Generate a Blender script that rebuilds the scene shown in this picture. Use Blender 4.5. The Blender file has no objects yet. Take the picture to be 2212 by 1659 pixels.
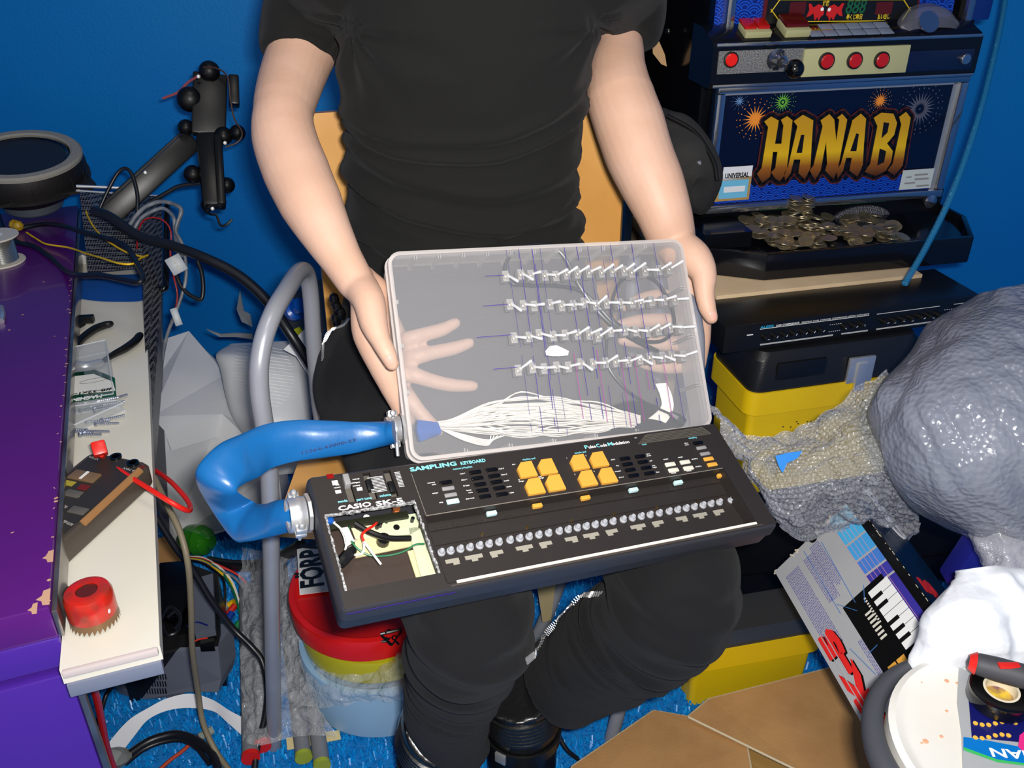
import bpy, bmesh, math, random
import numpy as np
from mathutils import Vector, Matrix, noise
random.seed(7)
rng = np.random.default_rng(7)
R = math.radians
scene = bpy.context.scene
COL = scene.collection

# ---------------------------------------------------------------- camera
CAM_H = 1.18
PITCH = R(30.0)
FPX = 1950.0
W, H = 2212.0, 1659.0
cam_data = bpy.data.cameras.new('camera')
cam_data.sensor_width = 36.0
cam_data.lens = FPX / W * 36.0
cam_data.clip_start = 0.02
cam = bpy.data.objects.new('camera', cam_data)
COL.objects.link(cam)
cam.location = (0, 0, CAM_H)
cam.rotation_euler = (math.pi / 2 - PITCH, 0, 0)
scene.camera = cam

# ---------------------------------------------------------------- light
world = bpy.data.worlds.new('room_light')
scene.world = world
world.use_nodes = True
wb = world.node_tree.nodes['Background']
wb.inputs[0].default_value = (0.95, 0.97, 1.0, 1)
wb.inputs[1].default_value = 0.4

fl = bpy.data.lights.new('camera_flash', 'AREA')      # the flash of the camera that took the picture
fl.shape = 'RECTANGLE'
fl.size = 0.045
fl.size_y = 0.02
fl.energy = 17.0
fl.color = (1.0, 0.97, 0.93)
flo = bpy.data.objects.new('camera_flash', fl)
COL.objects.link(flo)
flo.location = (0.035, -0.005, CAM_H + 0.033)
flo.rotation_euler = (math.pi / 2 - PITCH + R(2), 0, 0)

cl = bpy.data.lights.new('overhead_fill', 'AREA')      # weak overhead fill, added to lift the room; no lamp known there
cl.shape = 'DISK'
cl.size = 0.5
cl.energy = 5.0
cl.color = (1.0, 0.93, 0.84)
clo = bpy.data.objects.new('overhead_fill', cl)
COL.objects.link(clo)
clo.location = (0.1, 0.4, 2.3)

scene.view_settings.view_transform = 'Standard'
scene.view_settings.look = 'None'
scene.view_settings.exposure = 0.0
scene.view_settings.gamma = 1.0
scene.view_settings.use_curve_mapping = False

# ---------------------------------------------------------------- points from sight lines
C0 = Vector((0, 0, CAM_H))
FWD = Vector((0, math.cos(PITCH), -math.sin(PITCH)))
UP = Vector((0, math.sin(PITCH), math.cos(PITCH)))
RT = Vector((1, 0, 0))
def ray(px, py):
    return RT * ((px - W / 2) / FPX) + UP * ((H / 2 - py) / FPX) + FWD
def P(px, py, d):            # point at distance d along the optical axis
    return C0 + ray(px, py) * d
def PZ(px, py, z):           # point on the level z
    r = ray(px, py)
    return C0 + r * ((z - CAM_H) / r.z)
def PY(px, py, y):           # point on the upright plane y
    r = ray(px, py)
    return C0 + r * (y / r.y)
class Frame:
    "a real surface in the room: origin, x along it, y up it, z out of it"
    def __init__(s, o, x, y):
        s.o = Vector(o); s.x = Vector(x).normalized()
        y = Vector(y); s.y = (y - s.x * y.dot(s.x)).normalized()
        s.z = s.x.cross(s.y)
        s.M = Matrix.Translation(s.o) @ Matrix((s.x, s.y, s.z)).transposed().to_4x4()
        s.I = s.M.inverted()
    def hit(s, px, py, h=0.0):
        r = ray(px, py)
        t = ((s.o + s.z * h - C0).dot(s.z)) / r.dot(s.z)
        return s.I @ (C0 + r * t)
    def hits(s, pts, h=0.0):
        return [s.hit(a, b, h) for a, b in pts]
def cam2world(v):
    return RT * v[0] + UP * v[1] - FWD * v[2]

# ---------------------------------------------------------------- materials
def lin(c):
    return tuple(((x / 255) / 12.92 if x / 255 <= 0.04045 else ((x / 255 + 0.055) / 1.055) ** 2.4) for x in c)
MATS = {}
def M(name, rgb, rough=0.5, metal=0.0, spec=0.5, bump=None, var=None, coat=0.0, emit=None, alpha=1.0, sheen=0.0, trans=0.0):
    "procedural principled material; bump=(scale,strength,kind) var=(scale,rgb2)"
    m = bpy.data.materials.new(name); m.use_nodes = True
    nt = m.node_tree; b = nt.nodes['Principled BSDF']
    b.inputs['Base Color'].default_value = (*lin(rgb), 1)
    b.inputs['Roughness'].default_value = rough
    b.inputs['Metallic'].default_value = metal
    b.inputs['Specular IOR Level'].default_value = spec
    b.inputs['Coat Weight'].default_value = coat
    b.inputs['Sheen Weight'].default_value = sheen
    b.inputs['Transmission Weight'].default_value = trans
    if emit:
        b.inputs['Emission Color'].default_value = (*lin(emit[0]), 1)
        b.inputs['Emission Strength'].default_value = emit[1]
    tc = nt.nodes.new('ShaderNodeTexCoord')
    if var:
        n = nt.nodes.new('ShaderNodeTexNoise'); n.inputs['Scale'].default_value = var[0]; n.inputs['Detail'].default_value = 5
        nt.links.new(tc.outputs['Object'], n.inputs['Vector'])
        mx = nt.nodes.new('ShaderNodeMix'); mx.data_type = 'RGBA'
        mx.inputs[6].default_value = (*lin(rgb), 1); mx.inputs[7].default_value = (*lin(var[1]), 1)
        rp = nt.nodes.new('ShaderNodeValToRGB'); rp.color_ramp.elements[0].position = 0.38; rp.color_ramp.elements[1].position = 0.66
        nt.links.new(n.outputs[0], rp.inputs[0]); nt.links.new(rp.outputs[0], mx.inputs[0])
        nt.links.new(mx.outputs[2], b.inputs['Base Color'])
    if bump:
        kind = bump[2] if len(bump) > 2 else 'noise'
        if kind == 'noise':
            n = nt.nodes.new('ShaderNodeTexNoise'); n.inputs['Scale'].default_value = bump[0]; n.inputs['Detail'].default_value = 4; out = n.outputs[0]
        elif kind == 'voronoi':
            n = nt.nodes.new('ShaderNodeTexVoronoi'); n.inputs['Scale'].default_value = bump[0]; out = n.outputs[0]
        else:
            n = nt.nodes.new('ShaderNodeTexWave'); n.inputs['Scale'].default_value = bump[0]; out = n.outputs[1]
        nt.links.new(tc.outputs['Object'], n.inputs['Vector'])
        bp = nt.nodes.new('ShaderNodeBump'); bp.inputs['Strength'].default_value = bump[1]; bp.inputs['Distance'].default_value = bump[3] if len(bump) > 3 else 0.002
        nt.links.new(out, bp.inputs['Height']); nt.links.new(bp.outputs[0], b.inputs['Normal'])
    if alpha < 1:
        tr = nt.nodes.new('ShaderNodeBsdfTransparent')
        ms = nt.nodes.new('ShaderNodeMixShader'); ms.inputs[0].default_value = alpha
        nt.links.new(tr.outputs[0], ms.inputs[1]); nt.links.new(b.outputs[0], ms.inputs[2])
        nt.links.new(ms.outputs[0], nt.nodes['Material Output'].inputs[0])
    MATS[name] = m
    return m

# ---------------------------------------------------------------- mesh building
def catmull(pts, n):
    pts = [Vector(p) for p in pts]
    if len(pts) < 3: 
        return [pts[0].lerp(pts[-1], i / n) for i in range(n + 1)]
    out = []; m = len(pts)
    for i in range(m - 1):
        p0 = pts[i - 1] if i else pts[0] * 2 - pts[1]
        p1, p2 = pts[i], pts[i + 1]
        p3 = pts[i + 2] if i + 2 < m else pts[-1] * 2 - pts[-2]
        for k in range(n):
            t = k / n
            out.append(0.5 * ((2 * p1) + (p2 - p0) * t + (2 * p0 - 5 * p1 + 4 * p2 - p3) * t * t + (3 * p1 - p0 - 3 * p2 + p3) * t ** 3))
    out.append(pts[-1])
    return out
class MB:
    def __init__(s): s.v = []; s.f = []; s.mi = []; s.T = None; s.m = 0
    def add(s, vs, fs):
        o = len(s.v)
        s.v += [tuple(s.T @ Vector(v)) if s.T else tuple(v) for v in vs]
        s.f += [tuple(i + o for i in f) for f in fs]
        s.mi += [s.m] * len(fs)
        return s
    def box(s, c, d, rot=None, bev=0.0):
        hx, hy, hz = d[0] / 2, d[1] / 2, d[2] / 2
        c = Vector(c)
        if bev > 0:
            b = min(bev, hx * .9, hy * .9, hz * .9)
            bm = bmesh.new(); bmesh.ops.create_cube(bm, size=1)
            for v in bm.verts: v.co = Vector((v.co.x * d[0], v.co.y * d[1], v.co.z * d[2]))
            bmesh.ops.bevel(bm, geom=list(bm.edges), offset=b, segments=2, profile=0.6, affect='EDGES')
            bm.verts.index_update()
            vs = [c + (rot @ v.co if rot else v.co) for v in bm.verts]; fs = [[v.index for v in f.verts] for f in bm.faces]
            bm.free(); return s.add(vs, fs)
        vs = [Vector((x, y, z)) for x in (-hx, hx) for y in (-hy, hy) for z in (-hz, hz)]
        vs = [c + (rot @ v if rot else v) for v in vs]
        return s.add(vs, [(0, 1, 3, 2), (4, 6, 7, 5), (0, 4, 5, 1), (2, 3, 7, 6), (0, 2, 6, 4), (1, 5, 7, 3)])
    def ext(s, a, b):        # box between two corners
        a = Vector(a); b = Vector(b)
        return s.box((a + b) / 2, [abs(x) for x in (b - a)])
    def prism(s, poly, z0, z1):   # polygon in xy extruded in z
        n = len(poly); poly = [(p[0], p[1]) for p in poly]
        a = sum(poly[i][0] * poly[(i + 1) % n][1] - poly[(i + 1) % n][0] * poly[i][1] for i in range(n))
        if a < 0: poly = poly[::-1]
        vs = [(x, y, z0) for x, y in poly] + [(x, y, z1) for x, y in poly]
        fs = [tuple(range(n))[::-1], tuple(range(n, 2 * n))] + [(i, (i + 1) % n, n + (i + 1) % n, n + i) for i in range(n)]
        return s.add(vs, fs)
    def hull(s, top, bot):   # two matching loops of points
        n = len(top)
        vs = list(top) + list(bot)
        return s.add(vs, [tuple(range(n)), tuple(range(n, 2 * n))[::-1]] + [(i, n + i, n + (i + 1) % n, (i + 1) % n) for i in range(n)])
    def tube(s, pts, r, n=10, sub=6, smooth=True, flat=1.0, caps=True, rend=False):
        pts = [Vector(p) for p in pts]
        rs = list(r) if hasattr(r, '__len__') else [r] * len(pts)
        if smooth and len(pts) > 2:
            k = len(pts); P2 = catmull(pts, sub)
            rs = list(np.interp(np.linspace(0, k - 1, len(P2)), range(k), rs)); pts = P2
        if rend:   # rounded ends
            for end in (0, 1):
                if end == 0: p, q, rr = pts[0], pts[1], rs[0]
                else: p, q, rr = pts[-1], pts[-2], rs[-1]
                dr = (p - q).normalized()
                ex = [(p + dr * rr * math.sin(a), rr * math.cos(a)) for a in (R(30), R(60), R(85))]
                if end == 0: pts = [e[0] for e in ex[::-1]] + pts; rs = [e[1] for e in ex[::-1]] + rs
                else: pts = pts + [e[0] for e in ex]; rs = rs + [e[1] for e in ex]
        rings = []
        t = (pts[1] - pts[0]).normalized()
        u = t.orthogonal().normalized()
        for i, p in enumerate(pts):
            a = pts[max(0, i - 1)]; b = pts[min(len(pts) - 1, i + 1)]
            t = (b - a).normalized() if (b - a).length > 1e-9 else t
            u = (u - t * u.dot(t)); u = u.normalized() if u.length > 1e-6 else t.orthogonal().normalized()
            w = t.cross(u)
            rings.append([p + (u * math.cos(2 * math.pi * k / n) + w * math.sin(2 * math.pi * k / n) * flat) * rs[i] for k in range(n)])
        return s.rings(rings, caps)
    def rings(s, rings, caps=True, closed=True):
        n = len(rings[0]); vs = [p for r_ in rings for p in r_]; fs = []
        for i in range(len(rings) - 1):
            for k in range(n if closed else n - 1):
                k2 = (k + 1) % n
                fs.append((i * n + k, i * n + k2, (i + 1) * n + k2, (i + 1) * n + k))
        if caps and closed:
            fs.append(tuple(range(n))[::-1]); fs.append(tuple(range((len(rings) - 1) * n, len(rings) * n)))
        return s.add(vs, fs)
    def cyl(s, a, b, r, n=16, r2=None):
        return s.tube([a, b], [r, r if r2 is None else r2], n=n, smooth=False)
    def lathe(s, prof, n=32, Mx=None, closed=False):    # profile (r, z) about local z
        rg = [[Vector((r_ * math.cos(2 * math.pi * k / n), r_ * math.sin(2 * math.pi * k / n), z)) for k in range(n)] for r_, z in prof]
        if Mx: rg = [[Mx @ p for p in q] for q in rg]
        if closed: rg.append(rg[0])
        return s.rings(rg, caps=not closed)
    def grid(s, G, thick=0.0, out=None):
        "G[i][j] of points; optional thickness"
        nr, nc = len(G), len(G[0])
        vs = [p for r_ in G for p in r_]
        fs = [(i * nc + j, i * nc + j + 1, (i + 1) * nc + j + 1, (i + 1) * nc + j) for i in range(nr - 1) for j in range(nc - 1)]
        if thick:
            A = np.array([[tuple(p) for p in r_] for r_ in G], float)
            du = np.gradient(A, axis=1); dv = np.gradient(A, axis=0)
            N = np.cross(du, dv); N /= (np.linalg.norm(N, axis=2, keepdims=True) + 1e-12)
            B = (A + N * thick).reshape(-1, 3); o = nr * nc
            vs = [tuple(x) for x in A.reshape(-1, 3)] + [tuple(x) for x in B]
            fs = [f for f in fs] + [tuple(o + i for i in f[::-1]) for f in fs]
            bd = [(0, j) for j in range(nc)] + [(i, nc - 1) for i in range(1, nr)] + [(nr - 1, j) for j in range(nc - 2, -1, -1)] + [(i, 0) for i in range(nr - 2, 0, -1)]
            ix = [i * nc + j for i, j in bd]
            for a, b in zip(ix, ix[1:] + ix[:1]): fs.append((b, a, a + o, b + o))
        return s.add(vs, fs)
def ctrl_grid(rows, nu, nv):
    "smooth surface through a net of control points"
    rows = [catmull(r_, nu) for r_ in rows]
    cols = [catmull([r_[j] for r_ in rows], nv) for j in range(len(rows[0]))]
    return [[cols[j][i] for j in range(len(cols))] for i in range(len(cols[0]))]
def net(rows):
    return [[P(*p) for p in r_] for r_ in rows]
def crumple(G, amp, sc, seed=0, ridge=True, aniso=1.0):
    A = [[Vector(p) for p in r_] for r_ in G]
    N = np.cross(np.gradient(np.array([[tuple(p) for p in r_] for r_ in A]), axis=1), np.gradient(np.array([[tuple(p) for p in r_] for r_ in A]), axis=0))
    N /= (np.linalg.norm(N, axis=2, keepdims=True) + 1e-12)
    for i, r_ in enumerate(A):
        for j, p in enumerate(r_):
            q = (p if aniso == 1 else Vector((p.x * .8 + p.z * .6, (p.z * .8 - p.x * .6) * aniso, p.y * .6))) * sc + Vector((seed * 7.3, seed * 3.1, 0))
            v = noise.noise(q); 
            if ridge: v = 1 - 2 * abs(v) + 0.5 * (1 - 2 * abs(noise.noise(q * 2.3))) - 0.9
            A[i][j] = p + Vector(N[i][j]) * amp * v
    return A
def new_mesh(name, mb, mats, smooth=None):
    me = bpy.data.meshes.new(name)
    me.from_pydata([tuple(v) for v in mb.v], [], mb.f)
    for m in (mats if isinstance(mats, (list, tuple)) else [mats]): me.materials.append(m)
    if any(mb.mi): me.polygons.foreach_set('material_index', mb.mi)
    if smooth is not None:
        me.polygons.foreach_set('use_smooth', [True] * len(me.polygons))
        me.update()
        try: me.set_sharp_from_angle(angle=R(smooth))
        except Exception: pass
    me.update()
    return me
def root(name, label, cat, Mx=None, loc=None, group=None):
    o = bpy.data.objects.new(name, None); COL.objects.link(o)
    o.empty_display_size = 0.02
    if Mx is not None: o.matrix_world = Mx
    if loc is not None: o.matrix_world = Matrix.Translation(Vector(loc))
    o['label'] = label; o['category'] = cat
    if group: o['group'] = group
    return o
def part(name, mb, mats, parent, smooth=35, world=False, label=None, kind=None):
    if world:
        I = full(parent).inverted()
        mb.v = [tuple(I @ Vector(v)) for v in mb.v]
    o = bpy.data.objects.new(name, new_mesh(name, mb, mats, smooth)); COL.objects.link(o)
    o.parent = parent
    if label: o['label'] = label
    if kind: o['kind'] = kind
    return o
def full(o):
    m = Matrix.LocRotScale(o.location, o.rotation_euler.to_quaternion() if o.rotation_mode != 'QUATERNION' else o.rotation_quaternion, o.scale)
    return full(o.parent) @ m if o.parent else m
def single(name, mb, mats, label, cat, group=None, smooth=35, kind=None):
    if kind != 'structure':
        vs = np.array(mb.v); c = Vector(((vs[:, 0].min() + vs[:, 0].max()) / 2, (vs[:, 1].min() + vs[:, 1].max()) / 2, vs[:, 2].min()))
        mb.v = [tuple(Vector(v) - c) for v in mb.v]
    else: c = Vector((0, 0, 0))
    o = bpy.data.objects.new(name, new_mesh(name, mb, mats, smooth)); COL.objects.link(o)
    o.location = c
    if label: o['label'] = label
    if cat: o['category'] = cat
    if group: o['group'] = group
    if kind: o['kind'] = kind
    return o
def copy_tree(o, parent=None, Mx=None, label=None, group=None):
    c = o.copy(); COL.objects.link(c); c.parent = parent
    if Mx is not None: c.matrix_world = Mx
    if label: c['label'] = label
    if group: c['group'] = group
    for ch in list(o.children): copy_tree(ch, c)
    return c
def remesh(mb, voxel, it=4, fac=0.5):
    me = bpy.data.meshes.new('t'); me.from_pydata([tuple(v) for v in mb.v], [], mb.f); me.update()
    o = bpy.data.objects.new('t', me); COL.objects.link(o)
    r_ = o.modifiers.new('r', 'REMESH'); r_.mode = 'VOXEL'; r_.voxel_size = voxel
    if it:
        s_ = o.modifiers.new('s', 'SMOOTH'); s_.factor = fac; s_.iterations = it
    bpy.context.view_layer.update()
    dg = bpy.context.evaluated_depsgraph_get()
    e = o.evaluated_get(dg); m2 = e.to_mesh()
    nv = len(m2.vertices); co = np.empty(nv * 3, np.float32); m2.vertices.foreach_get('co', co); co = co.reshape(-1, 3)
    fs = [tuple(p.vertices) for p in m2.polygons]
    e.to_mesh_clear(); bpy.data.objects.remove(o); bpy.data.meshes.remove(me)
    out = MB(); out.v = [tuple(map(float, v)) for v in co]; out.f = fs; out.mi = [0] * len(fs)
    return out
_tc = {}
def text_geo(txt, size=1.0, bold=0.0, shear=0.0, sx=1.0, ext=0.02, align='LEFT', space=1.0):
    "letters as a thin raised mesh, in units of size"
    key = (txt, bold, shear, align, ext, space)
    if key not in _tc:
        cu = bpy.data.curves.new('t', 'FONT'); cu.body = txt; cu.size = 1.0; cu.offset = bold; cu.shear = shear; cu.extrude = ext / 2
        cu.resolution_u = 2; cu.align_x = align; cu.space_character = space
        o = bpy.data.objects.new('t', cu); COL.objects.link(o)
        bpy.context.view_layer.update()
        dg = bpy.context.evaluated_depsgraph_get(); e = o.evaluated_get(dg); m2 = e.to_mesh()
        _tc[key] = ([tuple(v.co) for v in m2.vertices], [tuple(p.vertices) for p in m2.polygons])
        e.to_mesh_clear(); bpy.data.objects.remove(o); bpy.data.curves.remove(cu)
    vs, fs = _tc[key]
    return [(v[0] * size * sx, v[1] * size, v[2] * size) for v in vs], fs
def put_text(mb, txt, p, xd, yd, size, h=None, **kw):
    "write txt at p with baseline along xd and letters rising along yd (local axes)"
    xd = Vector(xd).normalized(); yd = Vector(yd); yd = (yd - xd * yd.dot(xd)).normalized(); zd = xd.cross(yd)
    fit = kw.pop('fit', None)
    vs, fs = text_geo(txt, size, **kw)
    if fit and vs:
        w_ = max(v[0] for v in vs) - min(v[0] for v in vs)
        k = fit / max(w_, 1e-9)
        vs = [(v[0] * k, v[1], v[2]) for v in vs]
    p = Vector(p)
    vs = [p + xd * v[0] + yd * v[1] + zd * v[2] for v in vs]
    mb.add(vs, fs)
    return mb
# ================================================================ the room
WALL_Y = 2.02
m_wall = M('blue_wall_paint', (0, 126, 200), rough=0.45, spec=0.35, bump=(160, 0.25), var=(1.4, (4, 116, 200)))
m_floor = M('blue_carpet_backing', (0, 120, 195), rough=0.9, bump=(220, 1.0))
m_ceil = M('white_ceiling_paint', (225, 225, 220), rough=0.9, bump=(80, 0.2))
def slab(name, a, b, m):
    mb = MB(); mb.ext(a, b); return single(name, mb, m, None, None, kind='structure', smooth=None)
slab('floor', (-1.7, -0.9, -0.05), (1.5, WALL_Y + .1, 0), m_floor)
slab('wall_back', (-1.7, WALL_Y, 0), (1.5, WALL_Y + 0.1, 2.5), m_wall)
slab('wall_left', (-1.8, -0.9, 0), (-1.7, WALL_Y + .1, 2.5), m_wall)
slab('wall_right', (1.5, -0.9, 0), (1.6, WALL_Y + .1, 2.5), m_wall)
slab('ceiling', (-1.7, -0.9, 2.5), (1.5, WALL_Y + .1, 2.55), m_ceil)
# carpet pile: short glossy fibres nobody could count
def carpet():
    n = 125000
    x = rng.uniform(-1.0, 1.1, n); y = rng.uniform(0.68, 1.98, n)
    a = rng.uniform(0, 6.283, n); ln = rng.uniform(0.006, 0.013, n); w = rng.uniform(0.0007, 0.0014, n); tl = rng.uniform(0.1, 1.0, n)
    dx, dy = np.cos(a), np.sin(a)
    b1 = np.stack([x - dy * w, y + dx * w, np.zeros(n)], 1); b2 = np.stack([x + dy * w, y - dx * w, np.zeros(n)], 1)
    t1 = np.stack([x - dy * w + dx * ln * tl, y + dx * w + dy * ln * tl, ln * 0.9], 1); t2 = np.stack([x + dy * w + dx * ln * tl, y - dx * w + dy * ln * tl, ln * 0.9], 1)
    v = np.stack([b1, b2, t2, t1], 1).reshape(-1, 3)
    me = bpy.data.meshes.new('carpet_pile'); me.vertices.add(n * 4); me.vertices.foreach_set('co', v.ravel())
    me.loops.add(n * 4); me.loops.foreach_set('vertex_index', np.arange(n * 4)); me.polygons.add(n)
    me.polygons.foreach_set('loop_start', np.arange(0, n * 4, 4)); me.update(calc_edges=True)
    me.materials.append(M('blue_carpet_fibre', (0, 150, 225), rough=0.35, spec=0.6, var=(60, (0, 122, 205))))
    o = bpy.data.objects.new('carpet_pile', me); COL.objects.link(o)
    o['label'] = 'bright blue artificial grass carpet covering the floor'; o['category'] = 'carpet'; o['kind'] = 'stuff'
carpet()
# ================================================================ sampling keyboard on the lap
KO = C0 + cam2world((-.185, -.083, -.81)); KX = cam2world((.902, .090, -.421)); KY = -cam2world((.346, -.735, .583))
K = Frame(KO, KX, KY)
KW, KD, KH = 0.455, 0.136, 0.040
def ka(x, y): return (600 + x / 3.318, 860 + y / 3.318)
def kb_(x, y): return (1120 + x / 3.687, 880 + y / 3.687)
def kc(x, y): return (940 + x / 4.148, 900 + y / 4.148)
def kd(x, y): return (640 + x / 4.367, 980 + y / 4.367)
m_kb = M('charcoal_keyboard_plastic', (40, 35, 32), rough=0.5, spec=0.5, bump=(900, 0.12))
m_kb2 = M('dark_grey_shell_plastic', (44, 45, 50), rough=0.4, spec=0.5)
m_black = M('black_plastic', (16, 16, 17), rough=0.35)
m_blackgl = M('glossy_black_plastic', (9, 9, 10), rough=0.15, coat=0.3)
m_white = M('white_print', (235, 235, 232), rough=0.6)
m_cyan = M('cyan_print', (130, 215, 225), rough=0.6)
m_pad = M('orange_yellow_pad_plastic', (222, 160, 62), rough=0.45, bump=(700, .1))
m_btng = M('grey_button_plastic', (140, 138, 138), rough=0.45)
m_btnw = M('cream_button_plastic', (215, 210, 195), rough=0.45)
m_btnc = M('pale_cyan_button_plastic', (190, 225, 228), rough=0.45)
m_stud = M('grey_rubber_stud', (158, 160, 166), rough=0.75, spec=.2)
m_pcb = M('pale_circuit_board', (205, 200, 165), rough=0.4, var=(25, (190, 200, 170)), bump=(120, .3))
m_cut = M('rough_cut_plastic_edge', (95, 95, 95), rough=0.8, bump=(500, 1.0), var=(300, (190, 190, 190)))
m_steel = M('bright_steel', (215, 215, 215), rough=0.3, metal=0.75)
m_gold = M('brass', (215, 170, 90), rough=0.3, metal=1.0)
m_copper = M('copper', (225, 130, 80), rough=0.35, metal=0.8)
kroot = root('sampling_keyboard', 'black sampling keyboard with keys removed and yellow pads lying on the lap', 'keyboard', Mx=K.M)
# --- openings in the top, found on the panel itself
hb = [K.hit(*kd(290, 575)), K.hit(*kd(1105, 475)), K.hit(*kd(1355, 1140)), K.hit(*kd(460, 1280))]
bx0 = (hb[0].x + hb[3].x) / 2; bx1 = (hb[1].x + hb[2].x) / 2; by1 = (hb[0].y + hb[1].y) / 2; by0 = (hb[2].y + hb[3].y) / 2
r0 = K.hit(940, 1106); r1 = K.hit(1575, 1014); r2 = K.hit(1626, 1140); r3 = K.hit(965, 1248)
rx0 = (r0.x + r3.x) / 2 - .006; rx1 = (r1.x + r2.x) / 2; ry1 = (r0.y + r1.y) / 2; ry0 = (r2.y + r3.y) / 2
def plate(mb, xs, ys, holes, z0, z1):
    def inh(i, j):
        cx = (xs[i] + xs[i + 1]) / 2; cy = (ys[j] + ys[j + 1]) / 2
        return any(a < cx < b and c < cy < d for a, b, c, d in holes)
    for i in range(len(xs) - 1):
        for j in range(len(ys) - 1):
            if not inh(i, j): mb.ext((xs[i], ys[j], z0), (xs[i + 1], ys[j + 1], z1))
# sliders slots (px quads): centre x, y range
slots = []
for a, b in ((kd(460, 200), kd(530, 455)), (kd(655, 180), kd(740, 430)), (kd(850, 155), kd(935, 405))):
    p = K.hit(*a); q = K.hit(*b); slots.append(((p.x + q.x) / 2, min(p.y, q.y), max(p.y, q.y)))
sw = 0.0035
holes = [(bx0, bx1, by0, by1), (rx0, rx1, ry0, ry1)] + [(x - sw, x + sw, a, b) for x, a, b in slots]
xs = sorted({0.003, KW - .003, bx0, bx1, rx0, rx1} | {x + s_ for x, a, b in slots for s_ in (-sw, sw)})
ys = sorted({-KD, -0.003, by0, by1, ry0, ry1} | {v for x, a, b in slots for v in (a, b)})
mb = MB(); plate(mb, xs, ys, holes, -0.0025, 0)
part('top_panel', mb, m_kb, kroot, smooth=None)
# shell: rounded outline walls going down, slanted front
def rrect(x0, x1, y0, y1, r_, z, n=5):
    pts = []
    for cx, cy, a0 in ((x1 - r_, y1 - r_, 0), (x0 + r_, y1 - r_, 90), (x0 + r_, y0 + r_, 180), (x1 - r_, y0 + r_, 270)):
        for k in range(n + 1):
            a = R(a0 + 90 * k / n); pts.append(Vector((cx + r_ * math.cos(a), cy + r_ * math.sin(a), z)))
    return pts
mb = MB()
rg = [rrect(.0032, KW - .0032, -KD, -.0032, .003, -.0022), rrect(.0032, KW - .0032, -KD, -.0032, .003, 0), rrect(.001, KW - .001, -KD - .0012, -.001, .005, -.0015), rrect(0, KW, -KD - .002, 0, .006, -.004),
      rrect(0, KW, -KD - .003, 0, .006, -.016), rrect(0.0015, KW - .0015, -KD - .001, -.0015, .006, -.018), rrect(0.002, KW - .002, -KD, -.002, .006, -.034), rrect(.006, KW - .006, -KD + .006, -.006, .008, -KH)]
mb.rings(rg, caps=False); n_ = len(rg[0])
mb.add(rg[-1], [tuple(range(n_))[::-1]])
part('shell', mb, m_kb2, kroot)
mb = MB(); mb.ext((0.004, -KD - .0022, -.0045), (bx1 + .01, -KD - .003, -.0035)); part('violet_pinstripe', mb, M('violet_stripe', (40, 22, 95), rough=.4), kroot)
# keybed recess
mb = MB()
zr = -0.016
mb.ext((rx0, ry0, zr - .002), (rx1, ry1, zr))
Y1 = K.hit(*kc(870, 890), h=zr).y; Y2 = K.hit(*kc(870, 1010), h=zr).y; Y3 = K.hit(*kc(870, 1222), h=zr).y
mb.ext((rx0, ry1 - .0005, zr), (rx1, ry1 + .001, 0)); mb.ext((rx0, ry0 - .001, zr), (rx1, ry0 + .0005, 0))
mb.ext((rx0 - .001, ry0, zr), (rx0 + .0005, ry1, 0)); mb.ext((rx1 - .0005, ry0, zr), (rx1 + .001, ry1, 0))
mb.ext((rx0, Y1, zr), (rx1, ry1, zr + .0035)); mb.ext((rx0, Y2, zr), (rx1, Y1, zr + .0015)); mb.ext((rx0, ry0, zr), (rx1, Y3, zr + .0012))
for k in range(60):
    mb.box((random.uniform(rx0 + .01, rx1 - .01), random.uniform(Y1, ry1 - .004), zr + .0036), (.001, .001, .0012))
part('keybed', mb, m_kb, kroot, smooth=None)
mb = MB(); mb.ext((rx0 + .008, ry0 - .0022, .0001), (rx1, ry0 + .0002, .0012)); part('metal_strip', mb, M('warm_strip_highlight', (250, 238, 215), rough=.4), kroot, label='strip with painted warm highlight along the front of the empty key bed')  # the strip's warm highlight is put into its base colour
mb = MB(); mb.ext((bx1 + .007, -KD + .001, .0001), (KW - .02, ry0 - .003, .0008)); part('front_lip', mb, M('brown_grey_plastic', (66, 60, 57), rough=.45), kroot)
# ridges lines on the panel
mb = MB()
a = K.hit(*ka(957, 540)); b = K.hit(*ka(1065, 810)); mb.ext((a.x - .0002, ry1, 0), (a.x + .0002, a.y, .0003))
mb.ext((a.x, ry1 - .0003, 0), (rx1, ry1 + .0003, .0006))
part('panel_groove', mb, M('worn_edge', (130, 122, 112), rough=.6), kroot)
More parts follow.
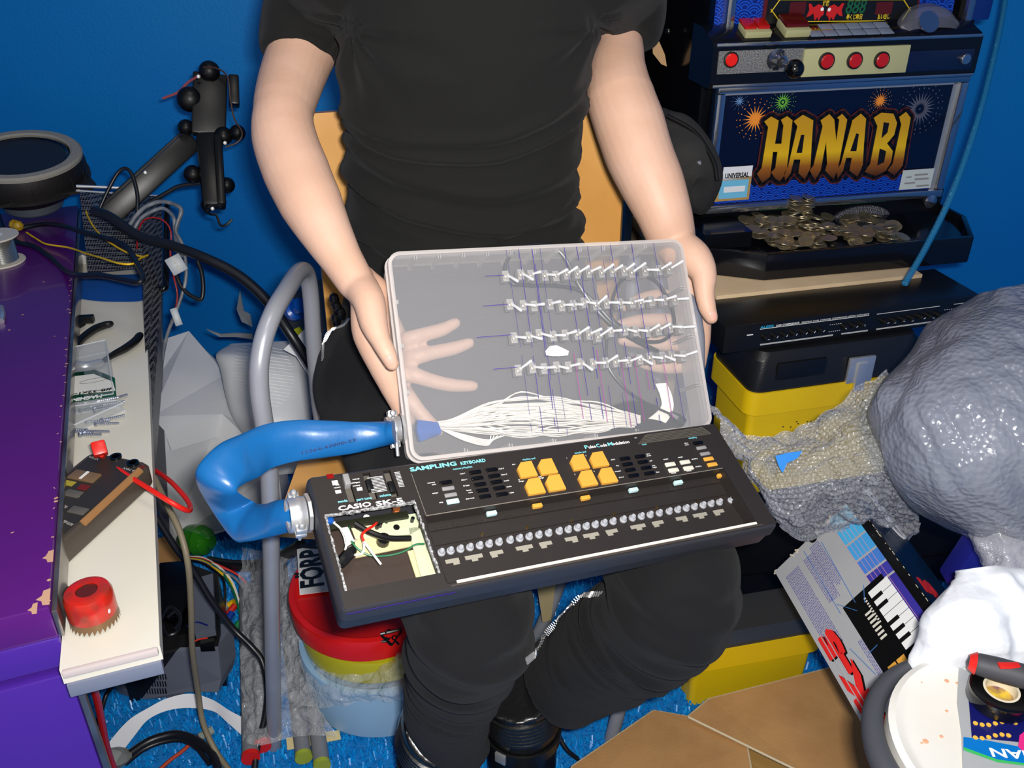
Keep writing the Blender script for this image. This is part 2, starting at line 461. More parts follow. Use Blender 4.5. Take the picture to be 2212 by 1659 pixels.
# studs
mb_s = None
p = K.hit(*kc(57, 1195), h=zr); q = K.hit(*kb_(1728, 775), h=zr)
stx = [kc(57, 1195), kc(142, 1188), kc(230, 1170), kc(317, 1158), kc(404, 1143), kc(490, 1130), kc(580, 1118), kc(680, 1102), kc(768, 1090), kc(853, 1076), kc(941, 1062), kc(1029, 1047), kc(1126, 1033), kc(1208, 1020), kc(1291, 1008), kc(1371, 996), kc(1453, 982), kc(1534, 970), kc(1615, 957), kc(1708, 942),
       kb_(856, 908), kb_(930, 903), kb_(1001, 890), kb_(1073, 880), kb_(1146, 866), kb_(1226, 855), kb_(1296, 845), kb_(1364, 834), kb_(1430, 822), kb_(1500, 812), kb_(1566, 802), kb_(1633, 790), kb_(1728, 775)]
stx = [s_ for i, s_ in enumerate(stx) if i < 17 or i >= 17]
seen = []
for pp in stx:
    h_ = K.hit(*pp, h=zr + .003)
    if any(abs(h_.x - s_) < .007 for s_ in seen): continue
    seen.append(h_.x)
    mb = MB(); yy = (Y2 - .0075)
    mb.lathe([(0.0001, .0040), (.0016, .0040), (.0021, .0052), (.0024, .0048), (.0026, .002), (.0036, .0014), (.0038, 0)], n=14, Mx=Matrix.Translation((h_.x, yy, zr)))
    part('rubber_stud', mb, m_stud, kroot)
# windows below the studs showing the board
for k, (a, kind) in enumerate(((kc(145, 1270), 0), (kc(340, 1240), 1), (kc(545, 1210), 2), (kc(795, 1165), 1), (kc(990, 1140), 2), (kc(1220, 1100), 0), (kc(1400, 1070), 1), (kc(1590, 1045), 2), (kb_(960, 965), 1), (kb_(1120, 940), 2), (kb_(1310, 908), 0), (kb_(1460, 882), 1), (kb_(1612, 862), 2))):
    h_ = K.hit(*a, h=zr); y_ = Y2 - .0185; w_ = (.0065, .0085, .0065)[kind]
    if k and abs(h_.x - last) < .012: last = h_.x; continue
    last = h_.x
    mb = MB(); mb.ext((h_.x - w_, y_ - .001, zr), (h_.x + w_, y_ + .003, zr + .0004))
    o_ = (.003, 0, -.003)[kind]; mb.ext((h_.x + o_ - .003, y_ - .0035, zr), (h_.x + o_ + .003, y_ - .001, zr + .0004))
    part('board_window', mb, M('grey_board', (150, 145, 132), rough=.5) if 'grey_board' not in MATS else MATS['grey_board'], kroot)
# screws and clips along the recess
for a in (kc(420, 1055), kc(825, 995), kc(1222, 935), kc(1605, 875), kb_(762, 855), kb_(1097, 800), kb_(1420, 752), kb_(1735, 702), kb_(68, 960)):
    h_ = K.hit(*a, h=zr + .0015); mb = MB(); mb.cyl((h_.x, h_.y, zr + .001), (h_.x, h_.y, zr + .004), .0011, 8); part('brass_pin', mb, m_gold, kroot)
for a, mt in ((kc(485, 815), m_btnc), (kc(900, 765), m_pad), (kc(1335, 705), m_pad), (kb_(905, 637), m_btnc), (kb_(1265, 585), m_btnc), (kb_(1612, 535), m_pad)):
    h_ = K.hit(*a, h=-.008); mb = MB(); mb.box((h_.x, ry1 - .0035, -.0085), (.010, .004, .004), bev=.0006); part('clip', mb, mt, kroot)
# battery opening: inside
mb = MB(); zb = -.034
mb.ext((bx0 - .004, by0 - .003, zb - .001), (bx1 + .006, by1 + .01, zb)); part('inner_floor', mb, M('dark_brown_tray', (62, 52, 47), rough=.35), kroot)
mb = MB()
for (x0, y0, x1, y1) in ((bx0 - .0012, by1 - .0005, bx1 + .0012, by1 + .002), (bx0 - .0015, by0, bx0, by1), (bx1, by0, bx1 + .0015, by1)):
    nseg = 26
    for k in range(nseg):
        t = k / nseg
        if x1 - x0 > .01: mb.box((x0 + (x1 - x0) * (t + .5 / nseg), (y0 + y1) / 2 + random.uniform(-.0006, .0004), -.0008), ((x1 - x0) / nseg * 1.05, random.uniform(.0016, .0032), random.uniform(.0018, .0028)))
        else: mb.box(((x0 + x1) / 2 + random.uniform(-.0004, .0004), y0 + (y1 - y0) * (t + .5 / nseg), -.0008), (random.uniform(.0012, .0024), (y1 - y0) / nseg * 1.05, random.uniform(.0018, .0028)))
part('ragged_cut_edge', mb, m_cut, kroot, smooth=None)
kh = lambda x, y, h: K.hit(*kd(x, y), h=h)
zp = -.026
def kpoly(pts, h): return [(q.x, q.y) for q in (kh(x, y, h) for x, y in pts)]
mb = MB(); mb.prism(kpoly([(500, 650), (1150, 560), (1180, 700), (1080, 760), (560, 810)], zp), zp - .0015, zp)
mb.prism(kpoly([(1060, 700), (1180, 690), (1330, 1070), (1320, 1160), (1180, 1170), (1100, 880)], zp), zp - .0015, zp)
pcb = part('circuit_board', mb, m_pcb, kroot, label='pale green circuit board')
mb = MB(); mb.prism(kpoly([(550, 810), (1080, 745), (1090, 870), (560, 980)], zp - .003), zp - .0045, zp - .003)
mb.prism(kpoly([(1050, 920), (1130, 900), (1200, 1165), (1135, 1180)], zp - .003), zp - .0045, zp - .003)
part('cream_plate', mb, M('cream_plate', (215, 205, 150), rough=.5), kroot)
mb = MB(); h1 = kh(330, 640, -.012); h2 = kh(1130, 540, -.012); mb.ext((bx0 + .002, by1 - .006, -.016), (bx1 - .004, by1 + .001, -.013)); part('edge_board', mb, M('dark_green_board', (28, 30, 18), rough=.4), kroot)
mb = MB()
for x, y in ((690, 640), (760, 700), (830, 620), (790, 690), (1090, 640), (1170, 690), (1190, 720), (850, 650)):
    h_ = kh(x, y, zp); mb.cyl((h_.x, h_.y, zp), (h_.x, h_.y, zp + .006), random.uniform(.0012, .0022), 10)
part('component', mb, m_black, pcb)
h_ = kh(935, 575, zp); mb = MB(); mb.cyl((h_.x, h_.y, zp), (h_.x, h_.y + .001, zp + .009), .0034, 14); part('coil', mb, m_copper, pcb)
h_ = kh(655, 635, zp); mb = MB(); mb.cyl((h_.x, h_.y, zp), (h_.x, h_.y, zp + .006), .003, 14); part('capacitor', mb, m_white, pcb)
h_ = kh(945, 695, zp); mb = MB(); mb.cyl((h_.x, h_.y, zp), (h_.x, h_.y, zp + .0004), .003, 14); part('board_hole', mb, m_black, pcb)
def kwire(name, pts, r_, mt, label=None):
    mb = MB(); mb.tube([kh(x, y, h) for x, y, h in pts], r_, n=8, sub=5); return part(name, mb, mt, kroot, label=label)
m_wirew = M('white_wire', (225, 222, 214), rough=.5); m_wirer = M('red_wire', (205, 35, 20), rough=.35); m_wireg = M('green_wire', (20, 100, 62), rough=.4)
m_wirek = M('black_wire', (18, 18, 19), rough=.32)
kwire('red_wire', [(780, 615, -.020), (740, 670, -.012), (650, 730, -.009), (620, 780, -.009), (650, 850, -.010)], .0012, m_wirer)
kwire('white_wire', [(620, 780, -.0095), (640, 870, -.012), (620, 940, -.014), (560, 955, -.018), (535, 935, -.02)], .0011, m_wirew)
kwire('white_wire', [(640, 830, -.0095), (690, 900, -.009), (750, 980, -.009), (800, 1045, -.010)], .0011, m_wirew)
kwire('green_wire', [(500, 660, -.014), (500, 760, -.016), (560, 880, -.018), (700, 960, -.020), (870, 960, -.020), (1020, 920, -.018), (1120, 860, -.015), (1210, 850, -.012)], .0009, m_wireg)
kwire('black_cable', [(550, 660, -.014), (650, 720, -.015), (780, 775, -.016), (900, 800, -.018), (1080, 800, -.020)], .0028, m_wirek)
kwire('black_connector', [(410, 1060, -.022), (440, 1010, -.020), (500, 940, -.020), (540, 900, -.020)], [.004, .0055, .0055, .004], m_black)
mb = MB()
for k in range(9):
    o_ = k * 9
    mb.tube([kh(340 + o_ * .6, 640 + o_ * .2, -.016), kh(400 + o_, 690, -.014), kh(450 + o_ * 1.2, 780 + o_ * .5, -.016), kh(470 + o_ * 1.3, 880 - o_, -.022)], .0009, n=6)
mb.tube([kh(340, 640, -.012), kh(430, 720, -.010), kh(475, 810, -.012), kh(455, 940, -.02)], .0010, n=6)
part('white_wire_bundle', mb, m_wirew, kroot)
h_ = kh(320, 635, -.012); mb = MB(); mb.box(h_, (.006, .006, .006), bev=.002); part('blue_tube_end', mb, M('blue_rubber', (20, 80, 160), rough=.38, bump=(30, .1)), kroot)
h_ = kh(820, 820, zp); mb = MB(); mb.cyl((h_.x, h_.y, zp - .004), (h_.x, h_.y, zp + .004), .006, 16); part('black_post', mb, m_black, kroot)
# slider knobs and rails
mb = MB()
for x, a, b in slots: mb.ext((x - sw, a, -.006), (x + sw, b, -.005))
part('slider_track', mb, M('slider_track', (90, 85, 78), rough=.3), kroot)
for (x, a, b), (t, mt, h_) in zip(slots, ((.78, m_btng, .003), (.55, m_black, .0005), (.38, m_black, .0005))):
    yy = a + (b - a) * t; mb = MB(); mb.box((x, yy, (h_ - .005) / 2), (.0055, .012, h_ + .005), bev=.0008); part('slider_knob', mb, mt, kroot)
# ---- buttons
def button(pp, w_, d_, h_, mt, name, poly=None):
    q = K.hit(*pp, h=h_ * .8); mb = MB()
    if poly:
        pts = [(q.x + a * w_, q.y + b * d_) for a, b in poly]
        ins = [(q.x + a * w_ * .95, q.y + b * d_ * .95) for a, b in poly]
        n = len(pts)
        mb.rings([[Vector((a, b, 0)) for a, b in pts], [Vector((a, b, h_ - .0006)) for a, b in pts], [Vector((a, b, h_)) for a, b in ins]])
    else: mb.box((q.x, q.y, h_ / 2), (w_, d_, h_), bev=.0009)
    return part(name, mb, mt, kroot)
pad = [(-.5, -.5), (.5, -.5), (.5, .5), (-.16, .5), (-.5, .12)]
for a in (kc(817, 470), kc(1000, 445), kc(888, 620), kc(1070, 590), kc(1288, 405), kc(1462, 380), kc(1360, 550), kc(1540, 525)):
    button(a, .0182, .0178, .0035, m_pad, 'drum_pad', poly=pad)
bw, bd, bh = .0122, .0040, .0020
for a in (kc(360, 495), kc(380, 548), kc(403, 603), kc(425, 657), kc(447, 712), kc(508, 472), kc(528, 528), kc(550, 582), kc(574, 636), kc(600, 692), kd(1412, 268),
          kb_(850, 405), kb_(870, 450), kb_(892, 495), kb_(920, 540), kb_(970, 388), kb_(992, 432), kb_(1018, 478), kb_(1045, 522), kb_(1432, 280)):
    button(a, bw, bd, bh, m_blackgl, 'black_button')
for a in (kd(1434, 325), kd(1458, 387), kb_(1458, 320), kb_(1488, 367)): button(a, bw, bd, bh, m_btng, 'grey_button')
button(kd(1478, 447), bw, bd + .001, bh, m_btnc, 'stop_button')
for a in (kb_(1210, 452), kb_(1328, 434), kb_(1236, 498), kb_(1355, 482)): button(a, bw, bd + .0008, bh, m_btnw, 'cream_button')
for a in (kb_(1515, 408), kb_(1545, 453)): button(a, bw, bd + .0005, bh, m_pad, 'sampling_button')
# ---- grille
mb = MB(); g = [K.hit(*kb_(x, y)) for x, y in ((1005, 222), (1465, 165), (1505, 215), (950, 290))]
y1 = (g[0].y + g[1].y) / 2; y0 = (g[2].y + g[3].y) / 2
for k in range(6):
    yy = y1 + (y0 - y1) * k / 5; xa = g[0].x + (g[3].x - g[0].x) * k / 5 + .001
    mb.ext((xa, yy - .0004, 0), (g[1].x + .001 * k, yy + .0004, .0009))
mb.tube([(g[0].x, y1, 0), (g[1].x, y1, 0), (g[1].x + .006, y0, 0), (g[3].x, y0, 0), (g[0].x, y1, 0)], .0005, n=6, smooth=False)
part('speaker_grille', mb, M('grille_edge', (88, 84, 76), rough=.5), kroot)
# ---- lettering (the same words as on the instrument)
tw = MB(); tcy = MB()
def kt(mbx, s_, pp, cap, bold=0.0, fit_to=None, shear=0.0, rot=0):
    q = K.hit(*pp); q = Vector((q.x, q.y, .0002))
    kw = dict(bold=bold, shear=shear, ext=.02)
    if fit_to: kw['fit'] = abs(K.hit(*fit_to).x - q.x)
    put_text(mbx, s_, q, (1, 0, 0), (0, 1, 0), cap / .69, **kw)
kt(tw, 'CASIO', kd(400, 540), .0046, .03, kd(712, 500))
kt(tw, 'SK-5', kd(755, 494), .0046, .03, kd(1012, 462))
kt(tcy, 'SAMPLING', ka(952, 527), .0044, .035, ka(1288, 490))
kt(tcy, 'KEYBOARD', ka(1312, 480), .0036, .03, ka(1492, 458))
q0 = K.hit(*kb_(530, 330)); 
for s_, a, b, mm in (('P', (530, 332), (556, 328), tcy), ('ulse', (560, 328), (618, 320), tw), ('C', (624, 320), (652, 316), tcy), ('ode', (655, 316), (708, 308), tw), ('M', (714, 308), (752, 302), tcy), ('odulation', (755, 302), (885, 284), tw)):
    kt(mm, s_, kb_(*a), .0042 if mm is tcy else .0036, .02, kb_(*b))
for s_, a in (('mode', (395, 466)), ('part tune', (570, 447)), ('volume', (785, 412))): kt(tcy, s_, kd(*a), .0026, .02)
for s_, a in (('memory/rhythm', kc(160, 480)), ('rhythm pad', kc(785, 395)), ('sample pad', kc(1250, 335)), ('sampling', kb_(1357, 252)), ('tone', kb_(985, 303))): kt(tcy, s_, a, .0021, .01)
for s_, a in (('rock 1', kc(222, 520)), ('disco 1', kc(235, 575)), ('16 beat', kc(250, 628)), ('bossa', kc(282, 668)), ('nova', kc(300, 688)), ('slow rock', kc(275, 745)), ('rock 2', kc(570, 475)), ('disco 2', kc(593, 528)), ('march', kc(617, 583)), ('samba', kc(640, 636)), ('waltz', kc(668, 690)),
              ('memory', kd(1238, 285)), ('start', kd(1280, 300)), ('tempo', kd(1285, 382)), ('stop', kd(1350, 468)), ('piano', kb_(738, 422)), ('dog', kb_(778, 470)), ('trumpet', kb_(768, 517)), ('chorus', kb_(800, 564)),
              ('vibra-', kb_(1018, 378)), ('phone', kb_(1022, 392)), ('surf', kb_(1045, 432)), ('pipe', kb_(1066, 470)), ('organ', kb_(1070, 484)), ('flute', kb_(1098, 522)), ('sample', kb_(1155, 420)), ('sample', kb_(1272, 404)), ('sample', kb_(1218, 530)), ('sample', kb_(1340, 512)),
              ('sampling', kb_(1380, 418)), ('sampling', kb_(1410, 478)), ('effect', kb_(1322, 292)), ('select', kb_(1326, 305)), ('melody', kd(532, 250)), ('obbligato', kd(520, 285)), ('accomp', kd(535, 312)), ('play', kd(372, 302)), ('record', kd(355, 330)), ('max', kd(728, 228)), ('min', kd(772, 360)),
              ('hi', kc(748, 573)), ('bongo', kc(752, 588)), ('low', kc(928, 545)), ('bongo', kc(930, 558)), ('tom', kc(690, 435)), ('1', kb_(383, 410)), ('2', kb_(535, 390)), ('3', kb_(447, 540)), ('4', kb_(600, 515)), ('mic', kb_(925, 248))):
    kt(tw, s_, a, .0015, .015)
for a, b in ((kd(330, 250), kd(420, 290)), (kd(362, 340), kd(445, 362)), (kd(565, 315), kd(645, 337))):
    p = K.hit(*a); q = K.hit(*b); tw.ext((p.x, p.y - .001, 0), (q.x - .002, p.y - .006 if a[1] < 1040 and a[0] < 720 else p.y - .0045, .0003))
p = K.hit(*kd(740, 225)); st_ = (p.y - K.hit(*kd(780, 360)).y) / 10
for k in range(11):
    yy = p.y - st_ * k; tw.ext((slots[2][0] - .020, yy, 0), (slots[2][0] - .0055, yy + .0004, .0003)); tw.ext((slots[2][0] + .0065, yy + .002, 0), (slots[2][0] + .0115, yy + .0025, .0003))
part('lettering', tw, m_white, kroot, smooth=None, label='white lettering'); part('coloured_lettering', tcy, m_cyan, kroot, smooth=None, label='pale cyan lettering')
q = K.hit(*kd(318, 217)); mb = MB(); mb.box((q.x, q.y, .0004), (.006, .0045, .0012)); part('power_light', mb, M('dark_red_lens', (130, 8, 8), rough=.2), kroot)
# ---- clamps (shared builder) and hose
m_blue = MATS['blue_rubber']
def clamp(parent, M4, rad, name='cable_clamp'):
    "zinc two-screw cable clamp around local x axis"
    mb = MB(); mb.T = M4
    Rx = Matrix.Rotation(R(90), 4, 'Y')
    mb.lathe([(rad - .002, -.007), (rad + .0005, -.008), (rad + .001, -.003), (rad + .0018, 0), (rad + .001, .003), (rad + .0005, .007), (rad - .002, .007)], n=28, Mx=Rx, closed=True)
    mb.lathe([(rad - .002, .008), (rad + .003, .008), (rad + .003, .011), (rad - .002, .011)], n=8, Mx=Rx, closed=True)
    for s_ in (-1, 1):
        mb.box((0, s_ * (rad + .003), .003), (.010, .007, .006), bev=.0015); mb.box((0, s_ * (rad + .003), -.003), (.010, .007, .004), bev=.0012)
    o = part(name, mb, m_steel, parent, label='zinc cable clamp')
    for s_ in (-1, 1):
        mb = MB(); mb.T = M4; x = 0; y = s_ * (rad + .003)
        mb.cyl((x, y, -.012), (x, y, .010), .0017, 10); mb.lathe([(.0001, .0115), (.002, .0112), (.0033, .0095), (.0034, .008), (.0001, .008)], n=14, Mx=Matrix.Translation((x, y, 0)))
        part('screw', mb, m_steel, o)
    return o
# ================================================================ clear organiser box full of toggle switches
BS = 1.06
BO = C0 + cam2world((-.1265 * BS, .1327 * BS, -.910 * BS))
B = Frame(BO, cam2world((.953, .088, -.289)), -cam2world((.128, -.981, .144)))
def c8(x, y): return (800 + x / 2.765, 480 + y / 2.765)
bw_ = (B.hit(1470, 512).x + B.hit(1538, 900).x) / 2; bh_ = -B.hit(885, 990).y + .004; BT = .045
m_box = M('frosted_clear_plastic', (214, 206, 205), rough=.28, alpha=.085, bump=(12, .15))
m_boxe = M('frosted_plastic_rim', (220, 212, 208), rough=.3, alpha=.50)
m_boxr = M('frosted_plastic_rib', (225, 218, 214), rough=.3, alpha=.42)
m_lid = M('clear_plastic_lid', (205, 208, 214), rough=.25, alpha=.11, bump=(9, .2))
broot = root('switch_box', 'clear plastic organiser box with four rows of metal toggle switches held up in both hands', 'box', Mx=B.M)
mb = MB(); mb.T = Matrix.Translation((0, 0, 0)); 
rg_ = rrect(.004, bw_ - .004, -bh_ + .004, -.004, .010, -.0016, 5); mb.hull(rrect(.004, bw_ - .004, -bh_ + .004, -.004, .010, 0, 5), rg_)
part('lid_panel', mb, m_lid, broot)
mb = MB()
def rim(mb, inset, w, z0, z1, rr=.014):
    o0 = rrect(inset, bw_ - inset, -bh_ + inset, -inset, rr, z1, 6); i0 = rrect(inset + w, bw_ - inset - w, -bh_ + inset + w, -inset - w, max(.002, rr - w), z1, 6)
    o1 = [Vector((p.x, p.y, z0)) for p in o0]; i1 = [Vector((p.x, p.y, z0)) for p in i0]
    mb.rings([o0, i0, i1, o1, o0], caps=False)
rim(mb, .0, .004, -.007, .0012)
part('lid_rim', mb, m_boxe, broot)
mb = MB(); rim(mb, .0018, .0016, -BT, -.0075, .012); part('side_wall', mb, m_boxe, broot)
mb = MB(); rim(mb, -.0012, .004, -.0185, -.0155, .014); part('tray_flange', mb, m_boxe, broot)
mb = MB(); mb.hull(rrect(.003, bw_ - .003, -bh_ + .003, -.003, .010, -BT + .0016, 5), rrect(.003, bw_ - .003, -bh_ + .003, -.003, .010, -BT, 5)); part('back_panel', mb, m_box, broot)
# divider ribs along the top, right and lower walls
for x, y in ((270, 205), (415, 205), (560, 205), (705, 205), (850, 195), (985, 190), (1120, 185), (1260, 178), (1400, 172), (1530, 168), (1650, 165)):
    h_ = B.hit(*c8(x, y)); mb = MB(); 
    mb.ext((h_.x - .0015, -.0035, -BT + .002), (h_.x - .0007, -.009, -.002)); mb.ext((h_.x + .0009, -.0035, -BT + .002), (h_.x + .0017, -.009, -.002))
    part('divider_rib', mb, m_boxr, broot)
for x, y in ((1870, 390), (1900, 680), (1940, 970)):
    h_ = B.hit(*c8(x, y)); mb = MB(); mb.ext((bw_ - .012, h_.y - .0012, -BT + .002), (bw_ - .0035, h_.y - .0004, -.002)); mb.ext((bw_ - .012, h_.y + .0012, -BT + .002), (bw_ - .0035, h_.y + .002, -.002)); part('divider_rib', mb, m_boxr, broot)
for x in (60, 110, 160, 210, 260): 
    h_ = x / 1000.; mb = MB(); mb.ext((h_, -bh_ + .0035, -BT + .002), (h_ + .0012, -bh_ + .009, -.012)); mb.ext((h_ + .003, -bh_ + .0035, -BT + .002), (h_ + .0042, -bh_ + .008, -.012)); part('divider_rib', mb, m_boxr, broot)
for x, y in ((165, 475), (1150, 0)):
    pass
for yy in (-.052, -.10, -.15): mb = MB(); mb.ext((.0035, yy, -BT + .002), (.007, yy - .0045, -.003)); part('snap_tab', mb, m_boxr, broot)
# marker lines
tops = [805, 875, 955, 968, 1013, 1160, 1230, 1290, 1370, 1430, 1562, 1697]
for i, x in enumerate(tops):
    h_ = B.hit(*c8(x, 125)); w = (.0004, .0007, .0008, .0005)[i % 4] * .8
    yb = -bh_ + random.uniform(.004, .03); mb = MB()
    k = 22
    for j in range(k):
        if random.random() < .12: continue
        y0 = -.002 + (yb + .002) * j / k; y1 = -.002 + (yb + .002) * (j + 1) / k
        dx = .0012 * math.sin(i + j * .12)
        mb.ext((h_.x + dx - w / 2, y0, .00005), (h_.x + dx + w / 2, y1, .0002))
    part('marker_line', mb, MATS['purple_marker'] if 'purple_marker' in MATS else M('purple_marker', (50, 28, 140), rough=.6), broot, smooth=None, label='purple marker pen line ruled down the lid')
for x0, x1, y in ((685, 800, 322), (675, 830, 500), (635, 850, 688), (735, 890, 878)):
    mb = MB(); a = B.hit(*c8(x0, y)); b = B.hit(*c8(x1, y - 6)); mb.ext((a.x, a.y - .0003, .00005), (b.x, a.y + .0003, .0002)); part('marker_line', mb, MATS['purple_marker'], broot, smooth=None, label='short purple marker pen line beside a switch row')
for x, y0, y1 in ((1215, 780, 1180), (1352, 760, 1200), (1500, 840, 1230), (1575, 800, 1200), (1650, 880, 1000), (1745, 800, 1180)):
    mb = MB(); h_ = B.hit(*c8(x, y0)); h2 = B.hit(*c8(x, y1)); mb.ext((h_.x - .0003, h_.y, .00005), (h_.x + .0003, h2.y, .0002)); part('marker_line', mb, MATS['magenta_marker'] if 'magenta_marker' in MATS else M('magenta_marker', (160, 60, 150), rough=.6), broot, smooth=None, label='magenta marker pen line')
mb = MB(); pts = [(1045, 770), (1070, 742), (1110, 735), (1145, 750), (1185, 770), (1180, 795), (1130, 800), (1090, 800), (1050, 795)]
mb.prism([(q.x, q.y) for q in (B.hit(*c8(*p)) for p in pts)], .0001, .0003); part('white_smear', mb, M('white_paint_smear', (240, 240, 245), rough=.7), broot, smooth=None)
# toggle switches: nut, bushing, lever each
rows = [([(815, 315), (905, 305), (965, 310), (1050, 312), (1115, 315), (1180, 305), (1245, 300), (1315, 295), (1390, 295), (1455, 290), (1525, 285), (1570, 295), (1650, 285), (1735, 280), (1795, 275)],
         [(885, 355), (975, 345), (1020, 295), (1110, 315), (1180, 280), (1240, 265), (1310, 260), (1380, 265), (1455, 250), (1510, 255), (1580, 245), (1650, 240), (1725, 285), (1800, 240), (1870, 230)]),
        ([(840, 485), (920, 490), (985, 495), (1080, 485), (1150, 495), (1220, 490), (1285, 475), (1355, 490), (1420, 480), (1500, 480), (1575, 475), (1625, 475), (1690, 465), (1765, 460), (1830, 460)],
         [(905, 530), (990, 498), (1040, 488), (1140, 472), (1210, 492), (1275, 492), (1350, 487), (1415, 438), (1490, 480), (1560, 482), (1635, 462), (1680, 470), (1755, 465), (1830, 440), (1905, 455)]),
        ([(865, 685), (955, 680), (1015, 665), (1100, 675), (1170, 668), (1245, 665), (1315, 665), (1370, 680), (1445, 650), (1530, 640), (1595, 645), (1665, 650), (1730, 640), (1800, 625), (1865, 628)],
         [(935, 690), (1030, 698), (1085, 682), (1170, 675), (1235, 650), (1310, 625), (1385, 635), (1445, 630), (1505, 645), (1595, 655), (1660, 650), (1730, 610), (1795, 605), (1865, 625), (1945, 622)]),
        ([(890, 880), (975, 865), (1045, 870), (1120, 860), (1190, 860), (1265, 840), (1340, 840), (1415, 835), (1475, 830), (1550, 830), (1620, 815), (1680, 805), (1755, 800), (1810, 795), (1880, 795)],
         [(965, 825), (1040, 870), (1105, 865), (1190, 875), (1255, 845), (1330, 885), (1410, 840), (1480, 795), (1540, 825), (1625, 800), (1690, 850), (1750, 812), (1825, 825), (1885, 800), (1955, 770)])]
m_chrome = M('chrome_lever', (245, 245, 246), rough=.3, metal=.5)
m_nut = M('zinc_nut', (200, 196, 190), rough=.35, metal=.6)
tb = MB(); tb.cyl((0, 0, 0), (0, 0, .0018), .0036, 6); tb.cyl((0, 0, .0014), (0, 0, .0042), .0026, 16); tb.ext((-.0035, -.006, -.012), (.0035, .006, -.002))
me_b = new_mesh('switch_base', tb, m_nut, 35)
tl = MB(); tl.tube([(0, 0, 0), (0, 0, .004), (0, 0, .0105), (0, 0, .0115)], [.0013, .0015, .0020, .0015], n=10, smooth=False)
me_l = new_mesh('lever', tl, m_chrome, 40)
for bs, es in rows:
    for a, b in zip(bs, es):
        p = B.hit(*c8(*a), h=.002); p.z = 0; q = B.hit(*c8(*b), h=.010)
        o = bpy.data.objects.new('toggle_switch', me_b); COL.objects.link(o); o.parent = broot; o.location = p
        l = bpy.data.objects.new('lever', me_l); COL.objects.link(l); l.parent = o
        d = q - Vector((p.x, p.y, .003)); k = min(max(d.length / .0115, .8), 1.5)
        l.matrix_local = Matrix.Translation((0, 0, .003)) @ d.to_track_quat('Z', 'Y').to_matrix().to_4x4() @ Matrix.Diagonal((1, 1, k, 1))
# inside: cables and wires
hb8 = lambda x, y, z: B.hit(*c8(x, y), h=z)
m_cbl = M('dark_grey_cable', (22, 24, 30), rough=.35)
def bwire(name, pts, r_, mt, z=-.02, **k):
    mb = MB(); mb.tube([hb8(p[0], p[1], p[2] if len(p) > 2 else z) for p in pts], r_, n=8, sub=6); return part(name, mb, mt, broot, **k)
bwire('black_cable', [(860, 375), (815, 330), (810, 250), (870, 165), (1000, 130), (1110, 160), (1180, 240), (1250, 380), (1350, 520), (1440, 610), (1560, 690), (1720, 770)], .0021, m_cbl, -.014)
bwire('black_cable', [(860, 370), (980, 378), (1100, 378), (1240, 402), (1330, 470), (1440, 590), (1530, 660), (1650, 712), (1760, 700), (1815, 620), (1790, 480), (1700, 350), (1590, 308), (1500, 350), (1450, 450), (1440, 560), (1500, 640)], .0021, m_cbl, -.018)
bwire('black_cable', [(1415, 700), (1412, 780), (1430, 880), (1530, 1000), (1650, 1080), (1790, 1145)], .0015, m_cbl, -.020)
bwire('black_tie', [(1360, 540), (1440, 600), (1560, 680), (1680, 760)], [.002, .005, .005, .002], m_cbl, -.024)
bwire('black_plug', [(1790, 1140), (1830, 1170), (1870, 1200)], [.003, .006, .006], m_cbl, -.02)
m_wb = M('ribbon_white_wire', (236, 230, 220), rough=.5)
mb = MB()
for k in range(64):
    t = rng.uniform(-1, 1); z = -.012 + rng.uniform(-.02, .005)
    up = 120 * t; w1 = rng.uniform(-25, 25); w2 = rng.uniform(-25, 25)
    pts = [hb8(402, 1215 + 22 * t, -.022), hb8(500, 1205 + 35 * t + w1 * .3, z), hb8(700 + 40 * w1 * .05, 1165 + up * .75 + w1, z), hb8(900, 1150 + up + w2, z), hb8(1120, 1155 + up * .95 + w1, z), hb8(1350, 1165 + up * .65 + w2 * .8, z), hb8(1500, 1175 + up * .4, z), hb8(1612, 1195 + 38 * t, -.02)]
    mb.tube(pts, .00075, n=5, sub=5)
for k in range(5): mb.tube([hb8(402, 1225, -.02), hb8(560, 1270 + 8 * k, -.018), hb8(700, 1300 + 8 * k, -.016), hb8(800 - 20 * k, 1275, -.018)], .00075, n=5)
for k in range(16):
    t = k / 15; mb.tube([hb8(1705 + 60 * t, 965 - 5 * t, -.02), hb8(1735 + 65 * t, 1040, -.022), hb8(1735 + 68 * t, 1110 + 15 * t, -.024), hb8(1640 + 90 * t, 1190 + 30 * t, -.024), hb8(1560, 1215 + 12 * t, -.024)], .0008, n=5)
part('white_wire_bundle', mb, m_wb, broot, kind='stuff', label='fan of thin white wires inside the box')
mb = MB(); G = [[hb8(285, 1180, -.012), hb8(405, 1195, -.016)], [hb8(280, 1240, -.008), hb8(425, 1255, -.014)], [hb8(300, 1310, -.012), hb8(400, 1275, -.018)]]
mb.grid(ctrl_grid(G, 4, 4), .006); part('blue_hose_end', mb, m_blue, broot)
mb = MB(); hc = hb8(235, 1225, 0)
CY = hb8(200, 1230, -.020).y
mb.lathe([(.008, .002), (.016, .002), (.016, .006), (.008, .006)], n=24, Mx=Matrix.Translation((0, CY, -.022)) @ Matrix.Rotation(R(90), 4, 'Y'), closed=True)
part('locknut', mb, m_boxr, broot)
clamp(broot, Matrix.Translation((-.011, CY, -.022)), .0135)
mb = MB(); mb.cyl((-.011, CY - .006, -.010), (-.012, CY - .030, -.008), .0019, 10); part('bolt', mb, m_steel, broot)
# clamp at the keyboard's left side
ky = K.hit(658, 1112, h=-.02)
clamp(kroot, Matrix.Translation((-.012, ky.y, -.018)), .0150)
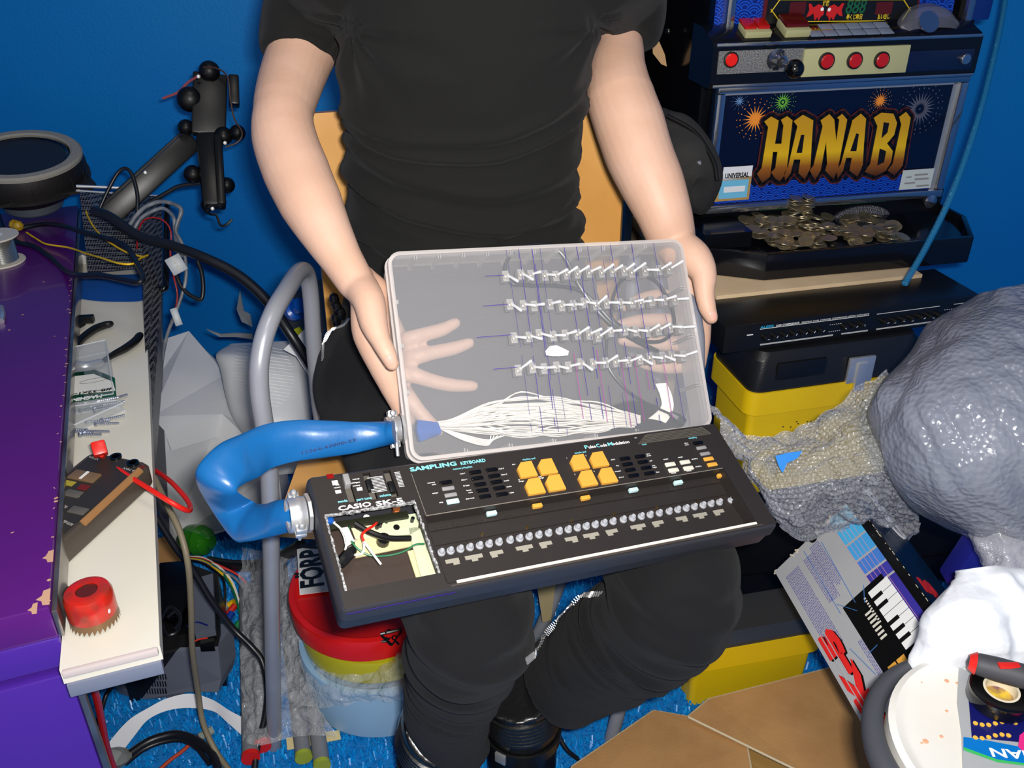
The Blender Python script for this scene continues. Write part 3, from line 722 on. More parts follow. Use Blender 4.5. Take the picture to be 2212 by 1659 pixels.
# ================================================================ blue rubber hose between the two
def strap(name, pairs, thick, mt, label, cat, nu=14, wob=.002, cap=True):
    "flattened tube from pairs of edge points (x,y,x,y,depth)"
    A = catmull([P(a, b, d if not isinstance(d, tuple) else d[0]) for a, b, c, e, d in pairs], 8)
    Bq = catmull([P(c, e, d if not isinstance(d, tuple) else d[1]) for a, b, c, e, d in pairs], 8)
    th = np.interp(np.linspace(0, len(pairs) - 1, len(A)), range(len(pairs)), thick)
    rg = []
    for i, (a, b) in enumerate(zip(A, Bq)):
        a0 = A[max(0, i - 1)]; a1 = A[min(len(A) - 1, i + 1)]
        t = ((a1 - a0) + (Bq[min(len(A) - 1, i + 1)] - Bq[max(0, i - 1)])).normalized()
        w = (b - a); n = t.cross(w).normalized(); c = (a + b) / 2
        ring = []
        for k in range(nu * 2):
            an = 2 * math.pi * k / (nu * 2)
            u = math.cos(an); v = math.sin(an)
            p = c + w / 2 * u + n * th[i] * (abs(v) ** 1.35) * 1.15 * (1 if v > 0 else -1)
            q = (noise.noise(p * 24) * .6 + (.5 - 1.6 * abs(noise.noise(p * 13 + Vector((4, 2, 1)))))) * wob * abs(v); ring.append(p + n * q)
        rg.append(ring)
    mb = MB(); mb.rings(rg); return mb
prs = [(850, 908, 856, 958, .935), (826, 910, 822, 966, .935), (770, 911, 762, 980, .925), (700, 908, 690, 990, .915), (640, 907, 640, 996, .905), (575, 916, 590, 1010, .89), (520, 938, 560, 1030, .87), (470, 962, 530, 1044, .85),
       (426, 1010, 512, 1058, .835), (428, 1050, 526, 1072, .85), (462, 1110, 545, 1082, .87), (504, 1166, 556, 1088, .865), (535, 1170, 575, 1088, .85), (585, 1160, 600, 1080, .835), (625, 1150, 630, 1078, .825), (650, 1142, 652, 1083, .82)]
mb = strap('h', prs, [.012, .010, .006, .005, .005, .0055, .0065, .0055, .0035, .004, .004, .0055, .006, .007, .010, .012], m_blue, '', '', wob=.006)
hose = single('rubber_hose', mb, M('blue_latex', (22, 96, 158), rough=.33, spec=.6, bump=(18, .12, 'noise', .01)), 'flattened blue rubber hose looping from the clear box to the keyboard', 'hose', smooth=60)
mb = MB(); a = P(688, 976, .885); b = P(720, 968, .885); put_text(mb, '12364-43000-33', P(650, 982, .893), (b - a), UP, .0042, fit=.055)
part('printed_code', mb, M('faded_print', (20, 50, 110), rough=.6), hose, world=True, smooth=None)
# ================================================================ the seated person
from mathutils.bvhtree import BVHTree
def px2m(n, d): return n * d / FPX
m_skin = M('fair_skin', (204, 164, 140), rough=.5, spec=.35, bump=(260, .12), var=(16, (210, 172, 150)))
_b = m_skin.node_tree.nodes['Principled BSDF']; _b.inputs['Subsurface Weight'].default_value = .12; _b.inputs['Subsurface Radius'].default_value = (.012, .005, .003); _b.inputs['Subsurface Scale'].default_value = .4
m_shirt = M('black_jersey', (21, 21, 20), rough=.9, spec=.25, bump=(1400, .3), sheen=.05)
m_trou = M('black_cotton_trousers', (19, 19, 21), rough=.92, spec=.22, bump=(1100, .4), sheen=.04)
m_nail = M('fingernail', (226, 168, 150), rough=.15, coat=.6)
m_leather = M('black_leather', (17, 17, 18), rough=.3, spec=.55, bump=(90, .25))
TY = 1.13
torso = [(700, 738, 1300, .12), (640, 745, 1292, .118), (560, 760, 1264, .108), (520, 755, 1258, .105), (450, 749, 1247, .103), (400, 757, 1245, .102), (330, 744, 1250, .105), (250, 746, 1260, .108), (200, 738, 1266, .110), (140, 731, 1280, .112),
         (60, 733, 1294, .112), (0, 735, 1302, .110), (-80, 742, 1296, .102), (-150, 780, 1250, .09), (-185, 850, 1170, .07)]
def torso_rings(sc):
    rg = []
    for py, a, b, t in torso:
        p = PY(a, py, TY); q = PY(b, py, TY); c = (p + q) / 2; w = (q.x - p.x) / 2 * sc
        rg.append([Vector((c.x + w * math.copysign(abs(math.cos(k * math.pi / 20)) ** .85, math.cos(k * math.pi / 20)), TY + t * sc * math.copysign(abs(math.sin(k * math.pi / 20)) ** .85, math.sin(k * math.pi / 20)), c.z)) for k in range(40)])
    return rg
def limb(mb, pts, sub=5, n=20, rend=True, flat=1.0):
    mb.tube([P(a, b, d) if not isinstance(a, Vector) else a for a, b, d, r_ in pts], [r_ for *_, r_ in pts], n=n, sub=sub, rend=rend, flat=flat)
body = MB()
body.rings(torso_rings(.9))
NK = Vector((-.055, TY, 1.10))
body.tube([NK + Vector((0, .01, -.04)), NK + Vector((0, 0, .06)), NK + Vector((0, -.012, .14))], [.075, .057, .056], n=20, rend=True)
HC = NK + Vector((0, -.03, .24))
hd = MB()
body.lathe([(.0005, -.115), (.035, -.108), (.055, -.085), (.066, -.045), (.074, .0), (.078, .04), (.070, .08), (.045, .108), (.0005, .118)], n=28, Mx=Matrix.Translation(HC) @ Matrix.Rotation(R(12), 4, 'X') @ Matrix.Diagonal((1, 1.18, 1, 1)))
body.tube([HC + Vector((0, -.078, .022)), HC + Vector((0, -.094, -.005)), HC + Vector((0, -.104, -.022))], [.008, .010, .013], n=12, rend=True)
body.tube([HC + Vector((-.022, -.078, -.055)), HC + Vector((0, -.088, -.055)), HC + Vector((.022, -.078, -.055))], [.004, .007, .004], n=10, rend=True)
for s_ in (-1, 1): body.tube([HC + Vector((s_ * .076, .008, .02)), HC + Vector((s_ * .084, .012, .0)), HC + Vector((s_ * .074, .0, -.03))], [.010, .011, .007], n=10, rend=True, flat=.6)
# the arm at the left of the picture
def m2(n, d=1.03): return n * d / FPX
SHL = PY(770, -70, TY); SHR = PY(1275, -70, TY)
body.tube([SHL, P(690, 20, 1.12), P(647, 125, 1.10), P(624, 190, 1.07), P(612, 245, 1.04), P(615, 300, 1.025), P(640, 370, 1.01), P(672, 440, .995), P(706, 505, .985), P(738, 560, .98), P(770, 612, .975)],
          [.058, .050, m2(71, 1.1), m2(68, 1.07), m2(64, 1.04), m2(70, 1.02), m2(72, 1.01), m2(68, 1.0), m2(56, .99), m2(46, .98), m2(41, .975)], n=24, sub=5, rend=True)
# palm, thumb and fingers
bz = lambda x, y, h: B.M @ B.hit(x, y, h)
def hw(px, py, d): return P(px, py, d)
W_ = P(768, 608, .985)
mcp = [P(868, 742, 1.035), P(866, 768, 1.04), P(862, 798, 1.04), P(866, 835, 1.03)]
for i, q in enumerate(mcp): body.tube([W_ + Vector((.006 * i, .006, -.006 * i)), W_.lerp(q, .5) + Vector((-.004 * (i > 1), .004, -.004 * i)), q], [.021, .0185 - .001 * i, .0105], n=14, rend=True, flat=.85)
body.tube([P(790, 650, .98), P(800, 720, .985), P(835, 800, .99), P(862, 868, 1.0), P(880, 905, 1.01)], [.017, .020, .0175, .012, .010], n=14, rend=True)
fg = [[(883, 733), (920, 722), (955, 712), (984, 698)], [(892, 772), (935, 762), (982, 752), (1014, 741)], [(884, 806), (930, 822), (975, 832), (1022, 834)], [(884, 862), (905, 888), (925, 910), (948, 930)]]
for i, (q, f) in enumerate(zip(mcp, fg)):
    pts = [q] + [bz(x, y, -BT - .0095 - (0 if k else .002)) for k, (x, y) in enumerate(f)]
    body.tube(pts, [.0105, .0098, .0086, .0082, .0066], n=14, sub=4, rend=True)
body.tube([P(780, 622, .972), P(797, 652, .955), P(808, 700, .945), P(822, 735, .938), P(836, 762, .934), P(847, 786, .934)], [.019, .0175, .0150, .0110, .0098, .0078], n=16, sub=4, rend=True)
# the arm at the right of the picture
body.tube([SHR, P(1325, 10, 1.15), P(1338, 90, 1.14), P(1334, 150, 1.13), P(1340, 210, 1.12), P(1360, 270, 1.11), P(1381, 335, 1.105), P(1410, 400, 1.10), P(1434, 460, 1.10), P(1448, 505, 1.11), P(1456, 530, 1.12)],
          [.050, .040, m2(50, 1.14), m2(62, 1.13), m2(74, 1.12), m2(76, 1.11), m2(74, 1.1), m2(69, 1.1), m2(60, 1.1), m2(54, 1.11), m2(48, 1.12)], n=24, sub=5, rend=True)
W2 = P(1452, 535, 1.12)
mcp2 = [P(1490, 655, 1.135), P(1500, 700, 1.135), P(1502, 745, 1.13), P(1500, 790, 1.125)]
for i, q in enumerate(mcp2): body.tube([W2 + Vector((.004 * i, .004, 0)), W2.lerp(q, .55) + Vector((.004 * i, .0, 0)), q], [.024, .020, .0125], n=14, rend=True, flat=.85)
body.tube([P(1475, 560, 1.115), P(1500, 640, 1.12), P(1512, 720, 1.125), P(1508, 790, 1.125)], [.022, .019, .014, .010], n=14, rend=True)
fg2 = [[(1470, 652), (1430, 640), (1385, 648), (1352, 662)], [(1475, 698), (1430, 692), (1380, 694), (1340, 702)], [(1478, 742), (1432, 742), (1385, 738), (1345, 735)], [(1482, 788), (1445, 792), (1410, 788), (1378, 780)]]
for i, (q, f) in enumerate(zip(mcp2, fg2)):
    pts = [q] + [bz(x, y, -BT - .0095 - (0 if k else .002)) for k, (x, y) in enumerate(f)]
    body.tube(pts, [.0115, .0105, .0095, .0088, .007], n=14, sub=4, rend=True)
body.tube([P(1468, 540, 1.10), P(1500, 560, 1.085), P(1520, 592, 1.075), P(1522, 632, 1.07), P(1528, 665, 1.068), P(1537, 686, 1.068)], [.026, .022, .0160, .0120, .0108, .0082], n=16, sub=4, rend=True)
# legs (inside the trousers)
HPL = Vector((-.15, 1.12, .56)); HPR = Vector((.035, 1.12, .56))
KNL = P(1010, 1325, .89); KNR = P(1468, 1276, .945)
THL = P(855, 905, 1.165); THR = P(1330, 960, 1.12)
ANL = P(960, 1600, 1.20); ANR = P(1170, 1508, 1.235)
for h_, t_, k_, a_ in ((HPL, THL, KNL, ANL), (HPR, THR, KNR, ANR)):
    body.tube([h_, t_, k_ + Vector((0, .03, 0)), k_.lerp(a_, .4), a_], [.07, .062, .044, .038, .032], n=14, rend=True)
bmesh_body = remesh(body, .0026, 5, .5)
proot = root('person', 'seated person in black T-shirt and trousers holding the clear switch box with both hands', 'person', loc=(-.06, 1.0, 0))
bmesh_body.T = None
part('body', bmesh_body, m_skin, proot, smooth=180, world=True)
# nails
def nail(c, dr, nrm, w, l):
    mb = MB(); z = nrm.normalized(); y = (dr - z * dr.dot(z)).normalized(); x = y.cross(z)
    Mx = Matrix.Translation(c) @ Matrix((x, y, z)).transposed().to_4x4() @ Matrix.Diagonal((w, l, .0011, 1))
    mb.lathe([(.0001, -1), (.7, -.7), (1, 0), (.75, .65), (.0001, 1)], n=16, Mx=Mx); part('fingernail', mb, m_nail, proot, world=True, smooth=80)
bb = BVHTree.FromPolygons([Vector(v) + Vector((-.06, 1.0, 0)) for v in bmesh_body.v], bmesh_body.f)
def cast(tree, px, py, off=0.0):
    r_ = ray(px, py).normalized(); h_ = tree.ray_cast(C0, r_)
    return (h_[0] + h_[1] * off, h_[1]) if h_[0] is not None else (None, None)
for (x, y), (x2, y2) in (((842, 778), (847, 790)), ((1540, 682), (1545, 694))):
    c_, n_2 = cast(bb, x, y)
    if c_ is not None: nail(c_ + n_2 * .0003, ray(x2, y2) - ray(x, y), n_2, .0045, .0062)
# hair and eyes (above the frame)
mb = MB(); mb.lathe([(.078, -.02), (.084, .02), (.084, .06), (.072, .095), (.045, .12), (.0005, .128)], n=28, Mx=Matrix.Translation(HC + Vector((0, .016, .004))) @ Matrix.Diagonal((1, 1.15, 1, 1)))
part('hair', mb, M('dark_brown_hair', (45, 30, 20), rough=.6, bump=(200, .6)), proot, world=True)
for s_ in (-1, 1):
    mb = MB(); mb.lathe([(.0002, -.011), (.008, -.008), (.011, 0), (.008, .008), (.0002, .011)], n=14, Mx=Matrix.Translation(HC + Vector((s_ * .03, -.072, .012)))); part('eye', mb, M('eye_white', (235, 235, 235), rough=.2) if s_ < 0 else MATS['eye_white'], proot, world=True)
# T-shirt
sh = MB(); sh.rings(torso_rings(1.0))
sh.tube([PY(850, -130, TY), PY(760, -70, TY), P(690, -10, 1.13), P(655, 60, 1.11), P(646, 126, 1.10)], [.06, .066, .059, .053, .046], n=26, sub=5)
sh.tube([PY(1180, -130, TY), PY(1275, -80, TY), P(1335, -20, 1.145), P(1352, 30, 1.145), P(1348, 84, 1.14)], [.062, .070, .060, .052, .042], n=26, sub=5)
sm = remesh(sh, .0042, 6, .5)
V = np.array(sm.v); F = sm.f
me = bpy.data.meshes.new('t'); me.from_pydata(sm.v, [], F); me.update()
N = np.empty(len(V) * 3, np.float32); me.vertices.foreach_get('normal', N); N = N.reshape(-1, 3); bpy.data.meshes.remove(me)
xc = -.065
def smooth1(a, b, x): t = np.clip((x - a) / (b - a), 0, 1); return t * t * (3 - 2 * t)
dx_ = V[:, 0] - xc
zz = V[:, 2] - 1.5 * dx_ ** 2
disp = np.zeros(len(V))
zz = zz + np.array([.010 * noise.noise(Vector((v[0] * 8, v[1] * 8, v[2] * 5))) for v in V])
for z0, w, amp, sk in ((.905, .007, .0050, .10), (.885, .006, .0070, .05), (.845, .009, .004, -.10), (.800, .006, .0070, -.14), (.775, .006, .0040, .16), (.745, .006, .0065, -.05), (.715, .007, .005, .12), (.690, .006, .006, .02), (.655, .007, .006, -.10)):
    d_ = zz - z0 - sk * dx_; disp += amp * np.exp(-(d_ / w) ** 2) - amp * .8 * np.exp(-((d_ + w * 1.7) / w) ** 2)
torso_w = (np.abs(dx_) < .19) & (V[:, 2] < 1.03)
disp = np.where(torso_w, disp, 0)
ns = np.array([noise.noise(Vector((v[0] * 9, v[1] * 9, v[2] * 22))) + .5 * noise.noise(Vector((v[0] * 30, v[1] * 20, v[2] * 34))) for v in V])
disp += ns * .0035
# radiating creases at the armpits
for ax, az in ((PY(742, 60, TY - .08)), ) * 0 or [(PY(750, 70, TY - .08).x, PY(750, 70, TY - .08).z), (PY(1290, 60, TY - .08).x, PY(1290, 60, TY - .08).z)]:
    rr = np.hypot(V[:, 0] - ax, V[:, 2] - az); th = np.arctan2(V[:, 2] - az, V[:, 0] - ax)
    disp += np.where(torso_w, 1, 0) * .0045 * np.sin(th * 9) * np.exp(-(rr / .07) ** 2) * np.clip(rr / .015, 0, 1)
V2 = V + N * disp[:, None]
sm.v = [tuple(map(float, v)) for v in V2]
shirt = part('t_shirt', sm, m_shirt, proot, smooth=180, world=True, label='black short-sleeved T-shirt')
# trousers
tr = MB()
pel = []
for z, w, t, yc in ((.66, .145, .115, 1.13), (.60, .168, .13, 1.12), (.54, .175, .135, 1.10), (.485, .165, .12, 1.08)):
    pel.append([Vector((-.06 + w * math.cos(k * math.pi / 16), yc + t * math.sin(k * math.pi / 16), z)) for k in range(32)])
tr.rings(pel)
tr.tube([HPL + Vector((-.012, -.01, .02)), HPL.lerp(THL, .5) + Vector((-.022, 0, .012)), THL, THL.lerp(KNL, .5) + Vector((0, 0, .008)), KNL, P(1003, 1395, .945), P(985, 1460, 1.01), P(968, 1540, 1.09), P(985, 1615, 1.17)], [.095, .092, .083, .068, .060, .058, .051, .048, .040], n=26, sub=5, rend=False)
tr.tube([HPR + Vector((-.01, 0, 0)), HPR.lerp(THR, .5) + Vector((0.01, 0, 0)), THR, THR.lerp(KNR, .5), KNR, P(1404, 1346, 1.02), P(1318, 1402, 1.10), P(1262, 1445, 1.16), P(1208, 1478, 1.20)], [.095, .092, .083, .070, .060, .066, .065, .060, .058], n=26, sub=5, rend=False)
tm = remesh(tr, .0042, 5, .5)
V = np.array(tm.v); me = bpy.data.meshes.new('t'); me.from_pydata(tm.v, [], tm.f); me.update()
N = np.empty(len(V) * 3, np.float32); me.vertices.foreach_get('normal', N); N = N.reshape(-1, 3); bpy.data.meshes.remove(me)
ns = np.array([(1 - 2 * abs(noise.noise(Vector((v[0] * 8, v[1] * 8, v[2] * 10))))) + .4 * noise.noise(Vector((v[0] * 26, v[1] * 26, v[2] * 26))) for v in V])
disp = ns * .0045
for kn, zr_k in ((KNL, 1), (KNR, 1)):
    rr = np.linalg.norm(V - np.array(kn + Vector((0, .05, -.12))), axis=1); f_ = np.array([noise.noise(Vector((v[0] * 7, v[1] * 7, v[2] * 34 + v[0] * 20))) for v in V]); disp += .006 * (1 - 2.2 * np.abs(f_)) * np.exp(-(rr / .12) ** 2)
for kn in (KNL, KNR):
    rr = np.linalg.norm(V - np.array(kn + Vector((0, .02, -.035))), axis=1); disp += .006 * np.sin((V[:, 2] - kn.z) * 150 + V[:, 0] * 40) * np.exp(-(rr / .085) ** 2)
V2 = V + N * disp[:, None]; tm.v = [tuple(map(float, v)) for v in V2]
tbv = BVHTree.FromPolygons([Vector(v) for v in tm.v], tm.f)
trou = part('trousers', tm, m_trou, proot, smooth=180, world=True, label='black trousers with metal zips')
def zipper(pts, w=.0032, pull=True):
    c = catmull([Vector((x, y, 0)) for x, y in pts], 12)
    mb = MB(); L = []
    for p in c:
        h_, n_ = cast(tbv, p.x, p.y, .0024)
        if h_ is not None and (h_ - P(p.x, p.y, 1.1)).length > .25: h_ = None
        if h_ is None: h_ = P(p.x, p.y, L[-1][1] if False else (L[-1][0] - C0).dot(FWD) if L else 1.13); n_ = (C0 - h_).normalized()
        L.append((h_, n_))
    # resample
    acc = 0; last = L[0]; out = [L[0]]
    for a in L[1:]:
        seg = (a[0] - last[0]).length; k = max(1, int(seg / .0024))
        for j in range(1, k + 1): out.append((last[0].lerp(a[0], j / k), last[1].lerp(a[1], j / k).normalized()))
        last = a
    for i in range(1, len(out) - 1):
        t = (out[i + 1][0] - out[i - 1][0]).normalized(); n_ = out[i][1]; s_ = t.cross(n_).normalized()
        rot = Matrix((t, s_, n_)).transposed()
        mb.box(out[i][0] + s_ * (w * (.45 if i % 2 else -.45)), (.0011, w * .9, .0014), rot=rot)
    return part('zip', mb, m_steel, trou, world=True, smooth=None, label='silver metal zip')
zipper([(1302, 1286), (1274, 1287), (1250, 1293), (1226, 1320), (1199, 1348), (1181, 1368), (1168, 1399), (1147, 1416), (1132, 1428)], .0042)
zipper([(757, 690), (746, 704), (728, 711), (711, 718), (703, 736), (701, 756), (700, 780)], .0030)
# belt chain at the hip
mb = MB()
for k, (x, y) in enumerate(((722, 648), (728, 665), (736, 678), (726, 690))):
    c_ = P(x, y, 1.13); mb.lathe([(.0002, -.007), (.005, -.005), (.0068, 0), (.005, .005), (.0002, .007)], n=12, Mx=Matrix.Translation(c_) @ Matrix.Diagonal((1, 1, 1.4, 1)))
part('hip_chain', mb, m_blackgl, trou, world=True)
# boots
def boot(name, top, an, toe_dir):
    mb = MB()
    heel = Vector((an.x, an.y + .02, .0)); f = Vector(toe_dir).normalized()
    mb.tube([top, an + Vector((0, 0, .05)), an + Vector((0, 0, -.03)), Vector((an.x, an.y, .05))], [.056, .053, .050, .05], n=24, sub=6)
    rg = []
    for t, w, h_ in ((-.05, .030, .05), (-.02, .040, .085), (.04, .043, .09), (.10, .046, .075), (.16, .047, .058), (.20, .040, .048), (.225, .022, .035)):
        c = Vector((an.x, an.y, 0)) + f * t; s_ = Vector((-f.y, f.x, 0)); rg.append([c + s_ * w * math.cos(a) + Vector((0, 0, max(.0, h_ / 2 + h_ / 2 * math.sin(a) * 1.0))) for a in [2 * math.pi * k / 20 for k in range(20)]])
    mb.rings(rg)
    rm = remesh(mb, .004, 4)
    b = part(name, rm, m_leather, proot, smooth=180, world=True, label='black leather boot')
    ax = (an - top).normalized()
    for k in range(6):
        c = top.lerp(an + Vector((0, 0, .03)), .30 + k * .11); r_ = .0560
        q = MB(); q.lathe([(r_ - .004, -.0045), (r_ + .001, -.003), (r_ + .0022, 0), (r_ + .001, .003), (r_ - .004, .0045)], n=30, Mx=Matrix.Translation(c) @ ax.to_track_quat('Z', 'Y').to_matrix().to_4x4(), closed=True)
        part('padded_rib', q, m_leather, b, world=True)
    c = an + Vector((0, 0, .0)); q = MB(); q.lathe([(.052, -.009), (.0555, -.008), (.0555, .008), (.052, .009)], n=30, Mx=Matrix.Translation(c), closed=True); part('ankle_strap', q, m_black, b, world=True)
    q = MB(); q.box(c + Vector((-.03, -.048, 0)), (.016, .004, .018), rot=Matrix.Rotation(R(-30), 3, 'Z'), bev=.001); part('buckle', q, m_steel, b, world=True)
    return b
boot('boot', P(1120, 1475, 1.20), P(1128, 1575, 1.27), (.1, -1, 0))
boot('boot', P(968, 1560, 1.13), P(945, 1640, 1.235), (-.15, -1, 0))
# ================================================================ armchair of grey tube and plywood
m_tube = M('silver_grey_painted_tube', (150, 152, 160), rough=.32, spec=.6, metal=.25, var=(14, (158, 160, 168)))
m_ply = M('honey_plywood', (214, 152, 74), rough=.38, spec=.5, coat=.2, var=(7, (226, 168, 92)), bump=(40, .08))
chroot = root('armchair', 'plywood armchair with bent silver-grey tube arms under the seated person', 'chair', loc=(-.08, 1.05, 0))
tr_ = .0108
FLT = Vector((-.284, .875, .62)); FLB = P(593, 1612, 1.392); FLB.z = 0
def arm(sx, flb):
    f = lambda x, y, z: Vector((x, y, z)) if sx < 0 else Vector((-.055 - x, y + .11, z - .02))   # the chair stands a little turned
    pts = [flb, flb.lerp(f(-.284, .86, .56), .5), f(-.284, .862, .56), f(-.282, .870, .67), f(-.277, .885, .715), f(-.268, .915, .742), f(-.262, .96, .750), f(-.260, 1.02, .748), f(-.259, 1.055, .732), f(-.262, 1.075, .69), f(-.268, 1.085, .62), f(-.272, 1.09, .53), f(-.272, 1.09, .475)]
    mb = MB(); mb.tube(pts, tr_, n=18, sub=7); part('arm_tube', mb, m_tube, chroot, world=True, label='bent tube forming armrest and front leg')
arm(-1, FLB)
FRB = P(1320, 1600, 1.405); FRB.z = 0
arm(1, FRB)
for x in (-.29, .20):
    mb = MB(); mb.tube([Vector((x, 1.36, 0)), Vector((x * .95 - .004, 1.28, .30)), Vector((x * .93, 1.25, .46)), Vector((x * .93, 1.29, .66))], tr_, n=16, sub=6); part('rear_leg', mb, m_tube, chroot, world=True)
mb = MB(); G = []
for i, y in enumerate(np.linspace(.90, 1.25, 9)):
    G.append([Vector((-.075 + u * .225, y, .452 - .012 * (1 - u * u) + (.006 if i == 0 else 0) - (.012 if i == 0 else 0))) for u in np.linspace(-1, 1, 13)])
mb.grid(G, -.012); part('seat', mb, m_ply, chroot, world=True)
mb = MB(); G = []
zs = [PY(1000, 500, 1.27).z, PY(1000, 250, 1.27).z]
for z in np.linspace(.56, PY(680, 247, 1.25).z, 14):
    row = []
    for u in np.linspace(-1, 1, 25):
        t = (z - .56) / .30; hw_ = .222 - .012 * max(0, t - .75) * 4 * (u > 0)
        row.append(Vector((-.062 + u * hw_, 1.275 - .035 * u * u + .02 * t, z)))
    G.append(row)
mb.grid(G, .014); part('backrest', mb, m_ply, chroot, world=True)
mb = MB(); mb.box((-.272, 1.09, .475), (.004, .03, .05), bev=.001); part('bracket', mb, m_tube, chroot, world=True)
mb = MB(); mb.box((-.07, 1.1, .43), (.40, .03, .02), bev=.004); part('seat_rail', mb, m_tube, chroot, world=True)
# ================================================================ slot machine on its stand
YAW = R(12)
S = Frame(P(1545, 178, 1.425), (math.cos(YAW), math.sin(YAW), 0), (0, 0, 1))
def c3(x, y): return (1400 + x / 2.724, y / 2.724)
def sq(x0, y0, x1, y1, h=0):     # local rectangle from two crop points
    a = S.hit(*c3(x0, y0), h=h); b = S.hit(*c3(x1, y1), h=h); return min(a.x, b.x), max(a.x, b.x), min(a.y, b.y), max(a.y, b.y)
m_chr = M('dark_chrome_trim', (185, 185, 190), rough=.12, metal=.95)
m_chd = M('dark_glossy_cabinet', (14, 15, 20), rough=.16, spec=.35, coat=.2)
m_silver = M('silver_glitter_plate', (150, 150, 150), rough=.45, metal=.4, bump=(900, .8), var=(500, (90, 90, 92)))
m_cream = M('cream_green_panel', (178, 176, 130), rough=.4)
m_red = M('red_lens', (185, 22, 14), rough=.2, coat=.5)
m_navy = M('dark_navy_art', (6, 8, 34), rough=.25, coat=.4)
m_wav1 = M('deep_blue_art', (10, 32, 120), rough=.3, coat=.4); m_wav2 = M('bright_blue_art', (22, 80, 200), rough=.3, coat=.4)
sroot = root('slot_machine', 'blue slot machine with gold lettered fireworks panel and red buttons standing on a board', 'slot machine', Mx=S.M)
tl = S.hit(*c3(400, 470)); tr2 = S.hit(*c3(1885, 450)); br = S.hit(*c3(1700, 1160)); bl = S.hit(*c3(328, 1243))
X0 = (tl.x + bl.x) / 2; X1 = (tr2.x + br.x) / 2; Yt = (tl.y + tr2.y) / 2; Yb = (br.y + bl.y) / 2
TH = .13
yt = S.hit(*c3(1000, 1450), h=TH * .8).y            # tray floor height
mb = MB(); mb.ext((X0 - .012, yt - .03, -.36), (X1 + .012, Yt + .62, -.03)); part('cabinet', mb, m_chd, sroot, smooth=None)
mb = MB(); mb.box(((X0 + X1) / 2, (Yt + Yb) / 2, -.016), (X1 - X0, Yt - Yb, .030), bev=.004); door = part('lower_door', mb, m_chd, sroot)
w = .014
for a, b in (((X0, Yt - w), (X1, Yt)), ((X0, Yb), (X1, Yb + w))):
    mb = MB(); mb.box(((a[0] + b[0]) / 2, (a[1] + b[1]) / 2, .004), (b[0] - a[0], b[1] - a[1], .012), bev=.003); part('chrome_bar', mb, m_chr, door)
for a, b in (((X0, Yb + w), (X0 + w, Yt - w)), ((X1 - w, Yb + w), (X1, Yt - w))):
    mb = MB(); mb.box(((a[0] + b[0]) / 2, (a[1] + b[1]) / 2, .004), (b[0] - a[0], b[1] - a[1], .012), bev=.003); part('chrome_bar', mb, m_chr, door)
ax0, ax1, ay0, ay1 = X0 + w, X1 - w, Yb + w, Yt - w
mb = MB(); mb.ext((ax0, ay0, 0), (ax1, ay1, .0012)); art = part('art_panel', mb, m_navy, door, smooth=None, label='dark blue panel with big gold lettering and fireworks')
mb = MB(); mb.ext((ax1 - .010, ay0, .0012), (ax1, ay1, .0022)); mb.ext((ax0, ay1 - .004, .0012), (ax1, ay1, .0022)); part('art_border', mb, M('pale_border', (165, 170, 175), rough=.25, metal=.5), art, smooth=None)
# wave scales
def waves(x0, x1, y0, y1, r_, z0, par, clipx=True):
    m1 = MB(); m2_ = MB(); row = 0; y = y1
    def disc(mbx, cx, cy, ra, rb, z):
        pts = []; n = 18
        o = [(cx + ra * math.cos(2 * math.pi * k / n), cy + ra * math.sin(2 * math.pi * k / n)) for k in range(n)]
        i_ = [(cx + rb * math.cos(2 * math.pi * k / n), cy + rb * math.sin(2 * math.pi * k / n)) for k in range(n)]
        cl = lambda p: (min(max(p[0], x0), x1), min(max(p[1], y0), y1 + r_))
        vs = [(*cl(p), z) for p in o] + [(*cl(p), z) for p in i_]
        mbx.add(vs, [(k, (k + 1) % n, n + (k + 1) % n, n + k) for k in range(n)])
    while y > y0 - r_:
        x = x0 + (r_ if row % 2 else 0)
        while x < x1 + r_:
            z = z0 + row * .00022
            disc(m1, x, y, r_, .0005, z)
            for f in (.95, .68, .42): disc(m2_, x, y, r_ * f, r_ * (f - .12), z + .0001)
            x += 2 * r_
        y -= r_ * .5; row += 1
    part('wave_scales', m1, m_wav1, par, smooth=None); part('wave_lines', m2_, m_wav2, par, smooth=None)
waves(ax0 + .004, ax1 - .012, ay0 + .001, ay0 + .020, .014, .0014, art)
# fireworks
def firework(pt, r_, mt, core, rays=18, name='firework'):
    c = S.hit(*c3(*pt)); mb = MB()
    for k in range(rays):
        a = 2 * math.pi * k / rays; u = Vector((math.cos(a), math.sin(a), 0)); v = Vector((-u.y, u.x, 0))
        mb.add([c + u * r_ * .18 + v * r_ * .05 + Vector((0, 0, .0016)), c + u * r_ * .18 - v * r_ * .05 + Vector((0, 0, .0016)), c + u * r_ * .66 + Vector((0, 0, .0016))], [(0, 1, 2)])
        for q, s_ in ((.78, .035), (.95, .028)):
            d = c + u * r_ * q + Vector((0, 0, .0016)); s_ *= r_
            mb.add([d + v * s_, d + u * s_, d - v * s_, d - u * s_], [(0, 1, 2, 3)])
    n = 14; mb.add([c + Vector((math.cos(2 * math.pi * k / n) * r_ * core, math.sin(2 * math.pi * k / n) * r_ * core, .0018)) for k in range(n)], [tuple(range(n))])
    part(name, mb, mt, art, smooth=None)
firework((628, 700), .034, M('orange_print', (250, 150, 50), rough=.4), .2)
firework((790, 600), .024, M('green_print', (110, 185, 60), rough=.4), .1)
firework((1362, 592), .022, MATS['orange_print'], .2)
firework((535, 595), .015, M('pale_blue_print', (110, 150, 200), rough=.4), .15, 12)
firework((1595, 640), .044, M('dim_grey_print', (90, 92, 110), rough=.4), .03, 24)
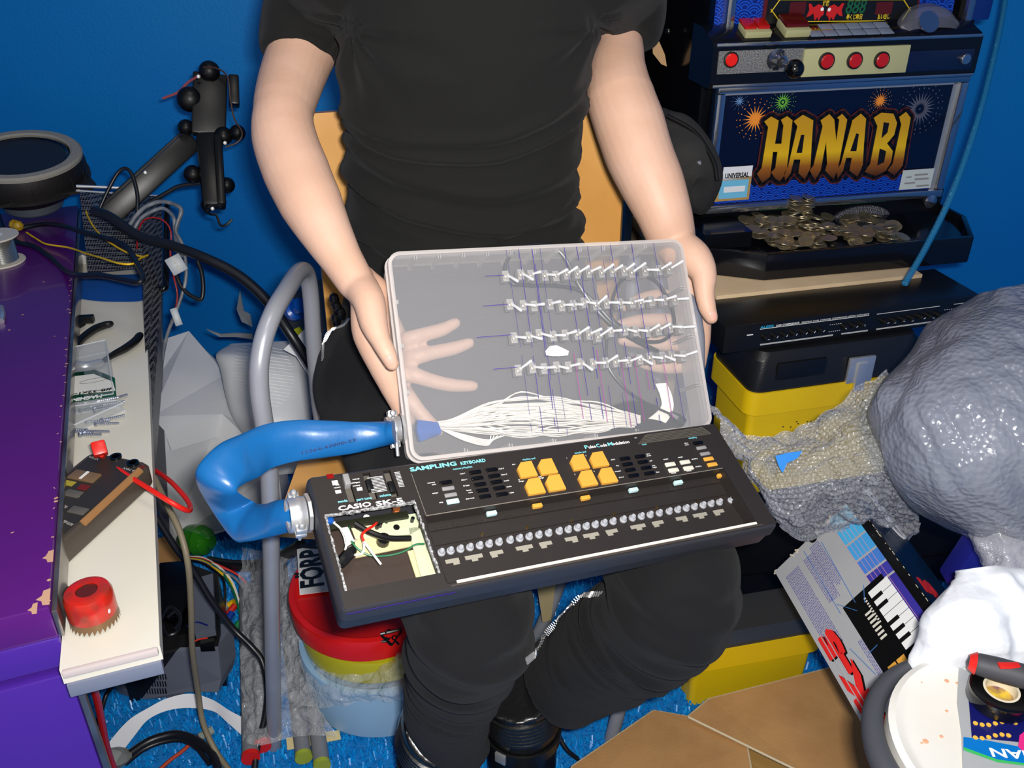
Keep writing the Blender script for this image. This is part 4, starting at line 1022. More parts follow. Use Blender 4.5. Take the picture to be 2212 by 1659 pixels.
# HANABI
glyphs = [[(677, 712), (718, 682), (762, 706), (740, 842), (778, 842), (790, 735), (775, 702), (812, 680), (843, 704), (822, 880), (808, 1000), (800, 1020), (770, 1063), (745, 1050), (718, 1012), (742, 985), (755, 890), (728, 890), (712, 1035), (665, 1072), (635, 1020), (662, 985), (700, 745)],
          [(850, 710), (905, 672), (965, 705), (955, 850), (948, 985), (915, 1052), (878, 1015), (890, 935), (852, 935), (832, 1015), (800, 1060), (792, 1010), (818, 975), (872, 740)],
          [(1008, 705), (1060, 668), (1088, 700), (1100, 830), (1118, 700), (1105, 690), (1135, 667), (1164, 700), (1130, 880), (1110, 985), (1085, 1052), (1035, 1000), (1047, 960), (1040, 830), (1008, 1000), (975, 1056), (945, 1000), (967, 970), (1020, 740)],
          [(1195, 705), (1245, 665), (1275, 695), (1262, 850), (1256, 965), (1225, 1037), (1178, 1000), (1192, 925), (1158, 925), (1140, 1000), (1108, 1050), (1102, 1000), (1128, 960), (1188, 735)],
          [(1320, 690), (1365, 660), (1435, 665), (1457, 720), (1440, 790), (1398, 840), (1432, 885), (1422, 950), (1390, 1002), (1330, 1032), (1268, 1008), (1300, 960), (1342, 740)],
          [(1470, 685), (1510, 655), (1537, 690), (1512, 830), (1490, 970), (1442, 1030), (1402, 1000), (1432, 960), (1482, 730)]]
holes_ = [[(893, 790), (912, 790), (898, 895), (866, 895)], [(1217, 780), (1232, 785), (1217, 885), (1182, 885)], [(1378, 715), (1410, 720), (1400, 775), (1365, 810)], [(1355, 870), (1392, 885), (1380, 950), (1340, 970)]]
def loc(p, z): q = S.hit(*c3(*p)); return Vector((q.x, q.y, z))
def stroke(mb, poly, r_, z):
    n = len(poly); P3 = [loc(p, z) for p in poly]
    mb.add(P3, [tuple(range(n))])
    for i in range(n):
        a, b = P3[i], P3[(i + 1) % n]; t = (b - a).normalized(); v = Vector((-t.y, t.x, 0)) * r_
        mb.add([a + v, a - v, b - v, b + v], [(0, 1, 2, 3)])
        mb.add([a + Vector((math.cos(2 * math.pi * k / 10) * r_, math.sin(2 * math.pi * k / 10) * r_, 0)) for k in range(10)], [tuple(range(10))])
for nm, r_, z, mt in (('letter_glow', .0085, .0030, M('maroon_outline', (88, 30, 20), rough=.4)), ('letter_outline', .0062, .0034, M('black_outline', (12, 8, 8), rough=.4))):
    mb = MB()
    for g in glyphs: stroke(mb, g, r_, z)
    part(nm, mb, mt, art, smooth=None)
m_ltr = bpy.data.materials.new('gold_gradient_print'); m_ltr.use_nodes = True; nt = m_ltr.node_tree; b_ = nt.nodes['Principled BSDF']; b_.inputs['Roughness'].default_value = .35
tcn = nt.nodes.new('ShaderNodeTexCoord'); sp = nt.nodes.new('ShaderNodeSeparateXYZ'); mr = nt.nodes.new('ShaderNodeMapRange'); cr = nt.nodes.new('ShaderNodeValToRGB')
nt.links.new(tcn.outputs['Object'], sp.inputs[0]); nt.links.new(sp.outputs[1], mr.inputs[0]); nt.links.new(mr.outputs[0], cr.inputs[0]); nt.links.new(cr.outputs[0], b_.inputs['Base Color'])
mr.inputs[1].default_value = loc((1000, 1050), 0).y; mr.inputs[2].default_value = loc((1000, 660), 0).y
els = cr.color_ramp.elements; els[0].position = 0; els[0].color = (*lin((70, 35, 12)), 1); els[1].position = 1; els[1].color = (*lin((205, 150, 20)), 1)
for p_, c_ in ((.22, (150, 88, 18)), (.42, (225, 180, 16)), (.7, (205, 155, 18))): e_ = els.new(p_); e_.color = (*lin(c_), 1)
for g in glyphs:
    mb = MB(); mb.prism([loc(p, 0)[:2] for p in g], .0034, .0042); part('gold_letter', mb, m_ltr, art, smooth=None)
for g in holes_:
    mb = MB(); mb.prism([loc(p, 0)[:2] for p in g], .0042, .0046); part('letter_counter', mb, MATS['black_outline'], art, smooth=None)
# stickers
def sticker(x0, y0, x1, y1, mt, z=.0047, nm='sticker'):
    a = loc((x0, y0), z); b = loc((x1, y1), z); mb = MB(); mb.ext((a.x, b.y, z - .0003), (b.x, a.y, z)); return part(nm, mb, mt, art, smooth=None), a, b
_, a, b = sticker(438, 980, 600, 1045, M('white_label', (225, 228, 232), rough=.4))
mb = MB(); put_text(mb, 'UNIVERSAL', (a.x + .004, b.y + .0035, .0049), (1, 0, 0), (0, 1, 0), .011, bold=.035, fit=(b.x - a.x) * .82); part('sticker_text', mb, m_black, art, smooth=None)
sticker(400, 1045, 585, 1168, M('tan_label', (175, 140, 80), rough=.4)); sticker(418, 1060, 572, 1155, M('light_blue_label', (110, 185, 220), rough=.4), .0050); sticker(440, 1095, 560, 1120, MATS['white_label'], .0052)
sticker(1492, 998, 1650, 1100, M('grey_white_label', (190, 200, 198), rough=.4), nm='small_label')
mb = MB()
for k, (x0, x1, y) in enumerate(((1560, 1635, 1020), (1510, 1540, 1035), (1560, 1640, 1045), (1500, 1560, 1070), (1570, 1640, 1085))): a = loc((x0, y), .0049); b = loc((x1, y + 5), .0049); mb.ext((a.x, b.y, .0047), (b.x, a.y, .0050))
part('label_print', mb, m_btng, art, smooth=None)
# ---- control deck
dh = .055
dx0, dx1, dyb, dyt = sq(402, 262, 1905, 440, dh)
dx0 -= .0; tyb = S.hit(*c3(1000, 150), h=.0).y
mb = MB(); prof = [(-.03, dyb - .004), (dh - .006, dyb - .004), (dh, dyb + .004), (dh, dyt - .004), (dh - .005, dyt + .002), (.004, tyb + .006), (-.03, tyb + .006)]
mb.hull([Vector((dx1 + .004, y, z)) for z, y in prof], [Vector((dx0 - .004, y, z)) for z, y in prof]); deck = part('control_deck', mb, m_chd, sroot)
for y in (dyb + .001, dyt - .001):
    mb = MB(); mb.box(((dx0 + dx1) / 2, y, dh + .001), (dx1 - dx0, .005, .006), bev=.0015); part('chrome_bar', mb, m_chr, deck)
def dplate(x0, y0, x1, y1, mt, nm, t=.003):
    a = sq(x0, y0, x1, y1, dh); mb = MB(); mb.box(((a[0] + a[1]) / 2, (a[2] + a[3]) / 2, dh + t / 2), (a[1] - a[0], a[3] - a[2], t), bev=.0012); return part(nm, mb, mt, deck)
dplate(415, 300, 900, 415, m_silver, 'silver_plate'); dplate(912, 285, 1500, 422, m_cream, 'stop_button_panel', .007); dplate(1515, 300, 1890, 405, M('panel_blue_reflection', (16, 22, 50), rough=.15, coat=.6), 'dark_panel')  # dark panel at right: chrome with its blue reflection painted as colour
def rbtn(pt, r_, mt, nm, h_=.006, base=True, z0=dh + .003):
    c = S.hit(*c3(*pt), h=z0); Mx = Matrix.Translation((c.x, c.y, z0))
    if base: mb = MB(); mb.lathe([(r_ * .9, 0), (r_ * 1.22, 0), (r_ * 1.22, h_ * .6), (r_ * 1.02, h_ * .7), (r_ * .9, h_ * .3)], n=24, Mx=Mx, closed=True); par = part(nm + '_ring', mb, m_black, deck)
    mb = MB(); mb.lathe([(r_, 0), (r_, h_ * .8), (r_ * .85, h_), (.0003, h_)], n=24, Mx=Mx); return part(nm, mb, mt, deck)
rbtn((485, 350), .0095, M('bright_red_button', (235, 30, 16), rough=.3), 'bet_button')
for p_ in ((1047, 358), (1212, 355), (1371, 352)): rbtn(p_, .0105, m_red, 'stop_button', z0=dh + .007)
rbtn((1862, 345), .0085, m_chr, 'key_lock', base=False)
c = S.hit(*c3(745, 345), h=dh); mb = MB(); mb.lathe([(.014, 0), (.016, .004), (.011, .010), (.009, .022), (.0003, .023)], n=22, Mx=Matrix.Translation((c.x, c.y, dh + .003))); part('lever_collar', mb, m_chr, deck)
mb = MB(); mb.cyl((c.x, c.y, dh + .02), (c.x + .006, c.y - .004, dh + .045), .004, 12); part('lever_stem', mb, m_chr, deck)
c2 = Vector((c.x + .008, c.y - .006, dh + .050)); mb = MB(); mb.lathe([(.014 * math.sin(R(a)) + .0001, -.014 * math.cos(R(a))) for a in range(0, 181, 15)], n=24, Mx=Matrix.Translation(c2)); part('lever_ball', mb, m_blackgl, deck)
# deck top: sloping plane helper
TA = Vector((0, dyt + .002, dh - .005)); TB = Vector((0, tyb + .006, .004)); tn = Vector((0, -(TB.z - TA.z), (TB.y - TA.y))); 
DT = Frame(S.M @ Vector((dx0, TA.y, TA.z)), S.x, (S.M.to_3x3() @ (TB - TA)))
def dt(px, py, h=0): return S.I @ (DT.M @ DT.hit(*c3(px, py), h=h))
dyl = (TB - TA).normalized()
rot_dt = Matrix((Vector((1, 0, 0)), dyl, Vector((1, 0, 0)).cross(dyl))).transposed()
dlen = (TB - TA).length
def topbox(px0, px1, f0, f1, h_, mt, nm, bev=.002, lift=0):
    a = dt(px0, 200); b = dt(px1, 200); cx = (a.x + b.x) / 2; n = Vector((1, 0, 0)).cross(dyl)
    c = Vector((cx, TA.y, TA.z)) + dyl * dlen * (f0 + f1) / 2 + n * (h_ / 2 + lift); mb = MB(); mb.box(c, (b.x - a.x, dlen * (f1 - f0), h_), rot=rot_dt, bev=bev); return part(nm, mb, mt, deck)
topbox(548, 706, .15, .8, .010, m_cream, 'bet_button_base'); topbox(548, 622, .3, .85, .005, m_red, 'bet_button', lift=.010); topbox(630, 700, .3, .85, .005, m_red, 'bet_button', lift=.010)
topbox(785, 935, .1, .85, .012, m_cream, 'max_bet_base'); topbox(790, 928, .25, .92, .006, M('dark_red_button', (85, 12, 12), rough=.25), 'max_bet_button', lift=.012)
mb = MB(); a = dt(925, 185, .001); b = dt(1080, 180, .001); put_text(mb, 'HANABI', a, (1, 0, 0), dyl, .013, bold=.03, fit=b.x - a.x); part('deck_text', mb, M('dull_gold_print', (165, 125, 40), rough=.4), deck, smooth=None)
for r_ in range(2):
    for k in range(6 - (r_ == 0)):
        x = 945 + k * 85 + (r_ == 0) * 150 * .6; topbox(x + 2, x + 80, .12 + .38 * (1 - r_ if False else r_ == 0), .44 + .38 * (r_ == 0), .0012, M('pale_blue_label', (128, 140, 160), rough=.4) if 'pale_blue_label' not in MATS else MATS['pale_blue_label'], 'payout_label', bev=.0002)
c = dt(1640, 140, .0); m_smoke = M('clear_smoky_dome', (120, 122, 135), rough=.12, alpha=.45)
mb = MB(); rg = []
for k, (f, wd, hh) in enumerate(((0, .040, .004), (.2, .052, .018), (.5, .050, .026), (.8, .040, .024), (1.0, .020, .010))):
    cc = c + dyl * dlen * (f - .4); rg.append([cc + Vector((wd * math.cos(R(a)), 0, 0)) + Vector((1, 0, 0)).cross(dyl) * hh * math.sin(R(a)) for a in range(0, 181, 15)])
mb.rings(rg, caps=False, closed=False); part('coin_slot_cover', mb, m_smoke, deck)
mb = MB(); mb.lathe([(.0003, 0), (.017, 0), (.017, .002), (.0003, .002)], n=24, Mx=Matrix.Translation(dt(1650, 130, .012)) @ Matrix.Rotation(R(-30), 4, 'X')); part('coin_guide', mb, m_chr, deck)
# ---- upper panel
ux0, ux1, uy0, uy1 = sq(430, -260, 1775, 150)
mb = MB(); mb.ext((ux0, tyb, -.02), (ux1, tyb + .5, -.004)); up = part('upper_panel', mb, m_navy, sroot, smooth=None)
waves(ux0, loc((683, 60), 0).x, tyb + .004, tyb + .10, .016, -.0038, up); waves(loc((1565, 60), 0).x, ux1, tyb + .004, tyb + .10, .016, -.0038, up)
a = loc((683, 0), 0); b = loc((1560, 145), 0); yb2 = loc((1100, 140), 0).y
mb = MB(); mb.ext((a.x, yb2, -.004), (b.x, yb2 + .11, .004)); part('display_surround', mb, M('dark_red_surround', (95, 22, 22), rough=.3), up, smooth=None)
mb = MB(); mb.ext((a.x + .004, yb2 + .004, .004), (b.x - .004, yb2 + .105, .0055)); disp_ = part('display', mb, m_black, up, smooth=None)
mb = MB(); hx = [loc(p, .0062) for p in ((718, 60), (765, 125), (1480, 118), (1525, 50), (1490, 0))]; hx2 = [loc((765, -5), .0062), loc((1490, -5), .0062)]
for p, q in ((hx[0], hx[1]), (hx[1], hx[2]), (hx[2], hx[3]), (hx[0], hx2[0]), (hx[3], hx2[1]), (hx2[0], hx2[1])): 
    t = (q - p).normalized(); mb.cyl(p - t * .003, q + t * .003, .0008, 6)
part('yellow_outline', mb, M('yellow_line', (225, 195, 40), rough=.4), disp_)
for x in (828, 1335):
    a = loc((x, 10), .006); b = loc((x + 82, 80), .006); mb = MB(); mb.ext((a.x, b.y, .0055), (b.x, a.y, .0062)); part('counter_window', mb, M('dark_red_window', (82, 20, 18), rough=.3) if 'dark_red_window' not in MATS else MATS['dark_red_window'], disp_, smooth=None)
mb = MB(); p = loc((1142, 78), .006); put_text(mb, '888', p, (1, 0, 0), (0, 1, 0), .030, bold=.01, shear=.15, fit=loc((1260, 78), 0).x - p.x); part('digit_display', mb, M('dim_green_digits', (20, 92, 58), rough=.4), disp_, smooth=None)
for x0, fl_ in ((980, 1), (1080, -1)):
    mb = MB(); c = loc((x0, 68), .0062); s_ = .0135
    mb.prism([(c.x + fl_ * u * s_, c.y + v * s_) for u, v in ((.9, .1), (.7, .6), (.1, .85), (-.5, .5), (-.9, .95), (-1.15, .9), (-.95, .2), (-1.2, -.5), (-.8, -.4), (-.4, -.1), (-.1, -.9), (.25, -.5), (.35, -1.0), (.6, -.5), (.9, -.3))], .0058, .0066)
    fish = part('goldfish_picture', mb, M('red_print', (200, 30, 28), rough=.4) if 'red_print' not in MATS else MATS['red_print'], disp_, smooth=None)
    mb = MB(); mb.lathe([(.0002, .0067), (.0028, .0067)], n=12, Mx=Matrix.Translation((c.x + fl_ * .0085, c.y + .004, 0))); mb.f = [tuple(range(12, 24))]; mb.mi = [0]; part('fish_eye', mb, m_white, disp_, smooth=None)
for s_, x0, x1, y in (('貯玉', 848, 886, 110), ('最くじ動況', 1152, 1245, 110), ('払い出し', 1335, 1405, 108), ('好機', 1015, 1052, 30)):
    mb = MB(); p = loc((x0, y), .0062); q = loc((x1, y), .0062)
    try:
        put_text(mb, s_, p, (1, 0, 0), (0, 1, 0), .0085, bold=.02, fit=q.x - p.x)
        if mb.v: part('display_caption', mb, MATS['yellow_line'], disp_, smooth=None)
    except Exception: pass
for x in (X0 + .004, ux1 + .02):
    mb = MB(); mb.box((x, tyb + .26, .006), (.014, .52, .022), bev=.005); part('chrome_pillar', mb, m_chr, sroot)
mb = MB(); mb.box((X1 - .01, tyb + .26, -.004), (.035, .52, .03), bev=.006); part('side_column', mb, M('column_blue_reflection', (20, 40, 110), rough=.1, coat=.8), sroot)  # blue reflection on the column is painted into its base colour
# ---- coin tray
mb = MB()
fy = yt; ty0, ty1 = X0 - .03, X1 + .01
rim_y = yt + .035
mb.hull([Vector((x, yt - .004, z)) for x, z in ((ty0, -.03), (ty1 + .02, -.03), (ty1 - .03, TH), (ty0 + .09, TH), (ty0, TH - .05))], [Vector((x, yt - .012, z)) for x, z in ((ty0, -.03), (ty1 + .02, -.03), (ty1 - .03, TH), (ty0 + .09, TH), (ty0, TH - .05))])
outl = [(ty0, -.03), (ty0, TH - .05), (ty0 + .09, TH), (ty1 - .03, TH), (ty1 + .02, .04), (ty1 + .02, -.03)]
for (xa, za), (xb, zb_) in zip(outl, outl[1:]):
    p = Vector((xa, 0, za)); q = Vector((xb, 0, zb_)); c = (p + q) / 2; t = (q - p).normalized(); L_ = (q - p).length; n = t.cross(Vector((0, 1, 0)))
    rot = Matrix((t, Vector((0, 1, 0)), n)).transposed(); low = za > TH - .06 or True
    mb.box(c + Vector((0, yt - .016, 0)), (L_ + .006, .046, .010), rot=rot, bev=.003)
mb.ext((ty0 - .0, yt - .012, -.034), (ty1 + .02, Yb + .002, -.028))
mb.ext((ty0 + .002, yt, .0), (ty0 + .085, yt + .026, TH - .05)); 
tray = part('coin_tray', mb, m_chd, sroot, label='black glossy coin tray')
c = S.hit(*c3(1258, 1285), h=-.024); mb = MB(); k_ = (S.hit(*c3(1418, 1285), h=-.024).x - c.x)
mb.lathe([(k_, 0), (k_, .004), (k_ * .94, .005), (.0003, .006)], n=36, Mx=Matrix.Translation((c.x, c.y, -.028)) @ Matrix.Diagonal((1, .42, 1, 1))); part('speaker_grille', mb, M('perforated_grey_metal', (105, 105, 112), rough=.4, metal=.5, bump=(420, 1.0, 'voronoi')), tray)
mb = MB(); a = S.hit(*c3(1640, 1265), h=0); mb.lathe([(.0003, 0), (.010, 0), (.012, .01), (.0003, .014)], n=14, Mx=Matrix.Translation((X1 - .02, (Yb + yt) / 2 + .01, 0))); part('chrome_fitting', mb, m_chr, tray)
for s_ in (-1, 1):
    mb = MB(); mb.ext(((X0 + X1) / 2 + s_ * .07 - .05, Yb - .003, -.01), ((X0 + X1) / 2 + s_ * .07 + .05, Yb, .002)); part('green_light_strip', mb, M('green_plastic_strip', (15, 75, 40), rough=.3) if 'green_plastic_strip' not in MATS else MATS['green_plastic_strip'], sroot)
# coins: every one an object
m_coin = M('nickel_coin', (168, 158, 138), rough=.28, metal=.85, var=(60, (190, 175, 140)), bump=(500, .4))
cm = MB(); cm.lathe([(.0003, 0), (.0118, 0), (.0125, .0003), (.0125, .0013), (.0118, .0016), (.0105, .0013), (.0003, .0013)], n=24)
coin_me = new_mesh('coin', cm, m_coin, 40)
cx0 = S.hit(*c3(560, 1440), h=TH * .8).x; cx1 = S.hit(*c3(1580, 1440), h=TH * .8).x
for k in range(190):
    if k < 34:      # two little towers in the middle
        t = k % 17; bx = S.hit(*c3(865 if k < 17 else 930, 1300), h=.02).x
        p = Vector((bx + random.uniform(-.004, .004), yt + .003 + t * .0030, .012 + random.uniform(-.003, .003))); e = (R(-90 + random.uniform(-20, 20)), R(random.uniform(-18, 18)), 0)
    else:
        u = random.random(); v = random.random() ** .8
        p = Vector((cx0 + .014 + (cx1 - cx0 - .03) * u, yt + .0015 + random.random() * .012 + max(0, .018 * (1 - abs(u - .35) * 2.4)) * (1 - v), .0 + v * (TH - .02)))
        if p.x < cx0 + .05 - (TH - p.z) * .2: p.x += .05
        e = (R(-90 + random.uniform(-16, 22)), R(random.uniform(-14, 14)), 0)
    o = bpy.data.objects.new('coin', coin_me); COL.objects.link(o)
    o.matrix_world = S.M @ Matrix.LocRotScale(p, Matrix.Rotation(e[0], 3, 'X').to_quaternion() @ Matrix.Rotation(e[1], 3, 'Y').to_quaternion() , None)
    o['label'] = 'round nickel coin lying among the others in the black tray of the slot machine'; o['category'] = 'coin'; o['group'] = 'coins in the slot machine tray'
# ---- board and stand
wz = (S.M @ Vector((0, yt - .040, 0))).z
A_ = PZ(1561, 632, wz); B_ = PZ(1980, 588, wz); dirx = (B_ - A_); dirx.z = 0; dirx.normalize(); diry = Vector((-dirx.y, dirx.x, 0)); L_ = (B_ - A_).length
m_mdf = M('pale_wood_board', (206, 178, 140), rough=.7, var=(18, (214, 188, 150)), bump=(160, .2))
Wf = Frame(A_, dirx, diry)
stand = root('machine_stand', 'pale wooden board stand carrying the slot machine', 'stand', Mx=Wf.M)
mb = MB(); mb.box((L_ / 2 - .005, .25, -.011), (L_ + .02, .52, .022), bev=.0015); part('board', mb, m_mdf, stand)
for x in (-.008, L_ - .015):
    mb = MB(); mb.ext((x, .16, -wz), (x + .018, .45, -.022)); part('side_panel', mb, m_mdf, stand)
# ---- blue rope light hanging at the right
mb = MB(); pts = [P(2178, -60, 1.62), P(2168, 20, 1.60), P(2150, 110, 1.57), P(2112, 260, 1.52), P(2060, 410, 1.47), P(2005, 525, 1.43), P(1955, 612, 1.375)]
mb.tube(pts, .0052, n=12, sub=8); rope = single('rope_light', mb, M('translucent_cyan_tube', (30, 130, 185), rough=.15, alpha=.6), 'thin translucent blue cable hanging down beside the slot machine', 'cable', smooth=60)
mb = MB(); c = catmull(pts, 40); 
mb.tube([p + Vector((.0022 * math.sin(i * .9), .0022 * math.cos(i * .9), 0)) for i, p in enumerate(c)], .0011, n=5, smooth=False); mb.tube([p + Vector((.0022 * math.sin(i * .9 + 3.1), .0022 * math.cos(i * .9 + 3.1), 0)) for i, p in enumerate(c)], .0011, n=5, smooth=False)
part('metal_braid', mb, M('pale_braid', (150, 205, 220), rough=.25, metal=.6), rope, world=True)
# ---- dark case standing left of the machine
xL = P(1378, 100, 1.62).x; xR = (S.M @ Vector((X0 - .016, 0, -.1))).x - .07
mb = MB(); mb.box(((xL + xR - .005) / 2, 1.80, .70), (xR - .005 - xL, .36, 1.40), bev=.006); tower = single('tall_black_case', mb, m_chd, 'tall black cabinet standing between the wall and the slot machine', 'cabinet')
mb = MB(); c = PY(1424, 112, 1.617); f = 1.617
hole = [PY(x, y, 1.6185) for x, y in ((1408, 85), (1424, 90), (1436, 118), (1440, 143), (1428, 138), (1410, 115))]
mb.hull([Vector((p.x, 1.616, p.z)) for p in hole], [Vector((p.x, 1.621, p.z)) for p in hole]); part('slotted_opening', mb, M('beige_inside', (190, 150, 105), rough=.6), tower, world=True)
mb = MB(); 
for (x, y) in ((1445, 70),): q = PY(x, y, 1.616); mb.lathe([(.0002, -.003), (.006, -.002), (.004, 0), (.0002, .001)], n=12, Mx=Matrix.Translation((q.x, 1.618, q.z)) @ Matrix.Rotation(R(90), 4, 'X'))
part('screw_head', mb, m_blackgl, tower, world=True)
# ---- soft black bag
mb = strap('b', [(1432, 232, 1400, 300, 1.40), (1500, 262, 1405, 350, 1.38), (1545, 325, 1420, 395, 1.36), (1562, 378, 1450, 425, 1.35), (1548, 412, 1485, 440, 1.34), (1515, 436, 1500, 446, 1.335)], [.02, .045, .055, .05, .04, .01], None, '', '', wob=.012)
bag = single('cloth_hat', mb, M('dark_wool_cloth', (42, 41, 40), rough=.95, bump=(300, .4), var=(12, (30, 29, 29))), 'soft black cloth hat hanging beside the forearm in front of the slot machine', 'hat', smooth=80)
mb = MB(); mb.tube([P(1440, 250, 1.34), P(1500, 285, 1.325), P(1540, 345, 1.31), P(1550, 390, 1.305)], .0035, n=8); part('seam_piping', mb, m_black, bag, world=True)
mb = MB(); q = P(1510, 348, 1.30); mb.tube([q, q + Vector((.002, 0, -.012))], .003, n=8, smooth=False); part('metal_stud', mb, m_steel, bag, world=True)
# ================================================================ things stacked at the right
def zquad(pts, z): return [PZ(x, y, z) for x, y in pts]
def c4(x, y): return (1400 + x / 2.724, 500 + y / 2.724)
def c5(x, y): return (1400 + x / 2.517, 1000 + y / 2.517)
m_yel = M('yellow_tool_plastic', (232, 196, 12), rough=.42, bump=(400, .1), var=(5, (226, 186, 10)))
m_tbk = M('black_tool_lid', (24, 25, 28), rough=.38, bump=(500, .15))
# rack effect unit
RZ = .585
fl_ = PZ(1566, 706, RZ); fr_ = PZ(2116, 636, RZ); dx = (fr_ - fl_).normalized(); RW = (fr_ - fl_).length
RK = Frame(fl_, dx, (0, 0, 1)); rk = root('rack_compressor', 'black rack effects unit with rows of knobs on the yellow toolbox', 'audio equipment', Mx=RK.M)
mb = MB(); mb.box((RW / 2, -.022, -.055), (RW, .044, .11), bev=.0015); part('case', mb, m_black, rk)
mb = MB(); mb.box((RW / 2, -.022, .0015), (RW, .044, .003), bev=.0006); part('front_panel', mb, m_black, rk)
def rh(x, y): q = RK.hit(*c4(x, y), h=.003); return Vector((q.x, q.y, .0032))
mw = MB()
for x0, y0, x1, y1 in ((655, 597, 1300, 492), (1345, 490, 1715, 437), (1800, 425, 1940, 405), (652, 708, 1080, 645), (1130, 635, 1285, 612), (1335, 606, 1730, 543)):
    p = rh(x0, y0); q = rh(x1, y1); yy = -.010 if y0 < 600 and not (x0 == 1335) else -.036
    mw.ext((p.x, yy - .0003, .003), (q.x, yy + .0003, .0036))
    if yy < -.02: mw.ext((p.x, yy - .0016, .003), (q.x, yy - .0012, .0036))
for x, y in ((600, 600),): p = rh(x, y); mw.ext((p.x - .005, -.018, .003), (p.x + .005, -.0165, .0036))
p = rh(740, 560); q = rh(1300, 480)
put_text(mw, '3630 COMPRESSOR', (rh(750, 570).x, -.0088, .0033), (1, 0, 0), (0, 1, 0), .0042, bold=.02, fit=rh(888, 550).x - rh(750, 570).x)
put_text(mw, 'RMS/PEAK DUAL CHANNEL COMPRESSOR LIMITER WITH GATE', (rh(900, 550).x, -.0088, .0033), (1, 0, 0), (0, 1, 0), .0036, fit=rh(1300, 480).x - rh(900, 550).x)
part('panel_lettering', mw, m_white, rk, smooth=None)
mb = MB(); put_text(mb, 'ALESIS', (rh(658, 580).x, -.0088, .0033), (1, 0, 0), (0, 1, 0), .0050, bold=.04, fit=rh(740, 565).x - rh(658, 580).x); part('brand_lettering', mb, M('blue_cyan_print', (40, 150, 190), rough=.5), rk, smooth=None)
for i, x in enumerate((690, 745, 800, 855, 910, 960, 1010, 1150, 1200, 1250, 1375, 1430, 1480, 1530, 1580, 1630, 1680, 1810, 1860, 1905)):
    q = rh(x, 560); mb = MB(); mb.lathe([(.0046, 0), (.0042, .009), (.0036, .010), (.0003, .010)], n=14, Mx=Matrix.Translation((q.x, -.024, .003))); kn = part('knob', mb, m_black, rk)
    mb = MB(); a = random.uniform(-2, 2); mb.box((q.x + .0028 * math.sin(a), -.024 + .0028 * math.cos(a), .0132), (.0006, .0035, .0004), rot=Matrix.Rotation(-a, 3, 'Z')); part('knob_pointer', mb, m_white, kn)
mb = MB()
for x in (1070, 1720): 
    for k in range(6):
        for j in range(2): q = rh(x + k * 12, 560); mb.box((q.x, -.018 - j * .012, .0033), (.0016, .0007, .0004))
part('meter_marks', mb, m_white, rk, smooth=None)
# toolbox under it
def toolbox(name, label, fl, fr, bk, ztop, zrim, zlip, zbot, taper, group=None):
    dx = (fr - fl); dx.z = 0; Wd = dx.length; dx.normalize(); T = Frame((fl.x, fl.y, 0), dx, (-dx.y, dx.x, 0))
    t = root(name, label, 'toolbox', Mx=T.M); D = bk
    mb = MB(); rg = [rrect(0, Wd, 0, D, .02, zrim), rrect(0, Wd, 0, D, .02, zrim + .006), rrect(.004, Wd - .004, .004, D - .004, .02, ztop - .012), rrect(.012, Wd - .012, .012, D - .012, .02, ztop)]
    mb.rings(rg); lid = part('lid', mb, m_tbk, t)
    mb = MB(); rg = [rrect(-.003, Wd + .003, -.003, D + .003, .022, zlip), rrect(-.003, Wd + .003, -.003, D + .003, .022, zrim)]
    mb.rings(rg); part('rim', mb, m_yel, t)
    mb = MB(); rg = [rrect(taper, Wd - taper, taper, D - taper, .008, zbot), rrect(taper, Wd - taper, taper, D - taper, .008, zbot + .008), rrect(taper * .7, Wd - taper * .7, taper * .7, D - taper * .7, .012, zlip)]
    mb.rings(rg); part('tub', mb, m_yel, t)
    return t, T, Wd, D, lid
RIM = .475
f1 = PZ(1622, 852, RIM); f2 = PZ(1990, 802, RIM)
t1, T1, W1, D1, lid1 = toolbox('toolbox', 'yellow toolbox with black lid and metal catch under the rack effects unit', f1, f2, .14, .538, RIM, .435, .272, .012)
q = T1.hit(*c4(1290, 800), h=0)
cx = (T1.I @ PZ(*c4(1290, 830), .50)).x
mb = MB(); mb.box((cx, -.003, .496), (.045, .006, .045), bev=.002); mb.box((cx, -.007, .485), (.018, .006, .05), bev=.002); part('metal_catch', mb, m_steel, t1)
cx = (T1.I @ PZ(*c4(900, 800), .51)).x
mb = MB(); mb.box((cx, .004, .508), (.085, .010, .030), bev=.004); part('lid_recess', mb, m_black, lid1)
random.seed(5)
mb = MB()
for k in range(70):
    u = (T1.I @ PZ(*c4(random.gauss(760, 55), 1000), .40)).x; mb.box((u, .0035, .37 + random.gauss(0, .016)), (.002, .0012, .0015))
part('dirt_specks', mb, M('dirt', (70, 58, 15), rough=.9), t1, smooth=None)
# long black case on the floor behind
mb = MB(); mb.box((0, 0, 0), (.80, .17, .265), bev=.006)
mb.T = None; Rz = Matrix.Rotation(R(8), 4, 'Z'); mb.v = [tuple(Matrix.Translation((.76, 1.37, .1325)) @ Rz @ Vector(v)) for v in mb.v]
bc = single('black_case', mb, m_black, 'large low black case on the floor under the yellow toolbox', 'case')
for zz_ in (.07, .18): mb = MB(); mb.T = Matrix.Translation((.76, 1.37, zz_)) @ Rz; mb.box((0, -.0855, 0), (.78, .002, .003)); part('case_seam', mb, m_blackgl, bc, world=True)
